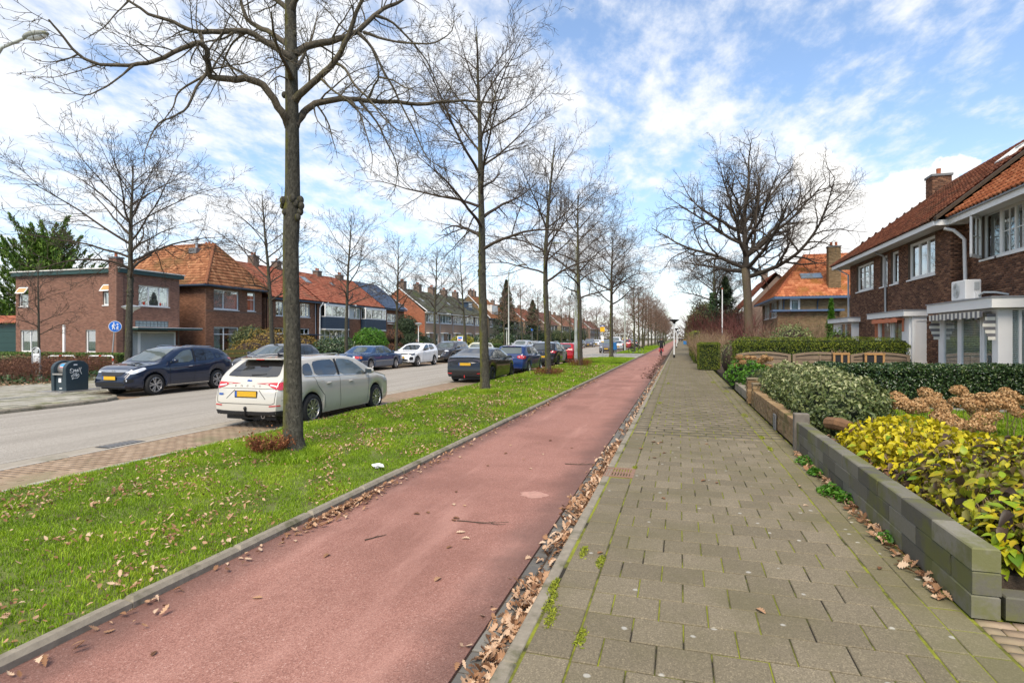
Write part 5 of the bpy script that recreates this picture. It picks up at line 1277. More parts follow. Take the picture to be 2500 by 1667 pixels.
gc=quads('ground_ivy',gcp[(gcp[:,0]+24.0)*-1.0<(gcp[:,1]-13.6)*.55+1.2],np.tile([0,0,1.],(((gcp[:,0]+24.0)*-1.0<(gcp[:,1]-13.6)*.55+1.2).sum(),1)),.14,LF['ivy'],None,asp=.7);tag(gc,'dark ground ivy under the brown shrub bed','ivy',kind='stuff')
shrub('ochre_shrub','ochre brown autumn shrub before the hipped house',[((-31,37.5,1.0),(2.2,2.2,1.5)),((-30.5,40.5,.8),(1.8,1.9,1.3)),((-30,34.5,.6),(1.4,1.6,1.1))],LF['ochre'],.14,6000,.5,core_b,shell=.5)
shrub('olive_shrub','olive green shrub left of the ochre garden shrub',[((-32.3,37.0,1.2),(1.4,1.6,1.5))],LF['olive'],.14,2500,.5)
shrub('dark_garden_bush','low dark green bush left of the round green bush',[((-27.5,41,.6),(1.6,2.0,1.2)),((-28,44,.5),(1.6,1.8,1.3))],LF['laurel'],.16,3500,.5)
shrub('reddish_garden_bush','low red tinged garden bush left of the ball bush',[((-26.2,43.0,.4),(1.2,1.4,.8)),((-25.4,41.2,.3),(.9,1.2,.7))],LF['olive'],.11,2600,.5,core_b)
shrub('ball_bush','rounded bright green bush behind the blue saloon',[((-26.3,44.9,1.2),(1.55,1.5,1.45))],LF['bright'],.13,5200,.5)
shrub('brown_ball_shrub','rounded bare brown shrub right of the bright ball bush',[((-26.5,49.6,1.8),(.95,1.0,.8)),((-26.5,49.6,.7),(1.0,1.0,.8))],LF['brown'],.10,2600,.5,core_b)
shrub('dark_spreading_conifer','dark spreading evergreen before the orange brick gable',[((-29.0,57.5,1.3),(2.2,1.8,1.5)),((-29.2,57.5,2.8),(1.4,1.4,1.5)),((-28.2,58.8,1.0),(1.8,1.5,1.0))],LF['con'],.22,6500,.3,folded=False)
shrub('yellow_bush','yellow green bush by the terrace behind the pale yellow car',[((-26,66.5,.9),(1.6,1.6,1.2))],mk_leaf('yellow_leaf',[(0,(.16,.16,.01)),(1,(.42,.38,.03))]),.14,2200,.5)
for k,(x,y,r,lf,lb) in enumerate(((-25.2,52.5,.9,'box','low green hedge bush behind the white crossover'),(-26,73,1.4,'laurel','dark bush left of the tall street lamp base'),(-25.5,78,1.1,'olive','olive bush right of the tall street lamp base'),(-27,88,1.8,'laurel','dark bush behind the parked blue hatchback roof'),(-26,97,1.6,'con','dark evergreen bush left of the bus stop sign'),(-26,112,2.2,'con','broad dark evergreen farther along the left gardens'),(-27,130,2.6,'olive','olive shrub group far along the left gardens'),(-26,150,3,'con','distant dark evergreen shrub along the left gardens'))):
 shrub('garden_bush',lb,[((x,y,r*.6),(r,r,r*.9))],LF[lf],.16+r*.03,1600,.5,folded=False,group='garden bushes on the left')
hedge('garden_hedge','low green garden hedge along the left pavement by the parked cars',-24.4,-23.7,46,76,.95,6500,LF['box'],.12,core_g,faces='RTF')
hedge('far_garden_hedge','low dark garden hedge farther along the left pavement',-24.4,-23.7,80,150,1.0,5000,LF['laurel'],.18,core_g,faces='RTF')
def conifer(name,label,x,y,H,r,n,leaf,seed,droop=-.25,z0=.6,size=.3,sparse=1.0):
 rng=random.Random(seed);R=root(name,(x,y,0),label,'tree',None)
 MB().tube([(x,y,-.1),(x,y,H*.5),(x,y,H)],[r*.07,r*.04,.02],8).build('trunk',M['bark'],R,True)
 P=[];N=[]
 for k in range(n):
  f=rng.random()**.8;z=z0+(H-z0)*f;a=rng.uniform(0,6.28);lay=.72+.28*math.sin(z*5.5+math.sin(a*3)*1.5)
  q=r*(1-f)**.85*(rng.random()**.45)*lay+.05
  P.append((x+q*math.cos(a),y+q*math.sin(a),z+droop*q*.6));N.append((math.cos(a)*.3,math.sin(a)*.3,1))
 quads('crown',np.array(P),np.array(N),RNG.uniform(.7,1.4,n)*size,leaf,R,asp=.28,jit=.45,kind=None);return R
conifer('spruce_tree','dark pointed spruce standing left of the orange gabled house',-28,92,11.5,3.6,9000,LF['con'],31,size=.42)
conifer('small_conifer','smaller dark conifer right of the pointed spruce',-27,106,9.0,3.6,6000,LF['con'],32,size=.45)
conifer('garden_conifer','dark conifer beside the white flagpole on the right',5.0,68,8.6,2.9,7000,LF['con'],33,size=.34,z0=1.0)
conifer('columnar_cypress','small pointed green cypress by the white porch',8.6,37.5,4.1,.42,3000,LF['bright'],34,droop=0,size=.14,z0=1.5)
shrub('ivy_mass','rounded dark evergreen mass hiding the far pavement',[((3.6,88,3.2),(2.6,4,3.6)),((4.2,96,3.8),(2.6,5,3.8))],LF['olive'],.30,5200,.5,folded=False)
cy=root('cypress_tree',(-53,36,0),'tall dark cypress with upswept fronds behind the flat roofed house','tree')
rng=random.Random(77);P=[];N=[];A_=[];T=Tubes();o=Vector((-53,36,0))
MB().tube([(-53,36,-.1),(-52.8,36,6),(-52.5,36,10.5)],[.4,.25,.08],10).build('trunk',M['bark'],cy,True)
for k in range(120):
 a=k*2.4+rng.uniform(-.4,.4);z=.8+8.8*(k/120)+rng.uniform(-.4,.4);L=max((7.6-.55*max(0,z-2.0))*rng.uniform(.6,1.1),1.8)
 pts,dirs=branch_pts(rng,Vector((0,0,z)),Vector((math.cos(a),math.sin(a),.12+.07*z)).normalized(),L,8,.05,.085)
 T.add(pts,[.06*(1-.8*j/8) for j in range(9)],4)
 for i in range(210):
  f=.2+.8*rng.random();x_=f*8;i0=min(7,int(x_));p=pts[i0].lerp(pts[i0+1],x_-i0);sp=.34*(1.12-f)
  P.append(tuple(p+o+Vector((rng.gauss(0,sp),rng.gauss(0,sp),rng.gauss(-.05,sp*.7)))));N.append(tuple(rvec(rng)));A_.append(tuple(dirs[i0+1]+Vector((0,0,.25))))
T.build('limbs',M['twig'],cy)
quads('crown',np.array(P),np.array(N),RNG.uniform(.22,.55,len(P)),LF['cypress'],cy,asp=.26,jit=.1,along=np.array(A_))
shrub('background_tree','round green tree in front of the cypress at the left edge',[((-54.5,34.2,1.6),(2.6,1.6,2.4)),((-58,34,2.5),(3.6,2,3.2))],LF['cypress'],.26,7000,.5,folded=False,cat='tree')
for nm,lb,x0,x1,y0,y1,h_,n_ in (('far_tree_belt','brown grey mass of distant bare trees closing the road',-130,70,330,350,11,16000),('far_right_trees','mixed distant trees behind the gardens on the far right',2.5,16,104,300,9,15000),('far_left_trees','distant bare trees behind the far left houses',-130,-46,60,330,10,9000)):
 xx=RNG.uniform(x0,x1,n_);yy_=RNG.uniform(y0,y1,n_);hh=h_*(.62+.38*np.sin(xx*.31+yy_*.07)*np.sin(xx*.13+yy_*.23));zz_=hh*RNG.random(n_)**.7
 tag(quads(nm,np.stack([xx,yy_,zz_],1),np.tile([0,-1.,.2],(n_,1)),RNG.uniform(.5,1.5,n_),mk_leaf(nm+'_twigs',[(0,(.05,.04,.03)),(.6,(.13,.095,.07)),(1,(.16,.14,.08))],.9,.1) if nm!='far_right_trees' else LF['olive'],None,asp=.3,jit=.8),lb,'trees',kind='stuff')
lime_tree('ivy_clad_tree','bare tree with ivy covered trunk beyond the far hedge',4.2,77,12.5,.34,4.2,5.2,51,None,dict(LIME,rmin=.008),16,knob=False)
iv=root('trunk_ivy',(4.2,77,0),'ivy climbing the trunk of the bare tree beyond the far hedge','ivy');k=4200
zz_=RNG.random(k)**1.4*7.5;aa=RNG.random(k)*6.28;rd=(.45+1.1*np.exp(-((zz_-1.5)/1.6)**2))*(.6+.5*RNG.random(k));pv=np.stack([4.2+rd*np.cos(aa),77+rd*np.sin(aa),zz_],1)
quads('foliage',pv,np.stack([np.cos(aa),np.sin(aa),.4+0*aa],1),.22,LF['ivy'],iv,asp=.7,kind='stuff')
lime_tree('bare_garden_tree','slender bare tree right of the ivy clad trunk',5.8,79,12.0,.18,4.5,4.0,52,None,FAR,14,knob=False)
brushwood('maroon_shrub','tall bare maroon shrub in front of the oak trunk',[(4.6,44,.9),(5.4,45.5,1.0)],130,3.8,M['stemmaroon'],LF['brown'],61,leaves=500,spread=.75,fork=6,r=.014)
brushwood('red_twig_shrub','bare red twigged shrub behind the tan shrubs on the right',[(3.2,62,1.6),(4.5,60,1.6)],300,4.6,M['stemmaroon'],LF['brown'],62,leaves=1200,spread=.5,fork=6,r=.016)
brushwood('tan_shrub','row of bare tan shrubs along the far right hedge',[(1.9,36+i*2.4,.7) for i in range(8)],520,2.1,M['stemtan'],LF['ochre'],63,leaves=1500,spread=.3,fork=5,r=.009)
brushwood('tan_garden_shrub','bare tan garden shrubs before the orange roofed house',[(6+i*.8,40+(i%2)*2,.8) for i in range(7)],420,2.8,M['stemtan'],LF['olive'],64,leaves=2600,spread=.4,fork=5,r=.009,lsize=.07)
shrub('variegated_bush','pale green garden bush above the clipped yew hedge',[((5.3,30.5,1.2),(1.1,1.2,1.25))],LF['pale'],.10,2600,.5,core_b,shell=.6)
shrub('rosehip_bush','straggling rust and green bush behind the left end of the yew hedge',[((3.4,31,.9),(1.4,1.3,1.0)),((2.4,29,.7),(.6,1.2,.9))],LF['olive'],.09,2600,.5,core_b,shell=.6)
shrub('yellow_flower_bush','green bush with yellow tips beside the white porch',[((7.3,30.5,1.0),(.7,.9,1.25))],LF['box'],.09,1600,.5,core_b,shell=.7)
#
def grass(name,label,n,xr,yr,hmin,hmax,wd,mat,zf,clump=1.0,seed=1,cond=None):
 r=np.random.default_rng(seed);x=r.uniform(*xr,n);y=r.uniform(*yr,n)
 if cond is not None:ok=cond(x,y);x,y=x[ok],y[ok]
 n=len(x)
 cl=.5+.5*np.sin(x*3.1+1.3*np.sin(y*2.3))*np.sin(y*2.7+1.1*np.sin(x*3.7))
 cl2=.5+.5*np.sin(x*9.7+2*np.sin(y*7.9))*np.sin(y*8.3+2*np.sin(x*6.1))
 h=(hmin+(hmax-hmin)*r.random(n))*(.55+.6*cl*clump+.3*cl2);z=zf(x,y)
 a=r.uniform(0,6.28,n);lean=r.uniform(.2,1.0,n)*h;w=wd*r.uniform(.7,1.3,n)
 dx,dy=np.cos(a)*lean,np.sin(a)*lean;b=r.uniform(0,6.28,n);bx,by=np.cos(b)*w*.5,np.sin(b)*w*.5
 p=lambda X,Y,Z:np.stack([X,Y,Z],1)
 V=np.stack([p(x-bx,y-by,z-.01),p(x+bx,y+by,z-.01),p(x+bx*.8+dx*.35,y+by*.8+dy*.35,z+h*.6),p(x-bx*.8+dx*.35,y-by*.8+dy*.35,z+h*.6),p(x+dx,y+dy,z+h*.92)],1).reshape(-1,3)
 k=(np.arange(n)*5)[:,None]
 F=np.concatenate([k+np.array([[0,1,2]]),k+np.array([[0,2,3]]),k+np.array([[3,2,4]])],1).reshape(-1,3)
 rv=np.clip(r.random(n)*.55+.45*cl,0,1)
 return tag(mesh_np(name,V,F,mat,None,rnd=np.repeat(rv,3)),label,'grass',kind='stuff')
LF['grass']=mk_leaf('grass_blade',[(0,(.085,.155,.007)),(.35,(.18,.30,.010)),(.75,(.30,.435,.018)),(1,(.48,.50,.06))],.55,.35)
def vz(x,y):return -.03+.05*np.sin(np.pi*np.clip((x+7.6)/3.92,0,1))**.7
fr=lambda x,y:((CY*x+SY*y)/(-SY*x+CY*y)>-.95)&(np.sin(x*4.3+2*np.sin(y*3.1))*np.sin(y*3.7+2*np.sin(x*2.7))+.5*np.sin(x*13+y*11)+.45*np.sin(x*31+2*np.sin(y*23))*np.sin(y*37)+np.random.default_rng(3).normal(0,.35,len(x))<1.05)
grass('verge_grass','short green grass of the verge near the camera',150000,(-7.62,-3.66),(2.0,9.0),.012,.046,.006,LF['grass'],vz,seed=1,cond=fr)
grass('verge_grass','green grass of the verge in the middle distance',80000,(-7.62,-3.66),(9,20),.02,.055,.011,LF['grass'],vz,seed=2)
grass('verge_grass','green grass of the verge farther along',60000,(-7.62,-3.66),(20,51.2),.035,.085,.022,LF['grass'],vz,seed=3,cond=lambda x,y:(y<39.5)|(y>41))
grass('verge_grass','distant green grass of the verge beyond the bus stop',20000,(-7.0,-3.66),(65,130),.04,.10,.05,LF['grass'],vz,seed=4)
grass('front_lawn_grass','fresh green lawn grass in the front garden',40000,(3.4,7.4),(10.2,15.6),.03,.07,.012,LF['grass'],lambda x,y:.07+0*x,seed=5)
tuft=[(-5.75,7.25,.55),(-5.35,7.05,.45),(-6.1,17.2,.5),(-5.7,17.4,.4)]
for k,(x,y,r) in enumerate(tuft):
 grass('grass_tuft',('tall grass tuft at the foot of the nearest tree' if k<2 else 'tall grass tuft at the foot of the second tree'),2500,(x-r,x+r),(y-r,y+r),.06,.15,.008,LF['grass'],vz,seed=20+k,cond=lambda X,Y,x=x,y=y,r=r:(X-x)**2+(Y-y)**2<r*r)
M['rust']=mk('rusty_shoot',(.17,.05,.02),.9,.35,8)
LF['rust']=mk_leaf('rusty_leaf',[(0,(.06,.02,.01)),(.5,(.20,.07,.025)),(1,(.34,.15,.06))],.8,.2)
for l,(x,y,r,h_) in zip(('dry rusty shoots at the foot of the nearest tree','dry rusty shoots round the foot of the third verge tree','dry rusty shoots round the foot of the fourth verge tree'),((-5.90,7.22,.20,.34),(-5.95,26.3,.62,.40),(-5.9,35.0,.6,.55))):
 brushwood('basal_shoots',l,[(x,y,r)],170,h_,M['rust'],LF['rust'],int(y),leaves=520,spread=.6,fork=4,r=.004,lsize=.045,cat='shoots')
LF['moss']=mk_leaf('moss_leaf',[(0,(.12,.15,.01)),(1,(.33,.36,.03))],.8,.2)
k=0;mp_=[]
for (x,y,r) in ((-.60,4.55,.05),(-.78,3.55,.06),(-.83,3.75,.06),(-.86,4.0,.05),(-.56,3.35,.04),(-.58,7.95,.04),(-.76,4.7,.05),(1.40,9.9,.08),(1.42,11,.07),(1.45,14,.15),(1.5,20,.2),(1.3,24,.2),(-.5,16,.12),(-.4,23,.15)):
 q=220;a=RNG.random(q)*6.28;rr_=r*np.sqrt(RNG.random(q));mp_.append(np.stack([x+rr_*np.cos(a)*.35+.012*RNG.normal(0,1,q),y+rr_*2.6*np.sin(a)+.02*RNG.normal(0,1,q),.002+.02*RNG.random(q)*(1-rr_/r)],1))
mp_=np.concatenate(mp_);tag(quads('moss_tufts',mp_,np.tile([0,0,1.],(len(mp_),1)),RNG.uniform(.015,.035,len(mp_)),LF['moss'],None,asp=.3,jit=1.0),'small moss and grass tufts in the pavement joints','moss',kind='stuff')
wp=[]
for (x,y,r,q) in ((1.68,7.25,.15,260),(1.74,6.95,.10,120),(1.70,8.2,.10,140),(1.72,8.9,.14,180),(1.74,5.7,.07,50)):
 a=RNG.random(q)*6.28;rr_=r*np.sqrt(RNG.random(q));wp.append(np.stack([np.minimum(x+rr_*np.cos(a),1.77),y+rr_*1.6*np.sin(a),.02+.12*RNG.random(q)*(1-rr_/r)],1))
wp=np.concatenate(wp);tag(scatter_leaves('wall_weeds',wp,np.tile([-.3,0,1.],(len(wp),1)),RNG.uniform(.03,.075,len(wp)),LF['bright'],None,asp=.5,jit=.6),'green weeds growing at the foot of the block wall','weeds',kind='stuff')
#
def oak_leaf_shape():
 pts=[]
 for t_,w in ((0,.02),(.08,.03),(.18,.16),(.26,.09),(.36,.27),(.46,.13),(.58,.32),(.68,.16),(.80,.24),(.9,.10),(1.0,.02)):pts.append((t_-.5,w))
 return pts
def leaf_litter(name,label,P,size,mat,seed,flat=.25,z=.006):
 r=np.random.default_rng(seed);n=len(P);sh=oak_leaf_shape();m=len(sh)
 loc=np.array([(t_,w,0) for t_,w in sh]+[(t_,-w,0) for t_,w in sh]+[(t_,0,0) for t_,w in sh]);
 S_=r.uniform(.6,1.25,n)*size;a=r.uniform(0,6.28,n);cu=r.normal(0,.9,n);cv=r.uniform(0,1.2,n)
 X=loc[None,:,0]*S_[:,None];Y=loc[None,:,1]*S_[:,None];Z=cu[:,None]*.35*X**2/S_[:,None]*1.6+cv[:,None]*np.abs(Y)*.7
 tx,ty=r.normal(0,flat,n),r.normal(0,flat,n);Z=Z+X*tx[:,None]+Y*ty[:,None];Z=Z-Z.min(1,keepdims=True)
 ca,sa=np.cos(a)[:,None],np.sin(a)[:,None]
 V=np.stack([P[:,0:1]+X*ca-Y*sa,P[:,1:2]+X*sa+Y*ca,P[:,2:3]+z+Z],2).reshape(-1,3)
 f=[]
 for i in range(m-1):f+=[(2*m+i,2*m+i+1,i+1,i),(m+i,m+i+1,2*m+i+1,2*m+i)]
 F=(np.array(f)[None]+(np.arange(n)*3*m)[:,None,None]).reshape(-1,4)
 return tag(mesh_np(name,V,F,mat,None,rnd=np.repeat(r.random(n),len(f))),label,'leaves',kind='stuff')
LEAFST=[(0,(.13,.06,.028)),(.3,(.28,.14,.065)),(.65,(.46,.28,.16)),(1,(.60,.44,.30))]
LF['fallen']=mk_leaf('fallen_leaf',LEAFST,.75,.15);LF['fallen_o']=mk_leaf('fallen_leaf_single',LEAFST,.75,.15,False)
r=np.random.default_rng(5)
def verge_leaves(n,y0,y1,seed):
 r=np.random.default_rng(seed);n*=3;x=-7.55+3.85*r.random(n)**.8;y=r.uniform(y0,y1,n)
 k_=(np.sin(x*2.3+1.7*np.sin(y*1.1))*np.sin(y*1.9+1.3*np.sin(x*2.9))+.35*np.sin(x*7+y*5)+r.normal(0,.55,n))>.22;x,y=x[k_],y[k_];n=len(x)
 return np.stack([x,y,vz(x,y)+r.uniform(.015,.04,n)],1)
leaf_litter('fallen_leaves','scattered brown leaves on the near verge grass',verge_leaves(2600,1.6,9,1),.044,LF['fallen'],1,.4)
leaf_litter('fallen_leaves','scattered brown leaves on the middle verge grass',verge_leaves(2400,9,20,2),.052,LF['fallen'],2,.4)
leaf_litter('fallen_leaves','scattered brown leaves on the far verge grass',verge_leaves(1000,20,36,3),.08,LF['fallen'],3,.4)
n=3400;y=np.concatenate([r.uniform(1.8,10,2300),r.uniform(10,40,1100)]);x=-.955-.17*np.abs(r.normal(0,.55,n));dens=(np.sin(y*2.2)*.5+np.sin(y*5.1+1)*.5+np.sin(y*.9)*.6+r.normal(0,.6,n))>-.55
g_=np.stack([np.maximum(x,-1.25),y,-.08+r.uniform(0,.05,n)*(1.15+x)],1)[dens]
leaf_litter('gutter_leaves','brown leaves heaped in the gutter along the pavement kerb',g_,.062,LF['fallen'],4,.5,.008)
n=700;y=np.concatenate([r.normal(5.4,.45,260),r.uniform(2.2,25,440)]);x=np.where(np.arange(n)<260,-3.52+np.abs(r.normal(0,.09,n)),-3.54+np.abs(r.normal(0,.10,n)))
leaf_litter('path_edge_leaves','brown leaves gathered along the verge kerb of the bike path',np.stack([x,y,-.07+r.uniform(0,.02,n)],1),.06,LF['fallen'],5,.35)
n=260;y=r.uniform(4.5,9.6,n);x=1.76-np.abs(r.normal(0,.05,n));leaf_litter('wall_foot_leaves','orange brown leaves along the foot of the block wall',np.stack([x,y,0*x],1),.075,LF['fallen'],6,.4)
n=420;leaf_litter('corner_leaves','brown leaves on the far corner pavement',np.stack([r.uniform(-25.5,-23.4,n),r.uniform(12.8,17,n),0*r.random(n)],1),.10,LF['fallen'],7,.3)
n=500;y=r.uniform(26,60,n);x=-1.2-np.abs(r.normal(0,.25,n));leaf_litter('far_path_litter','dark leaf litter along the far edge of the bike path',np.stack([x,y,-.07+0*x],1),.12,mk_leaf('damp_leaf',[(0,(.04,.022,.014)),(1,(.14,.075,.045))],.8,.1),8,.2)
shp=oak_leaf_shape();m=len(shp)
def single_leaf_mesh(k):
 rg=random.Random(k);s=.078;v=[(t_*s,w*s,0) for t_,w in shp]+[(t_*s,-w*s,0) for t_,w in shp]+[(t_*s,0,0) for t_,w in shp]
 c=rg.uniform(-3,3);e=rg.uniform(.2,.6);v=[(a,b,c*a*a*1.2+abs(b)*e) for a,b,_ in v];mz=min(q[2] for q in v);v=[(a,b,q-mz) for a,b,q in v]
 f=[]
 for i in range(m-1):f+=[(2*m+i,2*m+i+1,i+1,i),(m+i,m+i+1,2*m+i+1,2*m+i)]
 me=bpy.data.meshes.new('fallen_leaf');me.from_pydata(v,[],f);me.materials.append(LF['fallen_o']);return me
lm=[single_leaf_mesh(k) for k in range(4)]
for k in range(46):
 onp=k<28
 x=random.uniform(-3.4,-1.35) if onp else random.uniform(-.7,1.6);y=2.3+8.5*random.random()**1.3
 ob=bpy.data.objects.new('fallen_leaf',lm[k%4]);C.objects.link(ob);ob.location=(x,y,-.066 if onp else .004);ob.rotation_euler=(0,0,random.uniform(0,6.28));s=random.uniform(.7,1.2);ob.scale=(s,s,s)
 tag(ob,'single dry brown oak leaf lying on the red bike path' if onp else 'single dry brown oak leaf lying on the paving tiles','leaf','single leaves on the bike path' if onp else 'single leaves on the pavement')
for k,(x,y,L,a) in enumerate(((-2.15,5.35,.55,.2),(-2.75,4.6,.22,1.0),(-1.6,8.2,.6,.1))):
 T=Tubes();rg=random.Random(k);pp,dd=branch_pts(rg,Vector((0,0,.006)),Vector((math.cos(a),math.sin(a),0)),L,6,.12,0);pp=[Vector((p.x,p.y,abs(p.z)*.3+.006)) for p in pp]
 T.add(pp,[.006*(1-.1*j) for j in range(7)],5)
 for j in (2,3,4):q,_=branch_pts(rg,pp[j],(dd[j]+rvec(rg)*.8).normalized(),L*.3,3,.2,0);T.add([Vector((p.x,p.y,abs(p.z)*.3+.006)) for p in q],[.003,.003,.002,.002],4)
 ob=T.build('fallen_twig',M['twig'],None);ob.location=(x,y,-.07)
 tag(ob,('long forked dead twig lying on the middle of the bike path','short dead twig left of the forked twig on the path','dead twig across the gutter near the drain grate')[k],'twig')
#  CARS
def paint(name,col,metal=.0,rough=.35,flake=.12):
 t=NT(name);p=t.pos();c=t.mix(t.noise(p,2.0,4,.6),sc3(col,1-flake),sc3(col,1+flake))
 sx=t.n('ShaderNodeSeparateXYZ');t.l(p,sx.inputs[0])
 dirt=t.mrange(t.math('ADD',sx.outputs[2],t.math('MULTIPLY',t.noise(p,5,5,.65),.35)),.55,.12)
 c=t.mix(t.math('MULTIPLY',dirt,.35),c,(.16,.14,.11))
 t.bsdf(c,rough,metal,None,.15,1.0,None,.03);return t.m
def carglass(name,c=(.015,.018,.018)):
 t=NT(name);t.bsdf(c,.04,0,None,.9,0,1.7);return t.m
CM={'glass':carglass('car_glass',(.035,.042,.042)),'tint':carglass('tinted_car_glass',(.006,.006,.007)),'clear':carglass('sky_reflection_car_glass',(.085,.105,.10)),'seam':mk('door_seam',(.012,.012,.012),.9,.1),'chrome':mk('chrome',(.62,.62,.62),.15,.05,3,metal=1.),'alloy':mk('alloy_silver',(.45,.45,.46),.32,.08,6,metal=.85),'red':None,'amber':None,'lens':None,'plate':mk('yellow_plate',(.62,.36,.02),.5,.12,25),'plateblue':mk('plate_blue',(.03,.10,.36),.5,.05),'darkalloy':mk('dark_alloy',(.03,.03,.032),.4,.1,metal=.5)}  # clear: pale base colour stands in for sky reflected in the windows
for k_,c_ in (('red',(.50,.010,.012)),('amber',(.75,.20,.02)),('lens',(.62,.65,.68)),('darklens',(.05,.055,.06))):
 t=NT(k_+'_lamp_lens');t.bsdf(c_,.08,0,None,.7,1.0);CM[k_]=t.m
def smooth_interp(x,pts,w=.05):
 xs=[p[0] for p in pts];ys=[p[1] for p in pts]
 return np.mean([np.interp(x+o,xs,ys) for o in np.linspace(-w,w,7)],axis=0)
def make_wheel(par,x,y,R,wd,style,side,rimmat='alloy',name='wheel'):
 s=side;rr=R*.70
 prof=[(rr,-wd/2),(R*.88,-wd/2),(R*.97,-wd*.40),(R,-wd*.25),(R,wd*.25),(R*.97,wd*.40),(R*.88,wd/2),(rr,wd/2)]
 w=MB().lathe(prof,28,'y',(x,y,R)).build(name,M['rubber'],par,True,world=False)
 mb=MB();yo=y+s*wd*.46
 mb.lathe([(rr*1.02,s*-wd*.5),(rr*1.02,0),(rr*.93,s*.004),(rr*.88,-s*.03),(rr*.86,-s*.10)],28,'y',(x,yo,R))
 n,dbl,tw,wid=style
 for k in range(n):
  a0=2*math.pi*k/n
  for o in ((-dbl,dbl) if dbl else (0,)):
   a1,a2=a0+o,a0+o*.45
   pA=(x+math.cos(a2)*rr*.16,R+math.sin(a2)*rr*.16);pB=(x+math.cos(a1+tw)*rr*.93,R+math.sin(a1+tw)*rr*.93)
   dx,dz=pB[0]-pA[0],pB[1]-pA[1];l=math.hypot(dx,dz);nx,nz=-dz/l,dx/l;q0,q1=wid*rr*.85,wid*rr
   y0_,y1_=yo-s*.012,yo-s*.05
   vs=[(pA[0]+nx*q0,y0_,pA[1]+nz*q0),(pA[0]-nx*q0,y0_,pA[1]-nz*q0),(pB[0]-nx*q1,yo-s*.006,pB[1]-nz*q1),(pB[0]+nx*q1,yo-s*.006,pB[1]+nz*q1)]
   vs+=[(v[0],y1_,v[2]) for v in vs];mb.add(vs,[(0,1,2,3),(0,3,7,4),(1,2,6,5),(2,3,7,6)])
 mb.build('rim',CM[rimmat],w,False,world=False)
 MB().lathe([(0,s*.004),(rr*.14,s*.0),(rr*.17,-s*.02),(rr*.2,-s*.05)],14,'y',(x,yo,R)).build('hub_cap',CM['alloy' if rimmat=='alloy' else 'darkalloy'],w,True,world=False)
 MB().lathe([(0,0),(rr*.9,0)],20,'y',(x,yo-s*.085,R)).build('brake_shadow',M['black'],w,world=False)
 return w
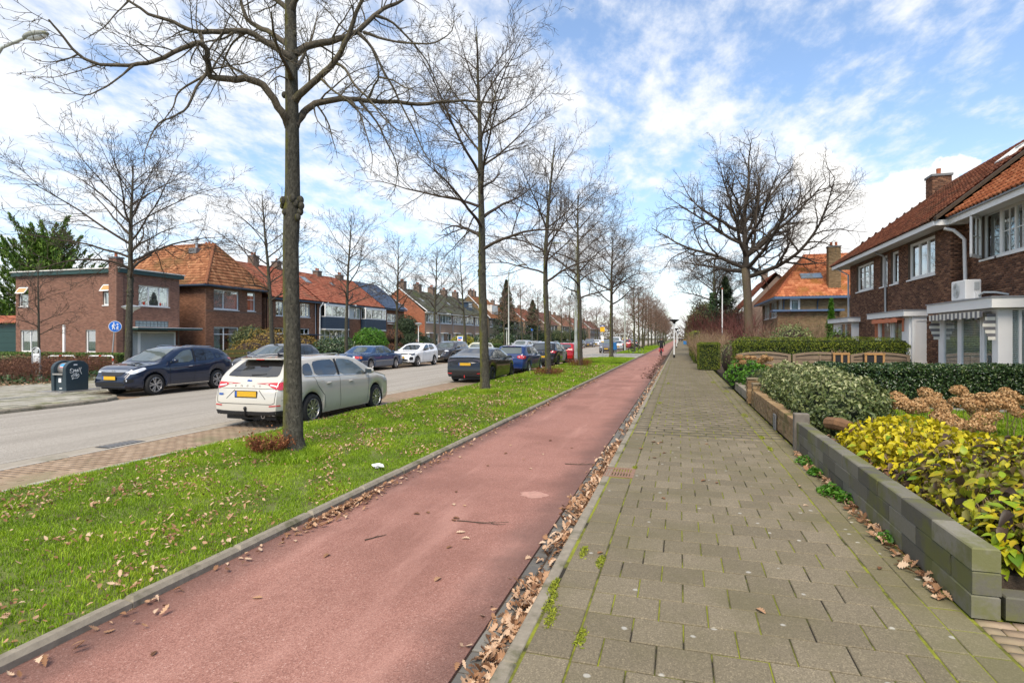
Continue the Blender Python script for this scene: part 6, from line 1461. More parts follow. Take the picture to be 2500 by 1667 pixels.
class Car:
 def __init__(s,name,label,L,Wd,top,belt,xr,xf,R,mat,sill=.20,plan=None,tumble=.32,group='parked cars',bulge=.05,crown=.03,ar=1.14,shoulder=0.0):
  s.L,s.W,s.R,s.xr,s.xf=L,Wd/2,R,xr,xf;s.ra=R*ar;s.sill=sill
  s.root=bpy.data.objects.new(name,None);C.objects.link(s.root);LOC[s.root.name]=Vector((0,0,0));tag(s.root,label,'car',group);s.mat=mat
  xs=set(np.round(np.linspace(0,L,84),4))
  for xw in (xr,xf):
   for k in range(17):xs.add(round(xw+s.ra*math.cos(math.pi*k/16),4))
  for d in (.012,.03,.07):xs.add(d);xs.add(L-d)
  x=np.array(sorted(xs));s.x=x
  zt=smooth_interp(x,top,.045);zb=np.minimum(smooth_interp(x,belt,.06),zt-.012)
  plan=plan or [(0,.80),(.06,.86),(.25,.93),(.7,.985),(1.4,1),(L-1.3,1),(L-.7,.97),(L-.3,.89),(L-.08,.76),(L,.68)]
  w=s.W*smooth_interp(x,plan,.05)
  z0=np.full_like(x,sill)
  z0=np.where(x<xr-s.ra,np.interp(x,[0,xr-s.ra],[sill+.09,sill+.04]),z0);z0=np.where(x>xf+s.ra,np.interp(x,[xf+s.ra,L],[sill+.02,sill+.05]),z0)
  for xw in (xr,xf):
   d=np.clip(s.ra**2-(x-xw)**2,0,None);z0=np.maximum(z0,np.where(np.abs(x-xw)<s.ra,R+np.sqrt(d)*1.0,0))
  z0=np.minimum(z0,zb-.05)
  s.zt,s.zb,s.w=zt,zb,w
  vs=[];J=13
  for i in range(len(x)):
   h=zt[i]-zb[i];H=zb[i]-z0[i];W_=w[i];b=W_*.955
   y6=max(b-tumble*h*.95,b*.3);cr=min(h,crown+.0)
   sec=[(W_*.93,z0[i]),(W_*.975,z0[i]+H*.12),(W_*.995,z0[i]+H*.34),(W_,z0[i]+H*.62),(W_*(.992+shoulder),z0[i]+H*.86),(W_*.975,zb[i]-.004),(b,zb[i]+min(.012,h*.1)),(b-tumble*h*.42,zb[i]+h*.45),(y6+.01,zb[i]+h*.86),(y6-min(.05,h*.25),zb[i]+h*.945),(y6*.78,zt[i]-cr*.35),(y6*.42,zt[i]-cr*.08),(0,zt[i])]
   vs.append([(x[i],yy,zz) for yy,zz in sec])
  V=np.array(vs)
  for end,sg in ((0,-1),(L,1)):
   d=np.abs(V[:,:,0]-end);fade=np.clip(1-d/.35,0,1)**1.5;zc=.48;q=np.clip(1-((V[:,:,2]-zc)/.33)**2,0,1)
   V[:,:,0]+=sg*bulge*fade*q
  n=len(x);mb=MB()
  R_side=V.reshape(-1,3);Lf=R_side*np.array([1,-1,1])
  mb.v=[tuple(p) for p in R_side]+[tuple(p) for p in Lf];off=n*J
  for i in range(n-1):
   for j in range(J-1):
    a=i*J+j;mb.f.append((a,a+J,a+J+1,a+1));mb.f.append((off+a,off+a+1,off+a+J+1,off+a+J))
  for i in (0,n-1):
   for j in range(J-1):
    a=i*J+j;q=(a,a+1,off+a+1,off+a);mb.f.append(q if i==0 else q[::-1])
  mb.m=[0]*len(mb.f)
  s.body=mb.build('body',mat,s.root,True,world=False)
  bm=bmesh.new();bm.from_mesh(s.body.data);s.bvh=BVHTree.FromBMesh(bm);bm.free()
  MB().box(.12,L-.14,-s.W+.30,s.W-.30,sill-.02,.62).build('underbody',M['black'],s.root,world=False)
  for xw in (xr,xf):
   for sg in (-1,1):
    mbw=MB();mbw.lathe([(s.ra*.99,-.13),(s.ra*.99,.13),(0.05,.13)],20,'y',(xw,0,R));mbw.v=[(p[0],sg*(s.W-.22)-sg*p[1],max(p[2],sill)) for p in mbw.v]
    mbw.build('wheel_housing',M['black'],s.root,world=False)
 def hit(s,o,d):
  h=s.bvh.ray_cast(Vector(o),Vector(d));return h
 def end_hit(s,o,d,mode):
  h=s.hit(o,d)
  if mode in ('rear','front'):
   e=0 if mode=='rear' else s.L;k=0;o=list(o)
   while(h[0] is None or abs(h[0].x-e)>(.30 if o[2]<1.0 else .75)) and k<14:o[1]*=.975;k+=1;h=s.hit(o,d)
  return h
 def patch(s,name,poly,mode,mat,off=.006,cuts=2,parent=None,rnd=1,mirror=False):
  obs=[]
  for sg in ((1,-1) if mirror else (1,)):
   pl=list(poly)
   for _ in range(rnd):
    q=[]
    for i in range(len(pl)):
     a,b=pl[i],pl[(i+1)%len(pl)];q+=[(a[0]*.82+b[0]*.18,a[1]*.82+b[1]*.18),(a[0]*.18+b[0]*.82,a[1]*.18+b[1]*.82)]
    pl=q
   bm=bmesh.new();vs=[bm.verts.new((a,b,0)) for a,b in pl];bm.faces.new(vs);bmesh.ops.triangulate(bm,faces=bm.faces[:])
   for _ in range(cuts):bmesh.ops.subdivide_edges(bm,edges=[e for e in bm.edges if e.calc_length()>.05],cuts=1,use_grid_fill=True);bmesh.ops.triangulate(bm,faces=bm.faces[:])
   bad=[]
   for v in bm.verts:
    a,b=v.co.x,v.co.y
    if mode=='side':o,d=(a,sg*3,b),(0,-sg,0)
    elif mode=='rear':o,d=(-3,sg*a,b),(1,0,0)
    elif mode=='front':o,d=(s.L+3,sg*a,b),(-1,0,0)
    else:o,d=(a,sg*b,4),(0,0,-1)
    h=s.end_hit(o,d,mode)
    if h[0] is None:bad.append(v);continue
    nrm=h[1]
    if nrm.dot(Vector(d))>0:nrm=-nrm
    v.co=h[0]+nrm*off
   if bad:bmesh.ops.delete(bm,geom=bad,context='VERTS')
   bmesh.ops.recalc_face_normals(bm,faces=bm.faces[:])
   me=bpy.data.meshes.new(name);bm.to_mesh(me);bm.free();me.materials.append(mat)
   me.polygons.foreach_set('use_smooth',[True]*len(me.polygons))
   ob=link(name,me,parent or s.root);obs.append(ob)
  return obs[0] if not mirror else obs
 def line(s,name,pts,mode,wd,mat,off=.004,mirror=False,n=8):
  for sg in ((1,-1) if mirror else (1,)):
   P=[]
   for (a,b),(c,d) in zip(pts[:-1],pts[1:]):
    for k in range(n):P.append((a+(c-a)*k/n,b+(d-b)*k/n))
   P.append(pts[-1]);vs=[];fs=[]
   for i,p in enumerate(P):
    t_=(P[min(i+1,len(P)-1)][0]-P[max(i-1,0)][0],P[min(i+1,len(P)-1)][1]-P[max(i-1,0)][1]);l=math.hypot(*t_) or 1;nx,ny=-t_[1]/l*wd/2,t_[0]/l*wd/2
    for q in ((p[0]+nx,p[1]+ny),(p[0]-nx,p[1]-ny)):
     if mode=='side':o,d=(q[0],sg*3,q[1]),(0,-sg,0)
     elif mode=='rear':o,d=(-3,sg*q[0],q[1]),(1,0,0)
     elif mode=='front':o,d=(s.L+3,sg*q[0],q[1]),(-1,0,0)
     else:o,d=(q[0],sg*q[1],4),(0,0,-1)
     h=s.end_hit(o,d,mode)
     if h[0] is None:vs.append(vs[-1] if vs else (0,0,.5));continue
     nrm=h[1] if h[1].dot(Vector(d))<0 else -h[1];vs.append(tuple(h[0]+nrm*off))
   for i in range(len(P)-1):fs.append((2*i,2*i+1,2*i+3,2*i+2))
   MB().add(vs,fs).build(name,mat,s.root,world=False)
 def surf(s,mode,a,b,sg=1):
  if mode=='side':o,d=(a,sg*3,b),(0,-sg,0)
  elif mode=='rear':o,d=(-3,sg*a,b),(1,0,0)
  elif mode=='front':o,d=(s.L+3,sg*a,b),(-1,0,0)
  else:o,d=(a,sg*b,4),(0,0,-1)
  h=s.hit(o,d);return h[0]
 def wheels(s,style,rimmat='alloy',wd=.21,inset=.02):
  for x in (s.xr,s.xf):
   for sg in (1,-1):make_wheel(s.root,x,sg*(s.W-wd/2-inset),s.R,wd,style,sg,rimmat)
 def mirror_(s,x,z,mat,cap=None):
  for sg in (1,-1):
   p=s.surf('side',x,z,sg)
   if p is None:continue
   mb=MB();c=(p.x+.02,p.y+sg*.14,z+.06);mb.ell(c,(.07,.115,.075),12,8);mb.v=[(v[0],v[1],v[2]) for v in mb.v]
   m=mb.build('wing_mirror',mat,s.root,True,world=False)
   MB().tube([(p.x,p.y-sg*.02,z),(c[0],c[1]-sg*.05,z+.02)],.022,6).build('mirror_arm',M['black'],m,world=False)
   MB().box(c[0]-.074,c[0]-.062,c[1]-.085,c[1]+.085,c[2]-.05,c[2]+.05).build('mirror_glass',CM['glass'],m,world=False)
 def handle(s,x,z,mat,l=.20):
  for sg in (1,-1):
   p=s.surf('side',x,z,sg)
   if p is None:continue
   mb=MB();mb.ell((p.x,p.y+sg*.012,z),(l/2,.022,.018),10,6);mb.build('door_handle',mat,s.root,True,world=False)
 def plate(s,mode,z,off=.012,y=0.0):
  o=s.surf(mode,y,z);sg=-1 if mode=='rear' else 1
  if o is None:return
  x0=o.x+sg*off
  p=MB().box(min(x0,x0+sg*.012),max(x0,x0+sg*.012),y-.26,y+.26,z-.055,z+.055).build('number_plate',CM['plate'],s.root,world=False)
  ys=(y+.215,y+.26) if mode=='rear' else (y-.26,y-.215)
  MB().box(x0+sg*.0125,x0+sg*.0145,ys[0],ys[1],z-.054,z+.054).build('plate_band',CM['plateblue'],p,world=False)
  MB().box(min(x0-sg*.004,x0+sg*.008),max(x0-sg*.004,x0+sg*.008),y-.275,y+.275,z-.075,z+.068).build('plate_holder',M['black'],p,world=False)
 def place(s,x,y,facing,z=-.10,yaw=0.0):
  a=math.pi/2 if facing>0 else -math.pi/2
  s.root.rotation_euler=(0,0,a+yaw);c=Vector((s.L/2,0,0));c.rotate(s.root.rotation_euler);s.root.location=Vector((x,y,z))-c
  return s
def text_mesh(body,size,depth=.004):
 cu=bpy.data.curves.new('txt','FONT');cu.body=body;cu.size=size;cu.extrude=depth;cu.align_x='CENTER';cu.align_y='CENTER'
 ob=bpy.data.objects.new('txt',cu);C.objects.link(ob);dg=bpy.context.evaluated_depsgraph_get();me=bpy.data.meshes.new_from_object(ob.evaluated_get(dg));bpy.data.objects.remove(ob);return me
def letters_rear(car,text,y0,y1,z,size,mat,name='letter'):
 for i,ch in enumerate(text):
  y=y0+(y1-y0)*i/max(1,len(text)-1);p=car.surf('rear',y,z)
  if p is None:continue
  me=text_mesh(ch,size);me.materials.append(mat);ob=link(name,me,car.root)
  ob.rotation_euler=(R_(90),0,R_(-90));ob.location=(p.x-.006,y,z)
#
WH=paint('pearl_white_paint',(.55,.52,.45),.1,.35,.03)
c=Car('estate_car','pearl white estate car with red tail lamps parked behind the nearest tree',4.67,1.83,[(0,.80),(.03,.90),(.10,1.02),(.22,1.13),(.50,1.36),(.62,1.42),(1.2,1.462),(2.0,1.475),(2.55,1.455),(2.95,1.38),(3.62,1.02),(3.75,.985),(4.25,.88),(4.5,.79),(4.63,.66),(4.67,.56)],[(0,.78),(.1,.95),(.4,1.01),(1.2,.985),(2.4,.955),(3.3,.925),(3.7,.93),(4.3,.82),(4.67,.50)],.98,3.68,.325,WH,tumble=.30,shoulder=.004)
FOC=c
c.wheels((10,.085,0,.055),'alloy')
G=CM['tint']
c.patch('rear_window',[(-.60,1.06),(.60,1.06),(.63,1.12),(.50,1.36),(.38,1.385),(-.38,1.385),(-.50,1.36),(-.63,1.12)],'rear',G,.008,3)
MB().tube([(.18,0.02,1.085),(.185,-.18,1.10),(.20,-.32,1.12)],[.03,.016,.008],6).build('rear_wiper',M['black'],c.root,world=False)
mb=MB();mb.box(.40,.62,-.52,.52,1.405,1.435);mb.build('roof_spoiler',WH,c.root,world=False,bevel=.01)
MB().box(.38,.40,-.10,.10,1.405,1.422).build('brake_light',CM['red'],c.root,world=False)
c.patch('side_window',[(.66,1.08),(1.02,1.05),(.98,1.33),(.74,1.30)],'side',G,.007,3,mirror=True)
c.patch('side_window',[(1.08,1.045),(1.92,1.01),(1.88,1.375),(1.35,1.375),(1.06,1.34)],'side',G,.007,3,mirror=True)
c.patch('side_window',[(2.02,1.005),(3.18,.985),(3.02,1.10),(2.62,1.33),(2.30,1.375),(1.98,1.38)],'side',CM['clear'],.007,3,mirror=True)
c.line('window_pillar',[(1.97,1.005),(1.93,1.385)],'side',.085,M['black'],.009,True)
c.line('window_trim',[(.70,1.055),(1.9,1.0),(3.25,.968)],'side',.014,CM['chrome'],.010,True)
c.patch('windscreen',[(2.78,-.50),(3.56,-.60),(3.60,0),(3.56,.60),(2.78,.50),(2.74,0)],'top',CM['glass'],.008,3)
c.patch('tail_lamp',[(.92,.93),(.75,.962),(.56,.945),(.47,.92),(.58,.86),(.72,.82),(.86,.80)],'rear',CM['red'],.012,2,mirror=True)
c.patch('tail_lamp_wrap',[(.02,.80),(.13,.82),(.20,.93),(.16,.975),(.06,.96)],'side',CM['red'],.012,2,mirror=True)
c.line('tail_lamp_strip',[(.54,.905),(.64,.89),(.70,.88)],'rear',.028,CM['lens'],.015,True)
c.line('tailgate_seam',[(-.72,.82),(-.70,.55),(-.62,.52),(.62,.52),(.70,.55),(.72,.82)],'rear',.010,CM['seam'],.004)
c.line('tailgate_crease',[(-.30,.80),(-.48,.62)],'rear',.012,CM['seam'],.003,True)
c.line('bumper_seam',[(.05,.60),(.45,.66),(.62,.70)],'side',.008,CM['seam'],.004,True)
c.patch('rear_skirt',[(-.84,.40),(-.80,.27),(.80,.27),(.84,.40),(.5,.37),(-.5,.37)],'rear',M['black'],.012,3)
c.line('bumper_reflector',[(.58,.485),(.78,.50)],'rear',.022,CM['red'],.012,True)
c.plate('rear',.72)
o=c.surf('rear',0,.985)
me=MB().ell((o.x-.008,0,.985),(.006,.065,.026),14,6).build('badge',CM['plateblue'],c.root,True,world=False)
MB().lathe([(.026,0),(.030,.004),(.026,.008)],16,'x',(o.x-.012,0,.985)).build('badge_ring',CM['chrome'],me,world=False).scale=(1,1,1)
letters_rear(c,'FOCUS',.30,-.30,.875,.07,CM['chrome'])
for yy_ in (.62,):
 p=c.surf('rear',yy_,.70);MB().box(p.x-.01,p.x-.006,yy_-.05,yy_+.05,.69,.73).build('sticker',CM['plateblue'],c.root,world=False)
MB().tube([(.30,.0,.24),(.05,0,.24),(-.06,0,.27),(-.06,0,.42)],.022,8).build('tow_hitch',M['black'],c.root,True,world=False);MB().ell((-.06,0,.43),(.035,.035,.04),10,8).build('tow_cap',M['black'],c.root,True,world=False)
MB().lathe([(.035,0),(.045,-.03),(.045,-.09),(.033,-.09),(.03,0)],12,'x',(.05,-.42,.275)).build('exhaust_pipe',CM['chrome'],c.root,True,world=False)
c.line('door_seam',[(1.98,.98),(1.96,.75),(2.0,.40),(2.0,.27)],'side',.010,CM['seam'],.004,True)
c.line('door_seam',[(1.02,1.03),(1.10,.85),(1.36,.60),(1.42,.30)],'side',.010,CM['seam'],.004,True)
c.line('door_seam',[(3.28,.95),(3.22,.6),(3.20,.30)],'side',.010,CM['seam'],.004,True)
c.line('body_crease',[(1.2,.80),(2.2,.775),(3.3,.75)],'side',.008,WH,.006,True)
c.line('sill_skirt',[(1.38,.225),(3.30,.225)],'side',.07,M['black'],.006,True)
c.handle(1.52,.855,WH);c.handle(2.42,.84,WH);c.mirror_(3.12,.985,WH)
for sg in (1,-1):MB().tube([(.85,sg*.60,1.44),(1.0,sg*.60,1.485),(2.3,sg*.58,1.505),(2.45,sg*.57,1.45)],.014,6).build('roof_rail',CM['chrome'],c.root,world=False)
mb=MB();mb.add([(.95,-.02,1.45),(1.15,-.035,1.45),(1.15,.035,1.45),(.95,.02,1.45),(.93,0,1.54)],[(0,1,4),(1,2,4),(2,3,4),(3,0,4)]);mb.build('roof_antenna',M['black'],c.root,world=False)
c.patch('headlamp',[(4.05,.74),(4.42,.66),(4.40,.75),(4.10,.85)],'side',CM['lens'],.008,2,mirror=True)
c.place(-8.55,10.70-.98+4.67/2,1)
#
DB=paint('dark_blue_paint',(.010,.018,.042),.0,.28,.15)
c=Car('crossover_car','dark blue crossover with silver ten spoke wheels facing the camera on the far side',4.33,1.79,[(0,.75),(.04,.92),(.14,1.08),(.40,1.32),(.62,1.47),(1.1,1.555),(1.7,1.59),(2.2,1.565),(2.6,1.46),(3.30,1.06),(3.42,1.03),(3.95,.96),(4.18,.86),(4.29,.72),(4.33,.60)],[(0,.72),(.12,1.02),(.5,1.13),(1.2,1.06),(2.2,.99),(3.2,.955),(3.8,.90),(4.2,.80),(4.33,.52)],.88,3.49,.345,DB,sill=.25,tumble=.33,shoulder=.006)
c.wheels((5,.22,.10,.085),'alloy')
c.patch('windscreen',[(2.42,-.54),(3.22,-.63),(3.26,0),(3.22,.63),(2.42,.54),(2.38,0)],'top',CM['clear'],.008,3)
c.patch('side_window',[(1.98,1.04),(2.98,1.02),(2.80,1.14),(2.34,1.42),(1.95,1.47)],'side',CM['clear'],.007,3,mirror=True)
c.patch('side_window',[(1.02,1.09),(1.86,1.05),(1.84,1.475),(1.30,1.455),(1.05,1.36)],'side',CM['tint'],.007,3,mirror=True)
c.patch('side_window',[(.66,1.20),(.95,1.11),(.96,1.33)],'side',CM['tint'],.007,2,mirror=True)
c.line('window_pillar',[(1.91,1.045),(1.89,1.49)],'side',.07,M['black'],.009,True)
c.patch('grille',[(-.42,.80),(.42,.80),(.46,.74),(.36,.66),(-.36,.66),(-.46,.74)],'front',M['black'],.010,2)
c.patch('chrome_bar',[(-.62,.845),(.62,.845),(.66,.80),(.40,.765),(-.40,.765),(-.66,.80)],'front',CM['chrome'],.016,3)
c.patch('headlamp',[(3.80,.86),(4.22,.70),(4.26,.77),(4.10,.86),(3.84,.93)],'side',CM['lens'],.010,2,mirror=True)
c.patch('headlamp_front',[(.50,.75),(.76,.77),(.80,.83),(.66,.845),(.52,.815)],'front',CM['lens'],.012,2,mirror=True)
c.patch('lower_intake',[(-.62,.46),(.62,.46),(.56,.34),(-.56,.34)],'front',M['black'],.012,2)
c.patch('fog_lamp_recess',[(.56,.58),(.74,.56),(.72,.46),(.60,.44)],'front',M['black'],.012,2,mirror=True)
for sg in (1,-1):
 p=c.surf('front',sg*.64,.51);MB().ell((p.x+.012,sg*.64,.515),(.015,.035,.035),10,6).build('fog_lamp',CM['lens'],c.root,True,world=False)
c.line('front_splitter',[(-.78,.31),(0,.29),(.78,.31)],'front',.05,DB,.03)
c.plate('front',.60,.03)
o=c.surf('front',0,.80);mb=MB()
mb.box(o.x+.02,o.x+.03,-.06,-.042,.76,.84);mb.box(o.x+.02,o.x+.03,.042,.06,.76,.84);mb.box(o.x+.0205,o.x+.0295,-.042,.042,.792,.808);mb.build('badge',CM['chrome'],c.root,world=False)
c.line('door_seam',[(1.93,1.03),(1.93,.75),(1.98,.42),(2.0,.32)],'side',.010,CM['seam'],.004,True);c.line('door_seam',[(2.98,1.0),(2.96,.6),(2.95,.34)],'side',.010,CM['seam'],.004,True);c.line('door_seam',[(.98,1.08),(1.05,.85),(1.24,.62),(1.28,.36)],'side',.010,CM['seam'],.004,True)
c.line('body_crease',[(.6,1.02),(1.2,.92),(1.9,.86)],'side',.012,DB,.010,True);c.line('body_crease',[(1.5,.62),(2.4,.70),(3.0,.80)],'side',.012,DB,.010,True)
c.line('sill_trim',[(1.3,.305),(3.05,.305)],'side',.022,CM['chrome'],.008,True);c.line('sill_skirt',[(1.28,.27),(3.08,.27)],'side',.05,M['black'],.006,True)
for xw in (.88,3.49):
 arc=[(xw+(c.ra+.025)*math.cos(a),.345+(c.ra+.025)*math.sin(a)) for a in np.linspace(.05,math.pi-.05,14)]
 c.line('wheel_arch_trim',arc,'side',.05,DB,.012,True,3)
c.handle(2.14,.90,CM['chrome']);c.mirror_(2.86,1.04,DB)
for sg in (1,-1):MB().tube([(.8,sg*.58,1.50),(.95,sg*.58,1.555),(2.0,sg*.57,1.60),(2.2,sg*.56,1.565)],.013,6).build('roof_rail',CM['chrome'],c.root,world=False)
MB().box(.30,.52,-.55,.55,1.44,1.465).build('roof_spoiler',M['black'],c.root,world=False)
c.patch('tail_lamp',[(.02,1.02),(.30,1.06),(.42,1.13),(.20,1.13),(.08,1.09)],'side',CM['red'],.012,2,mirror=True)
c.place(-17.28,14.57+3.49-4.33/2,-1)
#
BK=paint('black_paint',(.010,.010,.011),.1,.30,.2)
c=Car('black_saloon','matt black saloon with dark wheels parked behind the white estate car',4.70,1.85,[(0,.86),(.05,1.00),(.14,1.045),(.40,1.08),(.95,1.20),(1.6,1.40),(2.2,1.445),(2.6,1.42),(3.0,1.29),(3.62,.99),(3.8,.96),(4.3,.85),(4.58,.72),(4.70,.56)],[(0,.84),(.14,.98),(.5,1.0),(1.5,.96),(3.0,.90),(3.8,.87),(4.4,.75),(4.70,.50)],.98,3.86,.335,BK,tumble=.36,sill=.17)
c.wheels((9,0,.15,.12),'darkalloy')
c.patch('rear_glass',[(.40,-.52),(1.60,-.50),(2.2,-.50),(2.25,0),(2.2,.50),(1.60,.50),(.40,.52),(.34,0)],'top',carglass('roof_glass_dark',(.012,.012,.014)),.006,3)
c.patch('side_window',[(.98,1.03),(1.95,1.0),(1.92,1.33),(1.62,1.32),(1.30,1.22)],'side',CM['clear'],.006,3,mirror=True);c.patch('side_window',[(2.04,1.0),(3.20,.96),(3.0,1.08),(2.62,1.28),(2.0,1.345)],'side',CM['clear'],.006,3,mirror=True)
c.patch('windscreen',[(2.72,-.50),(3.52,-.62),(3.56,0),(3.52,.62),(2.72,.50),(2.68,0)],'top',CM['glass'],.006,3)
c.patch('tail_lamp',[(.90,.90),(.55,.97),(.35,.965),(.35,.93),(.60,.90),(.85,.83)],'rear',carglass('smoked_lamp',(.02,.008,.008)),.012,2,mirror=True)
c.line('spoiler',[(-.75,1.035),(0,1.065),(.75,1.035)],'rear',.045,BK,.03)
c.line('bumper_reflector',[(.55,.40),(.78,.41)],'rear',.03,CM['red'],.014,True)
c.patch('diffuser',[(-.62,.36),(.62,.36),(.74,.25),(.68,.18),(-.68,.18),(-.74,.25)],'rear',M['black'],.014,3)
p=c.surf('rear',0,.28);MB().box(p.x-.03,p.x,-.018,.018,.22,.33).build('fog_light',CM['red'],c.root,world=False)
for yy_ in (-.45,-.22,.22,.45):p=c.surf('rear',yy_,.24);MB().box(p.x-.04,p.x+.01,yy_-.008,yy_+.008,.18,.32).build('diffuser_fin',BK,c.root,world=False)
c.line('tailgate_seam',[(-.70,.92),(-.62,.66),(.62,.66),(.70,.92)],'rear',.010,CM['seam'],.004);c.plate('rear',.78)
c.line('door_seam',[(1.98,.98),(2.0,.4),(2.02,.25)],'side',.010,CM['seam'],.004,True);c.line('window_trim',[(.92,1.02),(2.0,.99),(3.25,.95)],'side',.014,M['black'],.009,True)
c.mirror_(3.05,.95,BK);c.place(-8.50,23.25-.98+2.35-.25,1)
#
BL=paint('blue_paint',(.010,.030,.12),.0,.28,.12)
c=Car('blue_hatchback','dark blue hatchback with round red tail lamps parked beyond the black saloon',4.20,1.76,[(0,.85),(.03,.98),(.12,1.10),(.38,1.38),(.50,1.44),(1.1,1.485),(1.9,1.475),(2.3,1.41),(3.05,1.04),(3.2,1.0),(3.8,.90),(4.08,.75),(4.20,.56)],[(0,.84),(.12,.98),(.5,.99),(2.2,.95),(3.2,.92),(3.9,.80),(4.20,.50)],.80,3.38,.32,BL,tumble=.30)
c.wheels((5,.16,0,.09),'alloy')
c.patch('rear_window',[(-.60,1.04),(.60,1.04),(.62,1.10),(.54,1.36),(.46,1.385),(-.46,1.385),(-.54,1.36),(-.62,1.10)],'rear',CM['clear'],.008,3)
for a,b in (([(.62,1.06),(1.22,1.01),(1.20,1.39),(.82,1.37)],0),([(1.28,1.01),(1.72,1.0),(1.70,1.40),(1.27,1.40)],0),([(1.80,1.0),(2.80,.98),(2.62,1.10),(2.2,1.36),(1.78,1.40)],0)):c.patch('side_window',a,'side',CM['clear'],.007,3,mirror=True)
c.patch('windscreen',[(2.35,-.52),(3.0,-.60),(3.03,0),(3.0,.60),(2.35,.52),(2.32,0)],'top',CM['glass'],.008,3)
c.patch('tail_lamp',[(.84,.93),(.62,.965),(.44,.94),(.40,.87),(.46,.80),(.80,.78)],'rear',CM['red'],.012,2,rnd=2,mirror=True);c.patch('tail_lamp_wrap',[(.02,.78),(.22,.80),(.28,.90),(.04,.95)],'side',CM['red'],.012,2,mirror=True)
for sg in (1,-1):
 for yy_ in (.53,.72):p=c.surf('rear',sg*yy_,.875);MB().lathe([(0,-.016),(.03,-.016),(.035,-.008)],12,'x',(p.x,sg*yy_,.875)).build('lamp_circle',CM['lens'],c.root,world=False)
c.line('tailgate_seam',[(-.66,.80),(-.60,.60),(.60,.60),(.66,.80)],'rear',.010,CM['seam'],.004);c.line('bumper_seam',[(-.85,.55),(0,.52),(.85,.55)],'rear',.014,CM['seam'],.004)
c.line('door_seam',[(1.74,.98),(1.78,.5),(1.80,.28)],'side',.010,CM['seam'],.004,True);c.line('rub_strip',[(1.1,.52),(3.0,.50)],'side',.05,BL,.016,True)
MB().box(.33,.48,-.50,.50,1.40,1.43).build('roof_spoiler',BL,c.root,world=False);c.line('brake_light',[(-.2,1.405),(.2,1.405)],'rear',.02,CM['red'],.02)
c.mirror_(2.72,.98,BL);c.handle(1.95,.86,BL)
c.place(-8.42,29.0-.80+2.10,1)
#
GY=paint('dark_grey_paint',(.016,.016,.018),.0,.32,.15)
c=Car('dark_grey_crossover','dark grey crossover with silver roof and rails parked between blue hatchback and red car',4.55,1.83,[(0,.90),(.04,1.02),(.14,1.14),(.40,1.44),(.55,1.53),(1.2,1.60),(2.0,1.60),(2.5,1.50),(3.3,1.10),(3.45,1.06),(4.0,.98),(4.4,.80),(4.55,.58)],[(0,.88),(.14,1.04),(.6,1.08),(2.2,1.02),(3.4,.98),(4.2,.86),(4.55,.52)],.88,3.58,.345,GY,sill=.24)
c.wheels((5,.18,0,.09),'darkalloy')
c.patch('rear_window',[(-.62,1.10),(.62,1.10),(.55,1.44),(.45,1.47),(-.45,1.47),(-.55,1.44)],'rear',CM['glass'],.008,3)
for a in ([(.7,1.14),(1.12,1.10),(1.10,1.45),(.90,1.42)],[(1.2,1.09),(1.95,1.07),(1.92,1.52),(1.2,1.48)],[(2.03,1.06),(3.0,1.03),(2.80,1.18),(2.40,1.44),(2.0,1.52)]):c.patch('side_window',a,'side',CM['clear'],.007,3,mirror=True)
c.patch('windscreen',[(2.55,-.54),(3.25,-.62),(3.28,0),(3.25,.62),(2.55,.54)],'top',CM['glass'],.008,3)
c.patch('tail_lamp',[(.88,1.0),(.62,1.04),(.50,1.0),(.56,.92),(.86,.88)],'rear',CM['red'],.012,2,mirror=True);c.patch('tail_lamp_wrap',[(.02,.88),(.30,.95),(.50,1.05),(.10,1.02)],'side',CM['red'],.012,2,mirror=True)
c.plate('rear',.66);o=c.surf('rear',0,.94);MB().add([(o.x-.012,0,.99),(o.x-.012,.035,.94),(o.x-.012,0,.89),(o.x-.012,-.035,.94)],[(0,1,2,3)]).build('badge',CM['chrome'],c.root,world=False)
for sg in (1,-1):MB().tube([(.7,sg*.6,1.52),(.9,sg*.6,1.62),(2.2,sg*.58,1.64),(2.45,sg*.57,1.55)],.016,6).build('roof_rail',CM['chrome'],c.root,world=False)
c.patch('roof_panel',[(.75,-.52),(2.3,-.52),(2.3,.52),(.75,.52)],'top',paint('silver_roof',(.45,.45,.46),.4,.3,.05),.008,3)
c.line('skirt',[(-.82,.40),(.82,.40)],'rear',.14,M['black'],.012);c.mirror_(2.92,1.06,GY);c.place(-8.42,36.4-.88+2.28,1)
#
RD=paint('red_paint',(.46,.010,.012),.05,.3,.08)
c=Car('red_hatchback','bright red hatchback parked beyond the grey crossover by the grey pole',4.05,1.76,[(0,.88),(.03,1.0),(.12,1.12),(.36,1.38),(.55,1.45),(1.2,1.48),(1.9,1.45),(2.3,1.37),(3.0,1.04),(3.15,1.0),(3.7,.90),(3.95,.76),(4.05,.56)],[(0,.86),(.12,1.0),(.6,1.02),(2.2,.97),(3.2,.92),(4.05,.5)],.72,3.26,.32,RD)
c.wheels((5,.17,0,.09),'alloy')
c.patch('rear_window',[(-.58,1.08),(.58,1.08),(.50,1.37),(-.50,1.37)],'rear',CM['glass'],.008,3)
for a in ([(.7,1.10),(1.5,1.04),(1.48,1.40),(.90,1.36)],[(1.58,1.03),(2.7,1.0),(2.1,1.34),(1.58,1.40)]):c.patch('side_window',a,'side',CM['glass'],.007,3,mirror=True)
c.patch('windscreen',[(2.35,-.50),(2.95,-.58),(2.98,0),(2.95,.58),(2.35,.50)],'top',CM['glass'],.008,3)
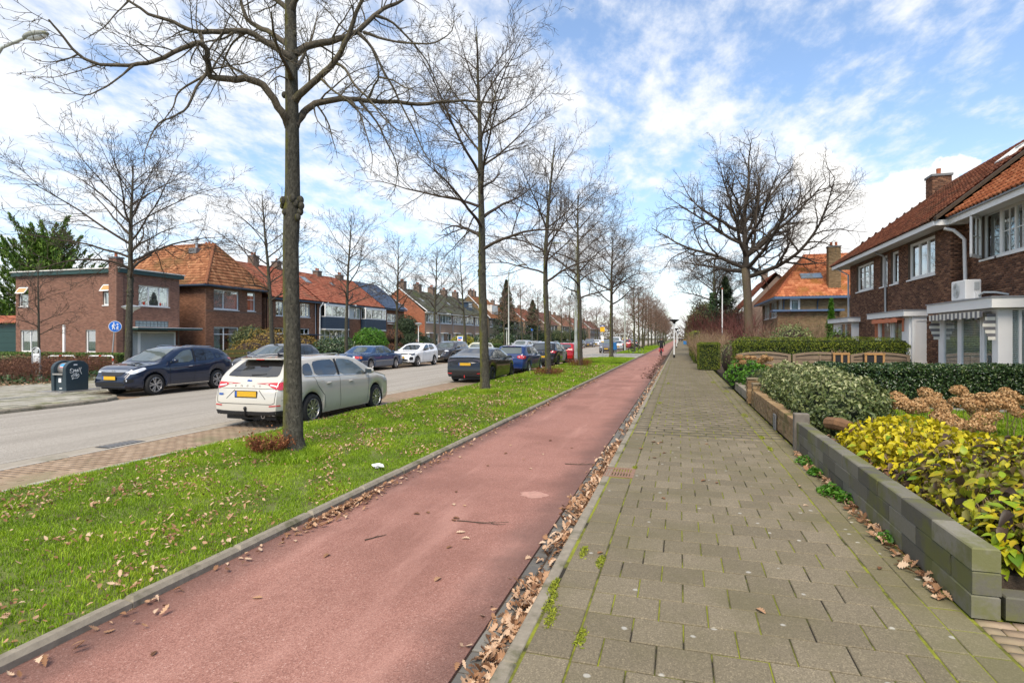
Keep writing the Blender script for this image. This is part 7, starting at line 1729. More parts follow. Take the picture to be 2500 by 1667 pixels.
c.patch('tail_lamp',[(.82,1.0),(.64,1.02),(.60,.90),(.80,.86)],'rear',CM['red'],.014,2,mirror=True);c.plate('rear',.58);o=c.surf('rear',0,.97);MB().lathe([(0,-.02),(.05,-.014),(.055,0)],14,'x',(o.x,0,.97)).build('badge',CM['chrome'],c.root,world=False)
c.line('tailgate_seam',[(-.64,.82),(-.58,.50),(.58,.50),(.64,.82)],'rear',.010,CM['seam'],.004);c.mirror_(2.65,1.0,RD);c.place(-8.40,44.4,1)
#
NB=paint('classic_blue_paint',(.022,.055,.13),.0,.3,.1);SB=mk('grey_lower_cladding',(.13,.145,.17),.5,.08,4)
c=Car('classic_saloon','blue classic saloon with chrome trim and white ribbed wheels on the far side',5.02,1.82,[(0,.86),(.04,.92),(.12,.955),(1.05,1.0),(1.15,1.02),(1.75,1.37),(2.0,1.415),(2.9,1.42),(3.1,1.36),(3.72,.99),(3.85,.965),(4.8,.88),(4.98,.83),(5.02,.70)],[(0,.84),(.1,.92),(1.2,.95),(3.7,.93),(4.8,.84),(5.02,.66)],1.10,4.03,.325,NB,tumble=.30,plan=[(0,.88),(.1,.93),(.5,.975),(1.4,1),(3.8,1),(4.6,.97),(4.9,.92),(5.02,.86)],bulge=.03)
c.wheels((15,0,0,.09),'alloy')
c.patch('rear_window',[(-.58,1.04),(.58,1.04),(.50,1.33),(-.50,1.33)],'rear',CM['clear'],.008,3)
for a in ([(1.62,1.0),(1.98,1.0),(1.98,1.34),(1.86,1.32)],[(2.04,1.0),(2.60,1.0),(2.58,1.36),(2.04,1.36)],[(2.68,1.0),(3.42,.99),(2.98,1.33),(2.68,1.36)]):c.patch('side_window',a,'side',CM['clear'],.007,3,mirror=True,rnd=1)
c.patch('windscreen',[(3.12,-.55),(3.68,-.62),(3.7,0),(3.68,.62),(3.12,.55)],'top',CM['glass'],.008,3)
c.line('window_trim',[(1.50,.985),(3.5,.975)],'side',.02,CM['chrome'],.010,True);c.line('window_trim',[(1.55,1.0),(1.82,1.36),(2.95,1.385),(3.5,.99)],'side',.018,CM['chrome'],.010,True)
c.line('tail_lamp',[(.40,.80),(.88,.79)],'rear',.14,CM['red'],.014,True);c.line('tail_lamp_amber',[(.02,.79),(.18,.79)],'side',.14,CM['amber'],.012,True);c.line('tail_lamp_clear',[(.40,.80),(.52,.80)],'rear',.13,CM['lens'],.017,True)
c.line('cladding',[(1.50,.42),(3.62,.42)],'side',.26,SB,.010,True);c.line('cladding',[(.05,.42),(.70,.42)],'side',.22,SB,.010,True);c.line('cladding',[(4.45,.42),(4.95,.45)],'side',.22,SB,.010,True)
c.line('bumper',[(-.86,.46),(0,.46),(.86,.46)],'rear',.22,SB,.03);c.line('bumper_chrome',[(-.86,.585),(0,.585),(.86,.585)],'rear',.025,CM['chrome'],.034);c.line('chrome_strip',[(.03,.575),(.72,.575)],'side',.022,CM['chrome'],.014,True);c.line('chrome_strip',[(1.5,.565),(3.62,.565)],'side',.022,CM['chrome'],.014,True)
for xw in (1.10,4.03):c.line('arch_chrome',[(xw+(c.ra+.012)*math.cos(a),.325+(c.ra+.012)*math.sin(a)) for a in np.linspace(.2,math.pi-.2,12)],'side',.025,CM['chrome'],.008,True,3)
c.patch('front_indicator',[(4.86,.62),(5.0,.64),(5.0,.78),(4.86,.78)],'side',CM['amber'],.010,1,mirror=True)
c.line('door_seam',[(2.63,.97),(2.64,.30)],'side',.012,CM['seam'],.004,True);c.line('door_seam',[(3.62,.95),(3.60,.30)],'side',.012,CM['seam'],.004,True);c.line('bootlid_seam',[(-.62,.90),(-.6,.62),(.6,.62),(.62,.90)],'rear',.010,CM['seam'],.004)
c.handle(2.12,.84,CM['chrome']);c.handle(2.88,.84,CM['chrome']);c.mirror_(3.38,.98,NB);c.plate('rear',.72)
o=c.surf('rear',0,.885);st=MB().lathe([(.042,-.012),(.05,-.016),(.05,-.008),(.042,-.006)],20,'x',(o.x,0,.90));
for a in (math.pi/2,math.pi/2+2.09,math.pi/2-2.09):st.tube([(o.x-.012,0,.90),(o.x-.012,math.cos(a)*.045,.90+math.sin(a)*.045)],.006,4)
st.build('badge',CM['chrome'],c.root,world=False);c.place(-17.45,28.4-1.10+2.51,1)
#
W2=paint('white_paint_car',(.80,.80,.79),.0,.3,.02)
c=Car('white_crossover','white crossover with black wheel arches facing the camera behind the blue saloon',4.14,1.76,[(0,.78),(.04,.95),(.12,1.10),(.36,1.38),(.55,1.47),(1.2,1.515),(1.8,1.505),(2.2,1.43),(2.98,1.06),(3.1,1.03),(3.75,.97),(4.0,.86),(4.10,.72),(4.14,.60)],[(0,.74),(.12,1.02),(.5,1.05),(2.2,.99),(3.1,.96),(3.9,.84),(4.14,.52)],.80,3.38,.335,W2,sill=.27)
c.wheels((5,.2,0,.09),'alloy')
c.patch('windscreen',[(2.26,-.52),(2.94,-.60),(2.97,0),(2.94,.60),(2.26,.52)],'top',CM['glass'],.008,3)
for a in ([(.78,1.12),(1.60,1.07),(1.58,1.43),(.98,1.40)],[(1.68,1.06),(2.70,1.03),(2.10,1.39),(1.68,1.43)]):c.patch('side_window',a,'side',CM['glass'],.007,3,mirror=True)
for xw in (.80,3.38):c.line('wheel_arch_trim',[(xw+(c.ra+.02)*math.cos(a),.335+(c.ra+.02)*math.sin(a)) for a in np.linspace(.0,math.pi,14)],'side',.07,M['black'],.012,True,3)
c.line('sill_cladding',[(1.18,.31),(3.0,.31)],'side',.10,M['black'],.010,True)
c.patch('grille',[(-.46,.86),(.46,.86),(.40,.79),(-.40,.79)],'front',M['black'],.012,2);c.patch('headlamp',[(.46,.80),(.78,.77),(.80,.85),(.50,.87)],'front',CM['darklens'],.014,2,mirror=True);c.patch('headlamp_wrap',[(3.74,.80),(4.06,.72),(4.04,.83),(3.76,.90)],'side',CM['darklens'],.012,2,mirror=True)
c.patch('fog_lamp_recess',[(.58,.66),(.74,.66),(.74,.46),(.60,.44)],'front',M['black'],.012,2,mirror=True);c.patch('lower_intake',[(-.46,.52),(.46,.52),(.56,.40),(-.56,.40)],'front',M['black'],.012,2);c.line('skid_plate',[(-.6,.345),(.6,.345)],'front',.05,CM['alloy'],.016);c.plate('front',.62,.025)
for sg in (1,-1):MB().tube([(.7,sg*.57,1.45),(.85,sg*.57,1.53),(1.9,sg*.56,1.55),(2.1,sg*.55,1.46)],.016,6).build('roof_rail',M['black'],c.root,world=False)
c.line('door_seam',[(1.63,1.04),(1.66,.36)],'side',.010,CM['seam'],.004,True);c.line('door_seam',[(2.72,1.0),(2.70,.38)],'side',.010,CM['seam'],.004,True);c.handle(1.9,.92,W2);c.handle(1.05,.95,W2);c.mirror_(2.62,1.04,M['black']);c.place(-16.98,33.5+3.38-2.07,-1)
WHC=c
#
G2=paint('anthracite_paint',(.035,.035,.042),.1,.3,.12)
c=Car('anthracite_suv','anthracite SUV with large dark grille facing the camera behind the white crossover',4.57,1.90,[(0,.82),(.05,1.02),(.16,1.18),(.45,1.46),(.65,1.56),(1.3,1.62),(2.0,1.60),(2.5,1.50),(3.25,1.12),(3.4,1.09),(4.1,1.03),(4.4,.92),(4.53,.76),(4.57,.62)],[(0,.80),(.16,1.08),(.6,1.10),(2.2,1.04),(3.4,1.0),(4.2,.92),(4.57,.56)],.90,3.64,.355,G2,sill=.26)
c.wheels((5,.2,0,.08),'alloy')
c.patch('windscreen',[(2.55,-.56),(3.22,-.64),(3.25,0),(3.22,.64),(2.55,.56)],'top',CM['clear'],.008,3)
for a in ([(.9,1.18),(1.85,1.12),(1.82,1.52),(1.15,1.50)],[(1.93,1.12),(2.98,1.08),(2.4,1.46),(1.93,1.52)]):c.patch('side_window',a,'side',CM['glass'],.007,3,mirror=True)
c.patch('grille',[(-.46,.92),(.46,.92),(.52,.80),(.36,.54),(-.36,.54),(-.52,.80)],'front',M['black'],.014,2);c.line('grille_wing',[(-.50,.80),(-.34,.52),(.34,.52),(.50,.80)],'front',.03,CM['chrome'],.020)
c.patch('headlamp',[(.50,.86),(.80,.84),(.82,.92),(.54,.935)],'front',CM['lens'],.014,2,mirror=True);c.patch('lower_intake',[(-.6,.46),(.6,.46),(.55,.36),(-.55,.36)],'front',M['black'],.012,2);c.line('bumper_chrome',[(-.7,.33),(.7,.33)],'front',.03,CM['chrome'],.02)
p=c.surf('front',0,.50);MB().box(p.x+.03,p.x+.04,-.26,.26,.45,.55).build('number_plate',M['white'],c.root,world=False);c.mirror_(2.85,1.08,M['black']);c.place(-17.25,41.6-.3,-1)
#
def simple(name,label,mat,kind,x,y,facing,group='parked cars'):
 if kind=='van':L,Wd,top,belt,xr,xf=4.9,1.95,[(0,1.2),(.05,1.8),(.2,1.95),(3.2,1.97),(3.6,1.85),(4.2,1.25),(4.7,1.05),(4.9,.6)],[(0,1.0),(.3,1.12),(3.4,1.1),(4.2,1.05),(4.9,.55)],.95,4.0
 elif kind=='suv':L,Wd,top,belt,xr,xf=4.4,1.84,[(0,.85),(.05,1.05),(.4,1.45),(.7,1.58),(2.0,1.60),(2.4,1.5),(3.2,1.1),(4.0,1.0),(4.3,.85),(4.4,.6)],[(0,.82),(.15,1.05),(2.2,1.02),(3.3,.98),(4.4,.54)],.86,3.5
 else:L,Wd,top,belt,xr,xf=4.2,1.77,[(0,.82),(.05,.98),(.4,1.32),(.6,1.42),(1.9,1.46),(2.3,1.37),(3.0,1.03),(3.7,.92),(4.05,.78),(4.2,.56)],[(0,.80),(.15,.98),(2.2,.95),(3.2,.92),(4.2,.5)],.8,3.36
 c=Car(name,label,L,Wd,top,belt,xr,xf,.33,mat,group=group);c.wheels((5,.18,0,.09),'alloy')
 zt=max(p[1] for p in top);zb=belt[1][1]+.06
 x0,x1=(2.4,3.0) if kind!='van' else (3.55,4.15)
 if kind=='suv':x1=3.15
 c.patch('windscreen',[(x0,-.52),(x1,-.62),(x1,.62),(x0,.52)],'top',CM['clear'],.008,3);c.patch('rear_window',[(-.58,zb+.04),(.58,zb+.04),(.5,zt-.1),(-.5,zt-.1)],'rear',CM['glass'],.008,3)
 c.patch('side_window',[(.75,zb+.02),(1.65,zb),(1.62,zt-.12),(.95,zt-.14)],'side',CM['glass'],.007,3,mirror=True);c.patch('side_window',[(1.74,zb),(x1-.3,zb-.02),(x0-.15,zt-.17),(1.72,zt-.11)],'side',CM['glass'],.007,3,mirror=True)
 c.patch('headlamp',[(.45,.70),(.76,.70),(.78,.79),(.50,.80)],'front',CM['lens'],.012,2,mirror=True);c.patch('grille',[(-.40,.74),(.40,.74),(.44,.58),(-.44,.58)],'front',M['black'],.012,2);c.patch('lower_intake',[(-.6,.44),(.6,.44),(.55,.34),(-.55,.34)],'front',M['black'],.012,2)
 c.patch('tail_lamp',[(.82,.98),(.62,1.0),(.60,.86),(.80,.84)],'rear',CM['red'],.012,2,mirror=True);c.plate('front',.52,.02);c.plate('rear',.62,.012);c.mirror_(x1-.35,zb+.02,mat);return c.place(x,y,facing)
P_={k:paint(k+'_far_paint',v,.2,.3,.08) for k,v in (('silver',(.34,.35,.36)),('pale',(.66,.62,.38)),('grey',(.10,.10,.12)),('white',(.74,.74,.74)),('blue',(.03,.12,.34)),('yellow',(.70,.56,.16)),('dark',(.02,.022,.026)),('red',(.30,.02,.03)))}
simple('dark_estate','dark silver roofed estate car half hidden behind the white estate car',P_['dark'],'suv',-17.35,21.6,-1)
simple('pale_yellow_car','pale yellow car behind the anthracite SUV on the far side',P_['pale'],'hatch',-17.2,48.0,-1)
simple('silver_car','silver car with only its roof seen above the dark grey crossover',P_['silver'],'suv',-17.2,62.5,-1)
simple('light_grey_car','light grey car right of the silver car above the red hatchback',P_['silver'],'hatch',-17.2,68,-1)
simple('dark_small_car','dark parked car just right of the red hatchback on the far side',P_['dark'],'hatch',-17.2,101,-1)
simple('slate_suv','slate grey SUV on the far side left of the bus stop sign',P_['grey'],'suv',-17.1,113,-1)
simple('white_hatchback','white hatchback on the far side beneath the bus stop sign',P_['white'],'hatch',-17.1,124,-1)
simple('bus_stop_car','dark grey car facing the camera parked just past the bus stop',P_['grey'],'suv',-8.5,71.5,-1)
simple('white_van','white van right behind the dark grey car by the bus stop',P_['white'],'van',-9.6,92,-1)
simple('bright_blue_car','bright blue car right of the white van',P_['blue'],'hatch',-16.6,166,-1)
simple('yellow_van','yellow van farthest on the far side',P_['yellow'],'van',-17.0,190,-1)
simple('far_dark_car','small dark car right of the yellow van',P_['dark'],'hatch',-17.0,212,-1)
simple('far_grey_hatchback','grey hatchback seen from behind between the far avenue trunks',P_['silver'],'hatch',-8.4,84,1)
simple('far_red_car','dark red car seen between the far avenue trunks',P_['red'],'suv',-8.4,97,1)
simple('far_blue_car','dark blue car seen between the far avenue trunks',P_['dark'],'hatch',-8.4,112,1)
#  FRONT GARDEN, WALLS, FENCE
def gp(px,py,z=0.0):
 r_=ray(px,py);t_=(z-CAMZ)/r_.z;return Vector((0,0,CAMZ))+r_*t_
M['block']=mk_rnd('concrete_block',[(0,(.085,.080,.062)),(.5,(.135,.127,.099)),(1,(.205,.192,.150))],.9,False,.35,90,stain=(.12,.125,.03),stsc=2.2,stlo=.44,sthi=.62,stamt=.75)
bw_=root('block_wall',(1.86,7,0),'low dark grey concrete block wall edging the front garden','wall')
def boxmesh(name,l,w,h,mat,b=.006):
 mb=MB();mb.cbox(-w/2,w/2,-l/2,l/2,-h,0,b);mb.f.append((0,3,2,1));me=bpy.data.meshes.new(name);me.from_pydata(mb.v,[],mb.f);me.materials.append(mat);return me
bm6=boxmesh('block',.591,.155,.1445,M['block'],.009);bm3=boxmesh('block',.291,.155,.1445,M['block'],.009)
MB().box(1.80,1.92,4.33,9.82,0,.42).build('wall_core',M['soil'],bw_)
def put(name,me,parent,loc,rz=0.0):
 ob=bpy.data.objects.new(name,me);C.objects.link(ob);ob.parent=parent;ob.location=Vector(loc)-origin_of(parent);ob.rotation_euler=(0,0,rz);return ob
for cse in range(3):
 y=4.28;zt=.15*(cse+1)
 if cse%2:put('block',bm3,bw_,(1.86+random.uniform(-.003,.003),y+.15,zt));y+=.3
 while y<9.75:
  l=min(.6,9.86-y)
  if l>.45:put('block',bm6,bw_,(1.86+random.uniform(-.004,.004),y+.3,zt),random.uniform(-.006,.006));y+=.6
  else:put('block',bm3,bw_,(1.86,y+.15,zt));y+=.3
for i in range(4):put('block',bm6,bw_,(2.26+i*.6,4.37,.155),math.pi/2)
M['gwbrick']=mk_rnd('garden_wall_brick',[(0,(.16,.10,.05)),(.5,(.24,.155,.078)),(1,(.31,.215,.115))],.92,False,.4,70,stain=(.11,.10,.03),stsc=2.0,stlo=.5,sthi=.66)
bg=root('garden_brick_wall',(1.9,12.8,0),'low mossy tan brick wall below the silvery shrub','wall')
MB().box(1.815,2.0,10.05,15.55,0,.40).build('mortar_core',MORT['olive'],bg)
bs_=boxmesh('brick',.20,.10,.055,M['gwbrick'],.003);hs_=boxmesh('brick',.055,.20,.095,M['gwbrick'],.003)
for cse in range(5):
 y=10.05+(.105 if cse%2 else 0)
 while y<15.4:put('brick',bs_,bg,(1.86+random.uniform(-.003,.003),y+.105,.065*(cse+1)),random.uniform(-.01,.01));y+=.21
y=10.08
while y<15.5:put('brick',hs_,bg,(1.905,y,.43+random.uniform(-.003,.003)),random.uniform(-.01,.01));y+=.066
for k,(x0,y0,h_,lb) in enumerate(((1.80,15.62,.62,'short square brick pier ending the low brick wall'),(1.76,16.45,.70,'taller square brick pier beyond the garden entrance'))):
 pr_=root('brick_pier',(x0+.16,y0+.16,0),lb,'pier','brick piers')
 MB().box(x0+.01,x0+.31,y0+.01,y0+.31,0,h_-.07).build('mortar_core',MORT['olive'],pr_)
 z=.065
 k2=0
 while z<h_:
  for i in range(3):
   o=.1*i+.06
   if k2%2:put('brick',bs_,pr_,(x0+.05,y0+.11+(.0 if i==0 else .11 if i==1 else .11),z)) if i<2 else None
   else:put('brick',bs_,pr_,(x0+.05,y0+.16,z)) if i==0 else None
  put('brick',bs_,pr_,(x0+.11,y0+.05,z),math.pi/2);put('brick',bs_,pr_,(x0+.21+.005,y0+.051,z-.0005),math.pi/2);put('brick',bs_,pr_,(x0+.265,y0+.2,z));z+=.066;k2+=1
 MB().box(x0,x0+.32,y0,y0+.32,h_-.072,h_-.01).build('pier_top',MORT['olive'],pr_)
tag(MB().box(1.83,2.05,17.4,21.6,0,.26).build('concrete_edging',M['concrete'],None,bevel=.01),'low mossy concrete edging wall beyond the brick piers','wall')
M['oldwood']=mk('weathered_wood',(.15,.13,.105),.9,.35,9,.5,40,.004);M['fencewood']=mk('fence_wood',(.21,.155,.105),.9,.3,6,.4,30,.004,stain=(.11,.085,.06),stsc=1.5)
tag(MB().box(1.75,1.97,9.89,10.04,-.05,.58).build('wooden_post',M['oldwood'],None,bevel=.012),'stout weathered wooden post between block wall and brick wall','post')
tag(MB().box(1.765,1.79,11.9,12.15,0,.30).build('slate_plate',M['lead'],None,bevel=.004),'small upright slate plate leaning on the brick wall','plate')
lg=MB();lg.tube([(2.02,8.95,.58),(2.10,8.75,.60),(2.2,8.6,.58)],[.085,.09,.075],9);tag(lg.build('log',mk('log_bark',(.16,.085,.04),.95,.4,14,.7,40,.01),None),'short bark covered log on the end of the block wall','log')
tag(MB().box(1.945,7.5,4.5,9.9,0,.22).build('flower_bed',M['soil']),kind='structure')
tag(MB().box(3.0,7.5,9.9,10.0,0,.30).build('bed_edging',mk('bed_edge',(.16,.12,.08),.9,.2,6)),kind='structure')
for k,(x0,x1,lb) in enumerate(((2.0,3.80,'wooden fence panel with arched top at the pavement end below the yew hedge'),(3.86,5.62,'middle arched wooden fence panel below the yew hedge'),(5.68,7.45,'arched wooden fence panel nearest the white bay'))):
 f=root('fence_panel',((x0+x1)/2,22.2,0),lb,'fence','wooden fence panels');zt=1.17
 for i in range(7):
  z0=.12+i*.15;MB().box(x0+.05,x1-.05,22.18+(.02 if i%2 else 0),22.21+(.02 if i%2 else 0),z0,z0+.158).build('board',M['fencewood'],f)
 n=12;vs=[];fs=[]
 for i in range(n+1):
  a=i/n;x=x0+(x1-x0)*a;zz=zt+.10*math.sin(math.pi*a)**.8
  vs+=[(x,22.14,zz-.07),(x,22.14,zz+.01),(x,22.24,zz+.01),(x,22.24,zz-.07)]
 for i in range(n):
  b=4*i;fs+=[(b,b+4,b+5,b+1),(b+1,b+5,b+6,b+2),(b+2,b+6,b+7,b+3),(b+3,b+7,b+4,b)]
 MB().add(vs,fs).build('top_rail',M['fencewood'],f)
 for x in (x0,x1-.09):MB().box(x,x+.09,22.13,22.22,0,zt+.02).build('post',M['fencewood'],f)
 MB().box((x0+x1)/2-.03,(x0+x1)/2+.03,22.14,22.18,.1,zt).build('batten',M['fencewood'],f)
M['newwood']=mk('honey_wood',(.36,.20,.075),.8,.2,8)
for k,(px0,px1,lb) in enumerate(((2035,2072,'honey wood planter box with black panels left of its twin before the fence'),(2106,2150,'honey wood planter box with black panels nearest the white bay'))):
 d0=18.9;a=at_d(px0,860,d0);b=at_d(px1,860,d0);x0,x1,yy=a.x,b.x,21.2;w_=x1-x0
 f=root('wooden_planter',((x0+x1)/2,yy,0),lb,'planter','wooden planters');zt=1.27
 for x in (x0,x0+w_*.47,x1-.06):MB().box(x,x+.06,yy-.03,yy+.03,0,zt-(.0 if x!=x0+w_*.47 else .001)).build('post',M['newwood'],f)
 for z in (zt-.06,.72):MB().box(x0-.01,x1+.01,yy-.036,yy+.034,z,z+.065).build('rail',M['newwood'],f)
 MB().box(x0+.02,x1-.02,yy-.01,yy+.3,.6,zt-.04).build('black_panel',M['black'],f)
 T=Tubes();rg=random.Random(k)
 for q in range(26):
  p=Vector((rg.uniform(x0,x1)-(x0+x1)/2,rg.uniform(0,.25),zt-.05));pp,_=branch_pts(rg,p,(Vector((0,0,.6))+rvec(rg)*.7).normalized(),rg.uniform(.08,.2),3,.3,0);T.add(pp,[.008,.007,.006,.004],4)
 T.build('dried_stalks',M['stemtan'],f)
#
def ovate(name,L,Wd,mat,droop,cup,seed):
 st=[(0,.03),(.12,.55),(.32,.98),(.52,.92),(.72,.62),(.88,.28),(1,.02)];vs=[];fs=[]
 rg=random.Random(seed)
 for t_,w in st:
  x=L*t_;z=-droop*L*t_**2;tw=rg.uniform(-.03,.03)
  vs+=[(x,-w*Wd/2,z+cup*w*Wd+tw*Wd),(x,0,z),(x,w*Wd/2,z+cup*w*Wd-tw*Wd)]
 for i in range(len(st)-1):
  b=3*i;fs+=[(b,b+3,b+4,b+1),(b+1,b+4,b+5,b+2)]
 me=bpy.data.meshes.new(name);me.from_pydata(vs,[],fs);me.materials.append(mat);me.polygons.foreach_set('use_smooth',[True]*len(me.polygons));return me
def hyd_mats():
 Y=[(0,(.40,.31,.010)),(.35,(.62,.50,.012)),(.65,(.70,.58,.02)),(.78,(.46,.48,.02)),(.9,(.20,.32,.015)),(1,(.62,.36,.02))]
 G2_=[(0,(.10,.20,.012)),(.35,(.24,.34,.015)),(.6,(.44,.46,.02)),(.8,(.56,.48,.02)),(1,(.46,.28,.02))]
 B_=[(0,(.035,.022,.013)),(.6,(.085,.052,.03)),(1,(.16,.11,.06))]
 return {k:mk_leaf('hydrangea_'+k,s_,.45,.3,False,blotch=k!='brown') for k,s_ in (('yellow',Y),('green',G2_),('brown',B_))}
HM=hyd_mats()
HL={k:[ovate('leaf',.105,.066,HM[k],.35 if k!='brown' else .9,.12 if k!='brown' else .45,q) for q in range(3)] for k in HM}
HMA={k:mk_leaf('hydrangea_inner_'+k,s_,.5,.3,True) for k,s_ in (('yellow',[(0,(.24,.21,.01)),(.5,(.52,.44,.012)),(1,(.66,.56,.02))]),('mixed',[(0,(.04,.026,.014)),(.3,(.14,.10,.03)),(.55,(.20,.24,.015)),(1,(.48,.42,.02))]))}
def hydrangea(name,label,blobs,nleaf,mixw,seed,inner,ninner):
 rg=random.Random(seed);c0=blobs[0][0];R=root(name,(c0[0],c0[1],.22),label,'shrub','hydrangeas');o=origin_of(R)
 cand=[]
 r_=np.random.default_rng(seed)
 for c,rr in blobs:
  v=r_.normal(0,1,(nleaf*3,3));v[:,2]=np.abs(v[:,2])-.1;v/=np.linalg.norm(v,axis=1,keepdims=True);k=1-r_.random(len(v))**2*.2+.06*np.sin(v[:,0]*13+v[:,1]*9)*np.sin(v[:,2]*11)
  p=np.array(c)+v*np.array(rr)*k[:,None]
  for q,n_ in zip(p,v):
   if q[0]>1.97-(.10 if q[2]>.48 else 0) and q[2]>.2 and (q[0]>2.0 or q[2]>.47):cand.append((Vector(tuple(q)),Vector(tuple(n_))))
 cand.sort(key=lambda e:(e[0]-Vector((0,0,CAMZ))).length-1.2*e[1].dot((Vector((0,0,CAMZ))-e[0]).normalized())+rg.uniform(0,1.6))
 for (p,n_) in cand[:nleaf]:
  kd=rg.choices(('yellow','green','brown'),mixw)[0];me=rg.choice(HL[kd])
  d=(n_*.8+Vector((0,0,-.55))+rvec(rg)*.55).normalized();up=(n_+Vector((0,0,.8))+rvec(rg)*.35);up=(up-d*up.dot(d)).normalized();s_=up.cross(d)
  ob=bpy.data.objects.new('leaf',me);C.objects.link(ob);ob.parent=R;sc_=rg.uniform(.45,1.25)
  ob.matrix_local=Matrix.Translation(p-o)@Matrix((d,s_,up)).transposed().to_4x4()@Matrix.Scale(sc_,4)
 P=[];N=[]
 for c,rr in blobs:
  v=r_.normal(0,1,(ninner,3));v[:,2]=np.abs(v[:,2])-.15;v/=np.linalg.norm(v,axis=1,keepdims=True);P.append(np.array(c)+v*np.array(rr)*(.95-.55*r_.random(ninner)[:,None]**1.5));N.append(v)
 P=np.concatenate(P);N=np.concatenate(N);ok=(P[:,2]>.2)&(P[:,0]>1.99)
 scatter_leaves('inner_leaves',P[ok],N[ok],r_.uniform(.05,.11,ok.sum()),inner,R,asp=.6,jit=.8,kind='stuff',curl=.15)
 T=Tubes()
 for k in range(90):
  c,rr=blobs[k%len(blobs)];a=rg.uniform(0,6.28);q=rr[0]*.5*math.sqrt(rg.random());p0=Vector((c[0]+q*math.cos(a),c[1]+q*1.2*math.sin(a),.2))-o
  pp,_=branch_pts(rg,p0,Vector((math.cos(a)*.4,math.sin(a)*.4,1)).normalized(),rr[2]*1.0,4,.12,0);T.add(pp,[.005,.005,.004,.004,.003],4)
 T.build('stems',M['stemtan'],R);return R
hydrangea('yellow_hydrangea','bright yellow autumn hydrangea bush behind the far end of the block wall',[((2.75,8.3,.30),(.85,.95,.52)),((3.2,7.5,.28),(.8,.8,.46))],300,(8,2,.6),1,HMA['yellow'],1600)
hydrangea('fading_hydrangea','half withered hydrangea with brown curled leaves in the middle of the bed',[((3.0,6.7,.25),(.95,.75,.46)),((3.5,7.2,.28),(.8,.8,.48))],300,(4,3,4.5),2,HMA['mixed'],1600)
hydrangea('green_hydrangea','green and yellow hydrangea leaning over the near end of the block wall',[((2.75,5.5,.30),(.86,.85,.50)),((2.5,4.85,.28),(.55,.5,.40))],300,(3.2,6,1.6),3,HMA['mixed'],1600)
dh=root('dried_hydrangea',(4.2,10.8,0),'tall hydrangea with many round dried tan flower heads before the lawn','shrub','hydrangeas')
LF['dried']=mk_leaf('dried_petal',[(0,(.25,.125,.045)),(.5,(.46,.27,.115)),(1,(.64,.44,.23))],.85,.25)
def head_mesh(seed):
 r_=np.random.default_rng(seed);n=330;v=r_.normal(0,1,(n,3));v[:,2]=v[:,2]*.9+.25;v/=np.linalg.norm(v,axis=1,keepdims=True);P=v*np.array([.125,.125,.085])*(.86+.22*r_.random((n,1)))
 ob=quads('flower_head',P,v,r_.uniform(.028,.045,n),LF['dried'],None,asp=.95,jit=.55,rng=r_);me=ob.data;bpy.data.objects.remove(ob);return me
HH=[head_mesh(i) for i in range(3)]
heads=[(960,290),(1010,300),(1060,285),(1100,265),(1090,305),(1150,310),(1190,330),(1235,325),(1252,242),(1300,265),(1320,300),(1285,290),(1345,350),(1385,385),(1330,380),(1415,415),(1435,230),(1417,290),(1465,300),(1490,268),(1510,310),(1540,285),(1570,270),(1580,325),(1600,290),(1640,268),(1640,312),(1690,235),(1715,262),(1700,300),(1720,322),(1630,370),(1565,385),(1508,425),(1602,440),(1765,355),(1788,290),(1750,275),(1480,530),(1405,440),(1350,330),(1525,340),(1120,280),(1225,300)]
T=Tubes();rg=random.Random(9);od=origin_of(dh)
for k,(cx,cy_) in enumerate(heads):
 d_=10.9-(cy_-230)/300*3.0+rg.uniform(-.3,.3);p=at_d(1700+cx/2.24,850+cy_/2.24,d_)
 ob=bpy.data.objects.new('flower_head',HH[k%3]);C.objects.link(ob);ob.parent=dh;ob.location=p-od;ob.rotation_euler=(rg.uniform(-.4,.4),rg.uniform(-.4,.4),rg.uniform(0,6));s_=rg.uniform(.85,1.2)*(.8 if cy_>430 else 1);ob.scale=(s_,s_,s_)
 base=Vector((p.x+rg.uniform(-.15,.15),p.y+rg.uniform(-.1,.2),.05))-od;top=p-od
 T.add([base,base.lerp(top,.35)+rvec(rg)*.02,base.lerp(top,.7)+rvec(rg)*.02,top],[.006,.005,.004,.004],4)
 q,_=branch_pts(rg,base.lerp(top,.4),(Vector((0,0,1))+rvec(rg)*.6).normalized(),.3,3,.2,0);T.add(q,[.004,.004,.003,.002],4)
T.build('stems',M['stemtan'],dh)
hb=root('far_dried_hydrangea',(2.9,20.2,0),'small group of dried tan flower heads beside the rhododendron','shrub','hydrangeas')
for k in range(16):
 p=at_d(random.uniform(1795,1880),random.uniform(868,895),random.uniform(18.5,20));ob=bpy.data.objects.new('flower_head',HH[k%3]);C.objects.link(ob);ob.parent=hb;ob.location=p-origin_of(hb);ob.scale=(.9,)*3
MB().ell((2.9,20.2,.25),(.6,.6,.45),10,6).build('inner_branches',core_b,hb,True)
pl_=np.stack([RNG.uniform(2.0,4.5,1500),RNG.uniform(4.6,9.8,1500),.23+.03*RNG.random(1500)],1);leaf_litter('bed_leaves','brown leaf litter on the flower bed soil',pl_,.08,LF['fallen'],9,.4)
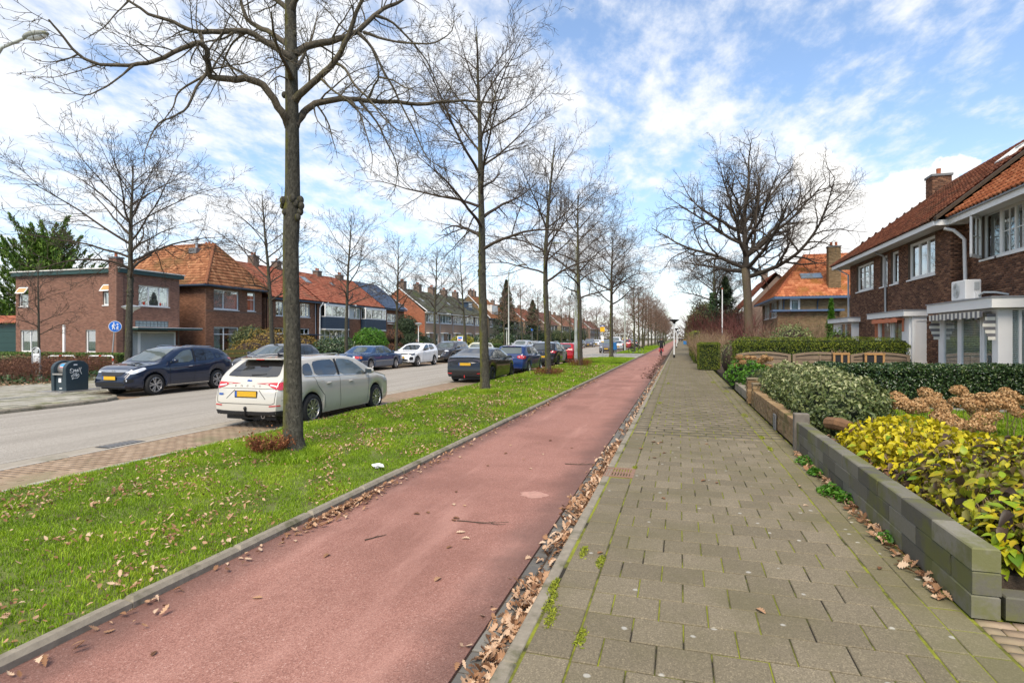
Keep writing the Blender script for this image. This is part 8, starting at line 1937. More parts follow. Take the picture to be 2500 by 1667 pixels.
#  STREET FURNITURE
wc=root('waste_container',(-19.6,14.1,0),'dark blue grey waste container with white graffiti on the far corner','container')
M['cont']=mk('container_paint',(.030,.048,.058),.45,.12,3);M['steel']=mk('brushed_steel',(.46,.44,.41),.35,.1,8,metal=.7)
def arch(y0,y1,z0,zs,zt,n=14):
 p=[(y0,z0),(y0-.01,zs*.55),(y0-.02,zs)]
 for i in range(1,n):a=math.pi*(1-i/n);p.append(((y0+y1)/2+math.cos(a)*(y1-y0+.03)/2,zs+math.sin(a)*(zt-zs)))
 p+=[(y1+.01,zs),(y1,z0)];return p
def cheek(x0,x1,name,par):
 pr=arch(13.76,14.50,0.02,.76,1.02);n=len(pr);mb=MB();mb.add([(x0,y,z) for y,z in pr]+[(x1,y,z) for y,z in pr],[tuple(range(n)),tuple(range(2*n-1,n-1,-1))]+[(i,(i+1)%n,n+(i+1)%n,n+i) for i in range(n)]);return mb.build(name,M['cont'],par,bevel=.012)
cheek(-19.93,-19.80,'side_cheek',wc);cheek(-19.40,-19.26,'side_cheek',wc)
MB().box(-19.80,-19.40,13.82,14.46,.02,.58).build('front_panel',M['cont'],wc);MB().box(-19.80,-19.40,14.15,14.45,.58,.99).build('back_panel',M['cont'],wc)
MB().box(-19.82,-19.38,13.72,13.86,.55,.60).build('steel_ledge',M['steel'],wc)
mb=MB();mb.tube([(-19.79,14.06,.74),(-19.41,14.06,.74)],.20,20);mb.build('steel_drum',M['steel'],wc,True)
def drum_label(a0,a1,x0,x1,col,nm):
 vs=[];n=5
 for i in range(n+1):
  a=a0+(a1-a0)*i/n;vs+=[(x0,14.06-math.cos(a)*.204,.74+math.sin(a)*.204),(x1,14.06-math.cos(a)*.204,.74+math.sin(a)*.204)]
 MB().add(vs,[(2*i,2*i+1,2*i+3,2*i+2) for i in range(n)]).build(nm,mk(nm,col,.4,.05),wc)
drum_label(.45,.95,-19.70,-19.42,(.06,.30,.62),'blue_label');drum_label(.32,.44,-19.70,-19.42,(.60,.62,.60),'white_label');drum_label(.2,.31,-19.70,-19.42,(.55,.04,.05),'red_label')
MB().box(-20.15,-19.05,13.45,14.75,.0,.025).build('steel_plate',M['steel'],wc)
def scribble(strokes,mat,nm,r=.007):
 for st in strokes:
  P=[]
  for (zx,zy) in st:
   rr_=ray(zx/6.817,780+zy/6.817);t_=-19.255/rr_.x;P.append(Vector((0,0,CAMZ))+rr_*t_)
  MB().tube(P,r,5).build(nm,mat,wc,True)
grf=mk('white_spray',(.75,.78,.78),.6,.03)
scribble([[(1215,825),(1185,815),(1168,845),(1195,862),(1215,880),(1180,892),(1165,870)],[(1222,880),(1228,830),(1240,862),(1252,826),(1262,872)],[(1262,872),(1270,838),(1282,870),(1290,826)],[(1296,870),(1298,826),(1318,838),(1300,850),(1322,868)],[(1318,800),(1335,850),(1352,795)],[(1335,850),(1360,905)],[(1185,935),(1215,910),(1190,955),(1225,940)],[(1232,890),(1228,925),(1246,922)],[(1254,892),(1252,920)],[(1282,890),(1264,898),(1280,912),(1262,922)],[(1215,960),(1245,978),(1290,970),(1318,935),(1310,900),(1280,925),(1235,938)],[(1262,950),(1285,935),(1300,922)],[(1205,972),(1215,965),(1220,985),(1205,995),(1202,975)]],grf,'graffiti_stroke')
MB().box(-19.256,-19.253,14.0,14.12,.86,.90).build('sticker',M['white'],wc);MB().box(-19.68,-19.56,13.815,13.819,.30,.44).build('bin_symbol',M['white'],wc);MB().box(-19.64,-19.52,13.815,13.819,.08,.13).build('number_sticker',M['blind'],wc)
hp=gp(79,927);hq=gp(97.5,927)
ho=root('notice_hoop',((hp+hq)/2)[:],'steel hoop with a small notice board in the brown shrub bed','sign')
w_=(hq-hp).length/2;ctr=(hp+hq)/2;dx=(hq-hp).normalized()
pts=[ctr-dx*w_,ctr-dx*w_+Vector((0,0,1.2))]+[ctr+dx*(-math.cos(a)*w_)+Vector((0,0,1.2+math.sin(a)*w_*1.0)) for a in np.linspace(.2,math.pi-.2,8)]+[ctr+dx*w_+Vector((0,0,1.2)),ctr+dx*w_]
MB().tube(pts,.028,8).build('hoop',M['galv'],ho,True)
nb=dx.cross(Vector((0,0,1)))
PQ=lambda u,d,z:tuple(ctr+dx*u+nb*d+Vector((0,0,z)))
MB().pbox(PQ,-w_+.03,w_-.03,-.01,.01,.72,1.12).build('notice_board',mk('notice',(.55,.60,.56),.5,.5,5),ho);MB().pbox(PQ,-w_+.05,w_-.02,-.014,.014,1.02,1.10).build('notice_heading',M['white'],ho)
MB().lathe([(0,-.01),(w_*.8,-.01),(w_*.8,.01),(0,.01)],16,'y',tuple(ctr+Vector((0,0,1.25)))).build('top_disc',M['blind'],ho)
cb=gp(97,926);cabn=root('steel_cabinet',cb[:],'small square steel cabinet beside the notice hoop','cabinet')
MB().box(cb.x-.14,cb.x+.14,cb.y-.12,cb.y+.16,0,.55).build('casing',mk('cabinet_steel',(.33,.31,.27),.45,.1,4,metal=.4),cabn,bevel=.01);MB().box(cb.x-.16,cb.x+.16,cb.y-.14,cb.y+.18,.55,.575).build('lid',M['galv'],cabn);MB().box(cb.x-.3,cb.x+.5,cb.y-.25,cb.y+.25,-.02,.03).build('plinth',M['concrete'],cabn)
M['redband']=mk('red_reflector',(.62,.05,.02),.4,.05);
for (a,b,lb) in (((-30.3,20.8),(-29.1,21.2),'white tube barrier with red bands left of its twin by the corner hedge'),((-28.4,21.4),(-27.2,21.7),'white tube barrier with red bands nearest the blue crossover')):
 f=root('tube_barrier',((a[0]+b[0])/2,(a[1]+b[1])/2,0),lb,'barrier','tube barriers');A_,B_=Vector((*a,0)),Vector((*b,0));u=(B_-A_).normalized();z=Vector((0,0,.86))
 MB().tube([A_,A_+z*.95,A_+z+u*.06,B_+z-u*.06,B_+z*.95,B_],.035,8).build('tube',M['white'],f,True)
 for p,q in ((A_+Vector((0,0,.62)),A_+Vector((0,0,.74))),(B_+Vector((0,0,.62)),B_+Vector((0,0,.74))),(A_+z+u*.52,A_+z+u*.66)):MB().tube([p,q],.038,8).build('red_band',M['redband'],f)
ps=root('pedestrian_sign',(-30.4,24.9,0),'round blue pedestrian sign on a tilted pole behind the corner hedge','sign')
ctr=at_d(281,797,32.4);MB().tube([(ctr.x-.30,ctr.y,0),(ctr.x-.02,ctr.y+.02,2.75)],.035,8).build('pole',M['galv'],ps,True)
fd=(Vector((0,0,CAMZ))-ctr);fd.z=0;fd.normalize();rt=Vector((-fd.y,fd.x,0))
def disc(name,r0,off,mat,par,c_=None,sx_=1,sz_=1,n=28,th=.006):
 c_=c_ or ctr;vs=[tuple(c_+fd*off)]+[tuple(c_+fd*off+rt*(math.cos(2*math.pi*i/n)*r0*sx_)+Vector((0,0,math.sin(2*math.pi*i/n)*r0*sz_))) for i in range(n)];m_=len(vs)
 vs+=[tuple(Vector(v)-fd*th) for v in vs];fs=[(0,1+i,1+(i+1)%n) for i in range(n)]+[(m_,m_+1+(i+1)%n,m_+1+i) for i in range(n)]+[(1+i,m_+1+i,m_+1+(i+1)%n,1+(i+1)%n) for i in range(n)]
 return MB().add(vs,fs).build(name,mat,par)
disc('sign_rim',.315,.0,M['white'],ps);disc('sign_face',.29,.008,mk('sign_blue',(.015,.16,.62),.4,.03),ps)
def sg(u,v):return tuple(ctr+fd*.014+rt*u+Vector((0,0,v)))
def figure(ox,oz,k,nm):
 for q in ([(0,.10),(-.015,-.02)],[(-.01,.08),(-.07,.0),(-.06,-.06)],[(.01,.08),(.07,.01)],[(-.015,-.02),(-.06,-.19)],[(-.01,-.02),(.05,-.19)]):MB().tube([sg(ox+a*k,oz+b*k) for a,b in q],[.020*k+.004]*len(q),6).build('figure_limb',M['white'],ps)
 disc('figure_head',.032*k,.016,M['white'],ps,ctr+rt*ox+Vector((0,0,oz+.15*k)))
figure(-.06 if rt.dot(Vector((CY,SY,0)))>0 else .06,.03,1.05,'adult');figure(.12 if rt.dot(Vector((CY,SY,0)))>0 else -.12,-.06,.65,'child')
su=.11 if rt.dot(Vector((CY,SY,0)))>0 else -.11
MB().add([sg(su-.04,.09),sg(su+.04,.09),sg(su+.04,.17),sg(su-.04,.17)],[(0,1,2,3)]).build('sticker',M['white'],ps)
M['lampdisc']=mk('lamp_opal',(.70,.69,.62),.4,.04)
def disc_lamp(x,y,lb,h_=3.12,rr_=.34):
 f=root('disc_lamp',(x,y,0),lb,'street lamp','low disc lamps on the left');MB().tube([(x,y,0),(x,y,h_-.30)],[.05,.04],8).build('pole',M['white'],f,True)
 MB().lathe([(.0,-.30),(.06,-.30),(.10,-.22),(rr_*.95,-.08),(rr_,-.05)],20,'z',(x,y,h_)).build('opal_bowl',M['lampdisc'],f,True);MB().lathe([(rr_*1.04,-.05),(rr_*1.04,-.03),(rr_*.5,.03),(0,.05)],20,'z',(x,y,h_)).build('lamp_lid',M['galv'],f,True)
disc_lamp(-22.3,18.6,'low disc lamp beside the young lime tree before the flat roofed house');disc_lamp(-23.3,48.4,'low disc lamp in front of the dark spreading evergreen');disc_lamp(-24,79,'low disc lamp left of the tall street lamp');disc_lamp(-24.5,122,'low disc lamp farthest along the left pavement')
def tall_lamp(y,lb,x=-18.7):
 f=root('tall_street_lamp',(x,y,0),lb,'street lamp','tall lamps on the left')
 MB().tube([(x,y,0),(x,y,1.2),(x,y,1.25),(x,y,9.2),(x+.1,y,9.6),(x+.45,y,9.92),(x+1.3,y,10.05)],[.11,.11,.075,.055,.045,.04,.04],10).build('mast',M['greypole'],f,True)
 mb=MB();mb.ell((x+1.75,y,10.07),(.48,.16,.10),14,8);hd=mb.build('lamp_head',mk('lamp_housing',(.28,.29,.26),.6,.25,8,stain=(.2,.2,.08),stsc=6),f,True);MB().ell((x+1.78,y,10.02),(.38,.12,.09),12,6).build('lamp_lens',CM['lens'],hd,True)
for y,lb in ((11.3,'tall street lamp whose head reaches in at the upper left'),(62.3,'tall curved street lamp between the far left trees'),(113,'tall street lamp farther along behind the verge trees'),(164,'distant tall street lamp along the left pavement'),(205,'most distant tall street lamp')):tall_lamp(y,lb)
vp_=root('grey_mast',(-7.1,40.4,0),'plain thick grey mast beside the fourth verge tree','mast');MB().tube([(-7.1,40.4,-.05),(-7.1,40.4,1.5),(-7.1,40.4,1.55),(-7.1,40.4,8.2)],[.13,.12,.10,.085],12).build('pole',M['greypole'],vp_,True)
MB().tube([(-7.1,40.4,8.15),(-7.3,40.4,8.5),(-8.3,40.4,8.6)],.045,8).build('arm',M['greypole'],vp_,True);MB().ell((-8.6,40.4,8.62),(.35,.13,.08),12,8).build('lamp_head',M['greypole'],vp_,True)
for y,lb in ((80,'tall grey mast between the far avenue trees'),(120,'thin grey mast farther among the avenue trees'),(160,'farthest grey mast among the avenue trees')):
 f=root('grey_mast',(-7.2,y,0),lb,'mast','grey masts on the verge');MB().tube([(-7.2,y,0),(-7.2,y,8.2)],[.12,.08],8).build('pole',M['greypole'],f,True);MB().tube([(-7.2,y,8.1),(-8.4,y,8.5)],.05,6).build('arm',M['greypole'],f)
for k,(y,lb) in enumerate(((52.3,'white pavement lamp post with black flared top by the cyclist'),(102,'second white pavement lamp post farther on'),(152,'third white pavement lamp post far away'),(202,'farthest white pavement lamp post'))):
 f=root('pavement_lamp',(-.42,y,0),lb,'street lamp','white lamp posts on the pavement');x=-.42
 MB().tube([(x,y,.25),(x,y,3.0)],[.07,.055],10).build('pole',mk('white_pole',(.62,.63,.62),.5,.06),f,True);MB().tube([(x,y,-.02),(x,y,.27)],.085,10).build('black_foot',M['black'],f,True)
 MB().lathe([(.05,3.0),(.10,3.02),(.12,3.12),(.40,3.30),(.42,3.36),(.36,3.38),(0,3.40)],18,'z',(x,y,0)).build('lamp_top',M['black'],f,True);MB().lathe([(.13,3.13),(.36,3.285)],18,'z',(x,y,.0)).build('lamp_ring',M['lampdisc'],f)
b_=root('bus_stop_sign',(-8.1,62.5,0),'yellow and blue bus stop sign with timetable panel','sign');x,y=-8.05,62.6
MB().tube([(x,y,0),(x,y,3.0)],.045,8).build('pole',M['galv'],b_,True);MB().box(x-.24,x+.24,y-.05,y-.03,2.42,2.95).build('yellow_plate',mk('bus_yellow',(.75,.42,.01),.45,.05),b_);MB().box(x-.24,x+.24,y-.05,y-.03,2.95,3.12).build('blue_plate',mk('bus_blue',(.02,.06,.25),.45,.05),b_)
MB().box(x-.1,x+.12,y-.056,y-.051,3.0,3.07).build('white_strip',M['white'],b_);MB().box(x-.15,x+.05,y-.056,y-.051,2.84,2.88).build('line_text',M['black'],b_);MB().box(x-.14,x+.14,y-.07,y-.04,1.35,1.95).build('timetable',M['white'],b_);MB().box(x-.15,x+.15,y-.075,y-.038,1.28,1.36).build('timetable_edge',bpy.data.materials['bus_yellow'],b_)
bb=root('blue_litter_bin',(-6.8,63.5,0),'blue litter bin on a pole at the bus stop','litter bin');mb=MB();mb.box(-7.05,-6.60,63.3,63.7,.42,1.16);mb.build('bin_body',mk('bin_blue',(.015,.13,.33),.45,.1),bb,bevel=.03);MB().box(-7.08,-6.57,63.27,63.73,1.16,1.24).build('bin_lid',mk('bin_lid_blue',(.02,.16,.40),.45,.1),bb,bevel=.02);MB().tube([(-6.72,63.5,0),(-6.72,63.5,1.2)],.03,8).build('pole',M['galv'],bb,True)
for k,(x,y,lb) in enumerate(((1.35,150,'blue wheeled bin with yellow lid at the far pavement edge'),(1.55,153,'blue wheeled bin behind the yellow lidded one'))):
 f=root('wheeled_bin',(x,y,0),lb,'wheeled bin','wheeled bins');MB().box(x-.32,x+.32,y-.35,y+.35,.08,1.05).build('bin_body',bpy.data.materials['bin_lid_blue'],f,bevel=.03);MB().box(x-.36,x+.36,y-.38,y+.38,1.05,1.15).build('lid',bpy.data.materials['bus_yellow'] if k==0 else M['black'],f);
 for s_ in (-1,1):MB().lathe([(0,-.03),(.1,-.03),(.1,.03),(0,.03)],10,'x',(x+s_*.28,y+.3,.1)).build('wheel',M['rubber'],f)
fp=root('flagpole',(3.2,46.8,0),'slim white garden flagpole in front of the oak','flagpole');MB().tube([(3.2,46.8,0),(3.2,46.8,5.5)],[.05,.035],8).build('pole',M['white'],fp,True);MB().ell((3.2,46.8,5.54),(.06,.06,.06),8,6).build('knob',mk('red_knob',(.4,.05,.03),.5,.05),fp,True)
st=root('street_name_post',(-22,86,0),'slim post with small blue street sign on the left','sign');MB().tube([(-22,86,0),(-22,86,3.2)],.04,8).build('pole',M['galv'],st,True);MB().box(-22.05,-21.95,85.6,86.4,2.85,3.15).build('blue_sign',bpy.data.materials['sign_blue'],st)
es=root('estate_agent_sign',(-24.9,63.0,0),'small white sale board with blue and red print before the terrace','sign');MB().tube([(-24.9,63,0),(-24.9,63,1.9)],.03,6).build('stake',M['white'],es);MB().box(-25.25,-24.55,62.95,62.98,1.35,1.95).build('board',M['white'],es);MB().box(-25.15,-24.65,62.94,62.949,1.65,1.85).build('blue_print',bpy.data.materials['sign_blue'],es);MB().box(-25.15,-24.8,62.94,62.949,1.45,1.58).build('red_print',M['redband'],es)
pf=root('plank_fence',(-29,32,0),'low olive plank fence before the hipped house','fence')
for z in (.45,.75):MB().box(-29.04,-29.0,29.5,34.8,z,z+.2).build('plank',mk('olive_plank'+str(z),(.19,.17,.05),.9,.2,4),pf)
for y in (29.5,31.2,33,34.7):MB().box(-29.12,-29.04,y,y+.1,0,1.0).build('post',M['fencewood'],pf)
dg_=root('drain_grate',(-.75,7.62,0),'rusty cast iron drain grate in the pavement edge','drain');M['rustiron']=mk('rusty_iron',(.22,.13,.085),.8,.3,14,.5,60,.003)
MB().box(-.95,-.56,7.37,7.42,-.06,.004).build('frame_bar',M['rustiron'],dg_);MB().box(-.95,-.56,7.83,7.88,-.06,.004).build('frame_bar',M['rustiron'],dg_);MB().box(-.61,-.56,7.42,7.83,-.06,.004).build('frame_bar',M['rustiron'],dg_)
MB().box(-.95,-.61,7.42,7.83,-.06,-.03).build('drain_shadow',M['black'],dg_)
for i in range(9):MB().box(-.94+i*.037,-.94+i*.037+.022,7.42,7.83,-.03,.002).build('bar',M['rustiron'],dg_)
MB().box(-.94,-.61,7.60,7.64,-.03,.003).build('cross_bar',M['rustiron'],dg_)
rd_=root('road_drain',(-9.45,7.7,-.1),'dark iron drain in the gutter of the road','drain');MB().box(-9.62,-9.30,7.35,8.05,-.15,-.098).build('frame',M['black'],rd_)
for i in range(7):MB().box(-9.60,-9.32,7.40+i*.09,7.45+i*.09,-.1,-.090).build('bar',M['lead'],rd_)
for k,(px,py,rx,ry) in enumerate(((1303,1207,.17,.09),)):
 if rx==0:continue
 c_=gp(px,py,-.07);n=22;rg=random.Random(k);rr_=[rg.uniform(.7,1.15) for _ in range(n)]
 vs=[(c_.x+math.cos(6.283*i/n)*rx*rr_[i],c_.y+math.sin(6.283*i/n)*ry*rr_[i]*1.6,-.0672) for i in range(n)];MB().add(vs,[tuple(range(n))]).build('worn_mark',mk('worn_mark%d'%k,(.40,.22,.17),.85,.25,20),path)
pc=gp(923,1144);cr_=MB();cr_.ell((pc.x,pc.y,.045),(.09,.05,.025),9,6);cr_.v=[(a+random.uniform(-.015,.015),b+random.uniform(-.015,.015),c_+random.uniform(-.012,.012)) for a,b,c_ in cr_.v];tag(cr_.build('paper_scrap',M['white']),'crumpled white paper scrap lying on the verge grass','litter')
#  BICYCLES AND PEOPLE
def bicycle(name,label,frame_col,panniers=None,dutch=True):
 b=bpy.data.objects.new(name,None);C.objects.link(b);LOC[b.name]=Vector((0,0,0));tag(b,label,'bicycle','bicycles')
 R=.345;fm=paint(name+'_frame_paint',frame_col,0,.35,.1)
 for x in (0,1.10):
  mb=MB();mb.lathe([(R-.035,0),(R-.02,.018),(R,.012),(R+.004,0),(R,-.012),(R-.02,-.018),(R-.035,0)],28,'y',(x,0,R));w=mb.build('wheel',M['rubber'],b,True,world=False)
  sp=MB()
  for k in range(18):a=k*math.pi/9;sp.tube([(x,.02*(-1)**k,R),(x+math.cos(a)*(R-.03),0,R+math.sin(a)*(R-.03))],.0022,3,False)
  sp.build('spokes',CM['chrome'],w,world=False);MB().lathe([(R-.045,.01),(R-.033,.014),(R-.033,-.014),(R-.045,-.01)],28,'y',(x,0,R)).build('rim',CM['chrome'],w,True,world=False);MB().lathe([(0,.035),(.03,.03),(.03,-.03),(0,-.035)],10,'y',(x,0,R)).build('hub',CM['chrome'],w,world=False)
  pts=[(x+math.cos(a)*(R+.03),0,R+math.sin(a)*(R+.03)) for a in np.linspace(.5 if x==0 else .35,math.pi-(.1 if x==0 else .3),12)];MB().tube(pts,.02,6).build('mudguard',M['black'],b,True,world=False)
 bbx=(.44,0,.30);sx=(.30,0,.86);hd0,hd1=(.92,0,.62),(.86,0,.90)
 for nm,p in (('seat_tube',[bbx,sx]),('down_tube',[bbx,(.70,0,.40),hd0]),('top_tube',[(.36,0,.60),(.62,0,.66),hd1] if dutch else [(.32,0,.78),hd1]),('head_tube',[hd0,hd1]),('chain_stay',[bbx,(0,.05,R)]),('chain_stay',[bbx,(0,-.05,R)]),('seat_stay',[(.34,0,.72),(0,.05,R)]),('seat_stay',[(.34,0,.72),(0,-.05,R)]),('fork',[hd0,(1.0,.05,.48),(1.10,.05,R)]),('fork',[hd0,(1.0,-.05,.48),(1.10,-.05,R)])):MB().tube(p,.016,8).build(nm,fm,b,True,world=False)
 MB().tube([hd1,(.83,0,1.04)],.012,8).build('stem',CM['chrome'],b,True,world=False);MB().tube([(.58,.30,1.02),(.70,.29,1.06),(.83,.14,1.06),(.84,0,1.04),(.83,-.14,1.06),(.70,-.29,1.06),(.58,-.30,1.02)],.012,8).build('handlebar',CM['chrome'],b,True,world=False)
 for s_ in (1,-1):MB().tube([(.58,s_*.30,1.02),(.47,s_*.305,.99)],.017,8).build('grip',M['black'],b,True,world=False)
 mb=MB();mb.ell((.27,0,.93),(.14,.085,.035),12,6);mb.ell((.40,0,.925),(.10,.035,.025),10,6);mb.build('saddle',M['black'],b,True,world=False);MB().tube([sx,(.285,0,.92)],.013,8).build('seat_post',CM['chrome'],b,world=False)
 MB().tube([bbx,(.44,.09,.30)],.02,8).build('crank_axle',CM['chrome'],b,world=False);cc=MB();cc.box(0.0,.52,-.062,-.045,.24,.38);cc.build('chain_case',M['black'],b,world=False,bevel=.03)
 for s_,a in ((1,-1.9),(-1,1.24)):q=(.44+math.cos(a)*.17,s_*.08,.30+math.sin(a)*.17);MB().tube([(.44,s_*.08,.30),q],.011,6).build('crank',CM['chrome'],b,world=False);MB().box(q[0]-.045,q[0]+.045,q[1]+s_*.01,q[1]+s_*.09,q[2]-.012,q[2]+.012).build('pedal',M['black'],b,world=False)
 mb=MB();mb.box(-.32,.22,-.07,-.05,.745,.765);mb.box(-.32,.22,.05,.07,.745,.765);mb.box(-.32,.22,-.02,.02,.746,.764);mb.box(-.325,-.305,-.07,.07,.745,.764);mb.build('rear_rack',M['black'],b,world=False);MB().tube([(-.2,.06,.75),(0,.05,R)],.007,5).build('rack_strut',M['black'],b,world=False);MB().tube([(-.2,-.06,.75),(0,-.05,R)],.007,5).build('rack_strut',M['black'],b,world=False)
 MB().box(-.36,-.325,-.06,.06,.70,.745).build('rear_light',CM['red'],b,world=False);MB().ell((.93,0,.92),(.05,.05,.05),10,8).build('headlamp',CM['chrome'],b,True,world=False)
 if panniers:
  for s_ in (1,-1):mb=MB();mb.box(-.30,.10,s_*.08,s_*.23,.42,.76);mb.build('pannier_bag',panniers,b,world=False,bevel=.04)
 return b
def human(name,label,J,cloth,skin_c=(.50,.30,.21),hair=(.08,.07,.06),cat='person'):
 V=[];E_=[];Rd=[];ix={}
 def jv(k,p,r):ix[k]=len(V);V.append(Vector(p));Rd.append(r)
 def eg(a,b):E_.append((ix[a],ix[b]))
 for k,(p,r) in J.items():jv(k,p,r)
 for a,b in (('pelvis','waist'),('waist','chest'),('chest','neck0'),('neck0','neck1'),('neck1','head0'),('head0','head1')):eg(a,b)
 for s_ in 'lr':
  for a,b in (('chest','sh'+s_),('sh'+s_,'el'+s_),('el'+s_,'wr'+s_),('wr'+s_,'pa'+s_),('pelvis','hip'+s_),('hip'+s_,'kn'+s_),('kn'+s_,'an'+s_),('an'+s_,'to'+s_)):eg(a,b)
  w,p=V[ix['wr'+s_]],V[ix['pa'+s_]];d=(p-w).normalized();sd_=d.orthogonal().normalized();up=d.cross(sd_)
  for q in range(4):
   f0=p+sd_*(.018*(q-1.5));L_=(.065,.075,.07,.055)[q];jv('f%s%d'%(s_,q),f0+d*L_*.55+up*.005,.0095);jv('g%s%d'%(s_,q),f0+d*L_*.85+up*.03,.008);eg('pa'+s_,'f%s%d'%(s_,q));eg('f%s%d'%(s_,q),'g%s%d'%(s_,q))
  jv('t'+s_,w.lerp(p,.5)+sd_*.045+d*.015,.011);jv('u'+s_,w.lerp(p,.9)+sd_*.055+d*.03,.009);eg('wr'+s_,'t'+s_);eg('t'+s_,'u'+s_)
 me=bpy.data.meshes.new('skeleton');me.from_pydata([tuple(v) for v in V],E_,[]);ob=bpy.data.objects.new('skeleton',me);C.objects.link(ob)
 md=ob.modifiers.new('s','SKIN');sv=me.skin_vertices[0].data
 for i,r in enumerate(Rd):sv[i].radius=(r,r);sv[i].use_root=(i==ix['pelvis'])
 m2=ob.modifiers.new('d','SUBSURF');m2.levels=2;m2.render_levels=2
 bpy.context.view_layer.update();dg=bpy.context.evaluated_depsgraph_get();bme=bpy.data.meshes.new_from_object(ob.evaluated_get(dg));bpy.data.objects.remove(ob)
 R=bpy.data.objects.new(name,None);C.objects.link(R);LOC[R.name]=Vector((0,0,0));tag(R,label,cat)
 mats=[mk(R.name+'_jacket',cloth['jacket'],.85,.15,12),mk(R.name+'_trousers',cloth['trousers'],.85,.15,12),mk(R.name+'_skin',skin_c,.6,.08,10),mk(R.name+'_shoes',cloth['shoes'],.6,.1,10)]
 for m_ in mats:bme.materials.append(m_)
 segs=[(a,b,reg) for a,b,reg in (('pelvis','waist',0),('waist','chest',0),('chest','neck0',0),('neck1','head0',2),('head0','head1',2))]
 for s_ in 'lr':segs+=[('chest','sh'+s_,0),('sh'+s_,'el'+s_,0),('el'+s_,'wr'+s_,0),('wr'+s_,'pa'+s_,2),('hip'+s_,'kn'+s_,1),('kn'+s_,'an'+s_,1),('an'+s_,'to'+s_,3),('pelvis','hip'+s_,1)]
 SG=[(V[ix[a]],V[ix[b]],r) for a,b,r in segs];idx=[]
 for pl in bme.polygons:
  c_=pl.center;best=1e9;br=0
  for a,b,r in SG:
   ab=b-a;t_=max(0,min(1,(c_-a).dot(ab)/max(1e-9,ab.length_squared)));dd=(c_-a-ab*t_).length
   if dd<best:best,br=dd,r
  idx.append(br)
 bme.polygons.foreach_set('material_index',idx);bme.polygons.foreach_set('use_smooth',[True]*len(bme.polygons));link('body',bme,R)
 h0,h1=V[ix['head0']],V[ix['head1']];hc=(h0+h1)/2;hd=(h1-h0).normalized();fw=J.get('_f',((0,0,0),0))
 return R,hc,hd,mats
def head_parts(R,hc,face,hair,capc=None):
 f=Vector(face).normalized();s_=Vector((-f.y,f.x,0));up=Vector((0,0,1))
 mb=MB();mb.ell((0,0,0),(.093,.108,.115),14,10);rot=Matrix((s_,f,up)).transposed()
 vs=[]
 for v in mb.v:
  q=Vector(v);
  if q.y>.02 and q.z<.05:q=q*.86
  if q.z<-.07:q.z=-.07
  vs.append(tuple(rot@q+hc-f*.012+up*.018))
 mb.v=vs;mb.build('hair',mk(R.name+'_hair',hair,.8,.2,30),R,True,world=False)
 for k in (1,-1):MB().ell(tuple(hc+s_*.034*k+f*.088+up*.01),(.011,.011,.008),8,6).build('eye',M['black'],R,True,world=False);MB().ell(tuple(hc+s_*.086*k-f*.005),(.012,.02,.028),8,6).build('ear',bpy.data.materials[R.name+'_skin'],R,True,world=False)
 MB().ell(tuple(hc+f*.10-up*.012),(.014,.018,.024),8,6).build('nose',bpy.data.materials[R.name+'_skin'],R,True,world=False);MB().ell(tuple(hc+f*.088-up*.052),(.026,.010,.007),8,6).build('mouth',M['redband'],R,True,world=False)
bk=bicycle('city_bicycle','city bicycle with red panniers ridden by the person in black',(.02,.02,.02),mk('red_pannier',(.42,.07,.08),.8,.25,9))
ang=math.pi/2;P0=Vector((-1.72,59.0,-.07));bk.location=P0;bk.rotation_euler=(0,0,ang)
a1,a2=-1.9,1.24;pdl=(.44+math.cos(a1)*.17,.13,.30+math.sin(a1)*.17);pdr=(.44+math.cos(a2)*.17,-.13,.30+math.sin(a2)*.17)
J={'pelvis':((.27,0,1.02),.15),'waist':((.31,0,1.18),.145),'chest':((.40,0,1.42),.165),'neck0':((.46,0,1.56),.07),'neck1':((.48,0,1.62),.055),'head0':((.50,0,1.68),.085),'head1':((.52,0,1.80),.088)}
for s_,sgn,pd in (('l',1,pdl),('r',-1,pdr)):
 J['sh'+s_]=((.42,sgn*.205,1.47),.072);J['el'+s_]=((.50,sgn*.33,1.22),.052);J['wr'+s_]=((.52,sgn*.30,1.04),.036);J['pa'+s_]=((.55,sgn*.302,1.005),.034)
 J['hip'+s_]=((.28,sgn*.10,.98),.10)
 kz=.66 if pd[2]<.3 else .84;J['kn'+s_]=((.62 if pd[2]>.3 else .55,sgn*.12,kz),.065);J['an'+s_]=((pd[0]-.05,sgn*.12,pd[2]+.11),.045);J['to'+s_]=((pd[0]+.09,sgn*.125,pd[2]+.045),.04)
cyR,hc,hd,_=human('cyclist','person in a black jacket cycling away on the red bike path',J,{'jacket':(.012,.012,.014),'trousers':(.02,.022,.03),'shoes':(.02,.018,.016)},cat='person')
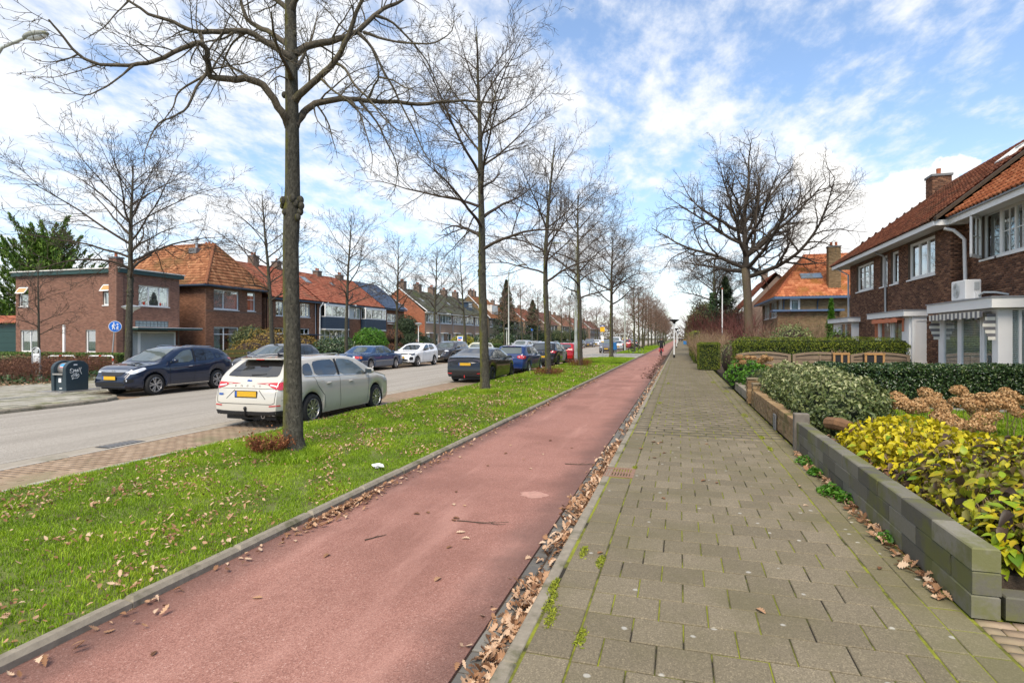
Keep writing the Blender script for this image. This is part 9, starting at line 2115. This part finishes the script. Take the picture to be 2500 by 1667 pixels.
head_parts(cyR,hc,(1,0,0),(.10,.09,.085));cyR.location=P0;cyR.rotation_euler=(0,0,ang)
pb=bicycle('parked_bicycle','black city bicycle parked on the grass edge beyond the bus stop',(.012,.012,.013));pb.location=(-5.25,66.2,-.02);pb.rotation_euler=(R_(4),0,R_(12));tag(pb,'black city bicycle standing at the grass edge beyond the bus stop')
def standing(name,label,x,y,face,cl,h_=1.75,hair=(.06,.045,.035),z=0.0,stride=.0):
 k=h_/1.75
 J={'pelvis':((0,0,.95*k),.14),'waist':((0,0,1.10*k),.135),'chest':((0,0,1.34*k),.155),'neck0':((0,0,1.47*k),.065),'neck1':((0,.0,1.52*k),.055),'head0':((0,.01,1.575*k),.085),'head1':((0,.015,1.68*k),.088)}
 for s_,sgn in (('l',1),('r',-1)):
  J['sh'+s_]=((sgn*.195,0,1.40*k),.068);J['el'+s_]=((sgn*.26,-.02-stride*sgn*.3,1.13*k),.05);J['wr'+s_]=((sgn*.27,.05-stride*sgn*.5,.89*k),.034);J['pa'+s_]=((sgn*.268,.07-stride*sgn*.55,.82*k),.032)
  J['hip'+s_]=((sgn*.095,0,.90*k),.095);J['kn'+s_]=((sgn*.10,.02+stride*sgn*.4,.50*k),.062);J['an'+s_]=((sgn*.10,stride*sgn*.7,.09*k),.043);J['to'+s_]=((sgn*.11,.13+stride*sgn*.7,.035),.036)
 R,hc,hd,_=human(name,label,J,cl);head_parts(R,hc,(0,1,0),hair);R.location=(x,y,z);R.rotation_euler=(0,0,face);return R
standing('pedestrian','person in a dark jacket standing behind the white crossover',-20.5,42.3,R_(200),{'jacket':(.03,.028,.026),'trousers':(.03,.035,.06),'shoes':(.02,.02,.02)},1.70)
standing('pedestrian','distant person in dark clothes walking on the far pavement',.25,240,0,{'jacket':(.03,.03,.035),'trousers':(.02,.02,.03),'shoes':(.02,.02,.02)},1.75,stride=.25);standing('pedestrian','second distant walker right beside the other on the pavement',.95,240.4,0,{'jacket':(.05,.04,.05),'trousers':(.03,.03,.04),'shoes':(.02,.02,.02)},1.68,stride=-.25)
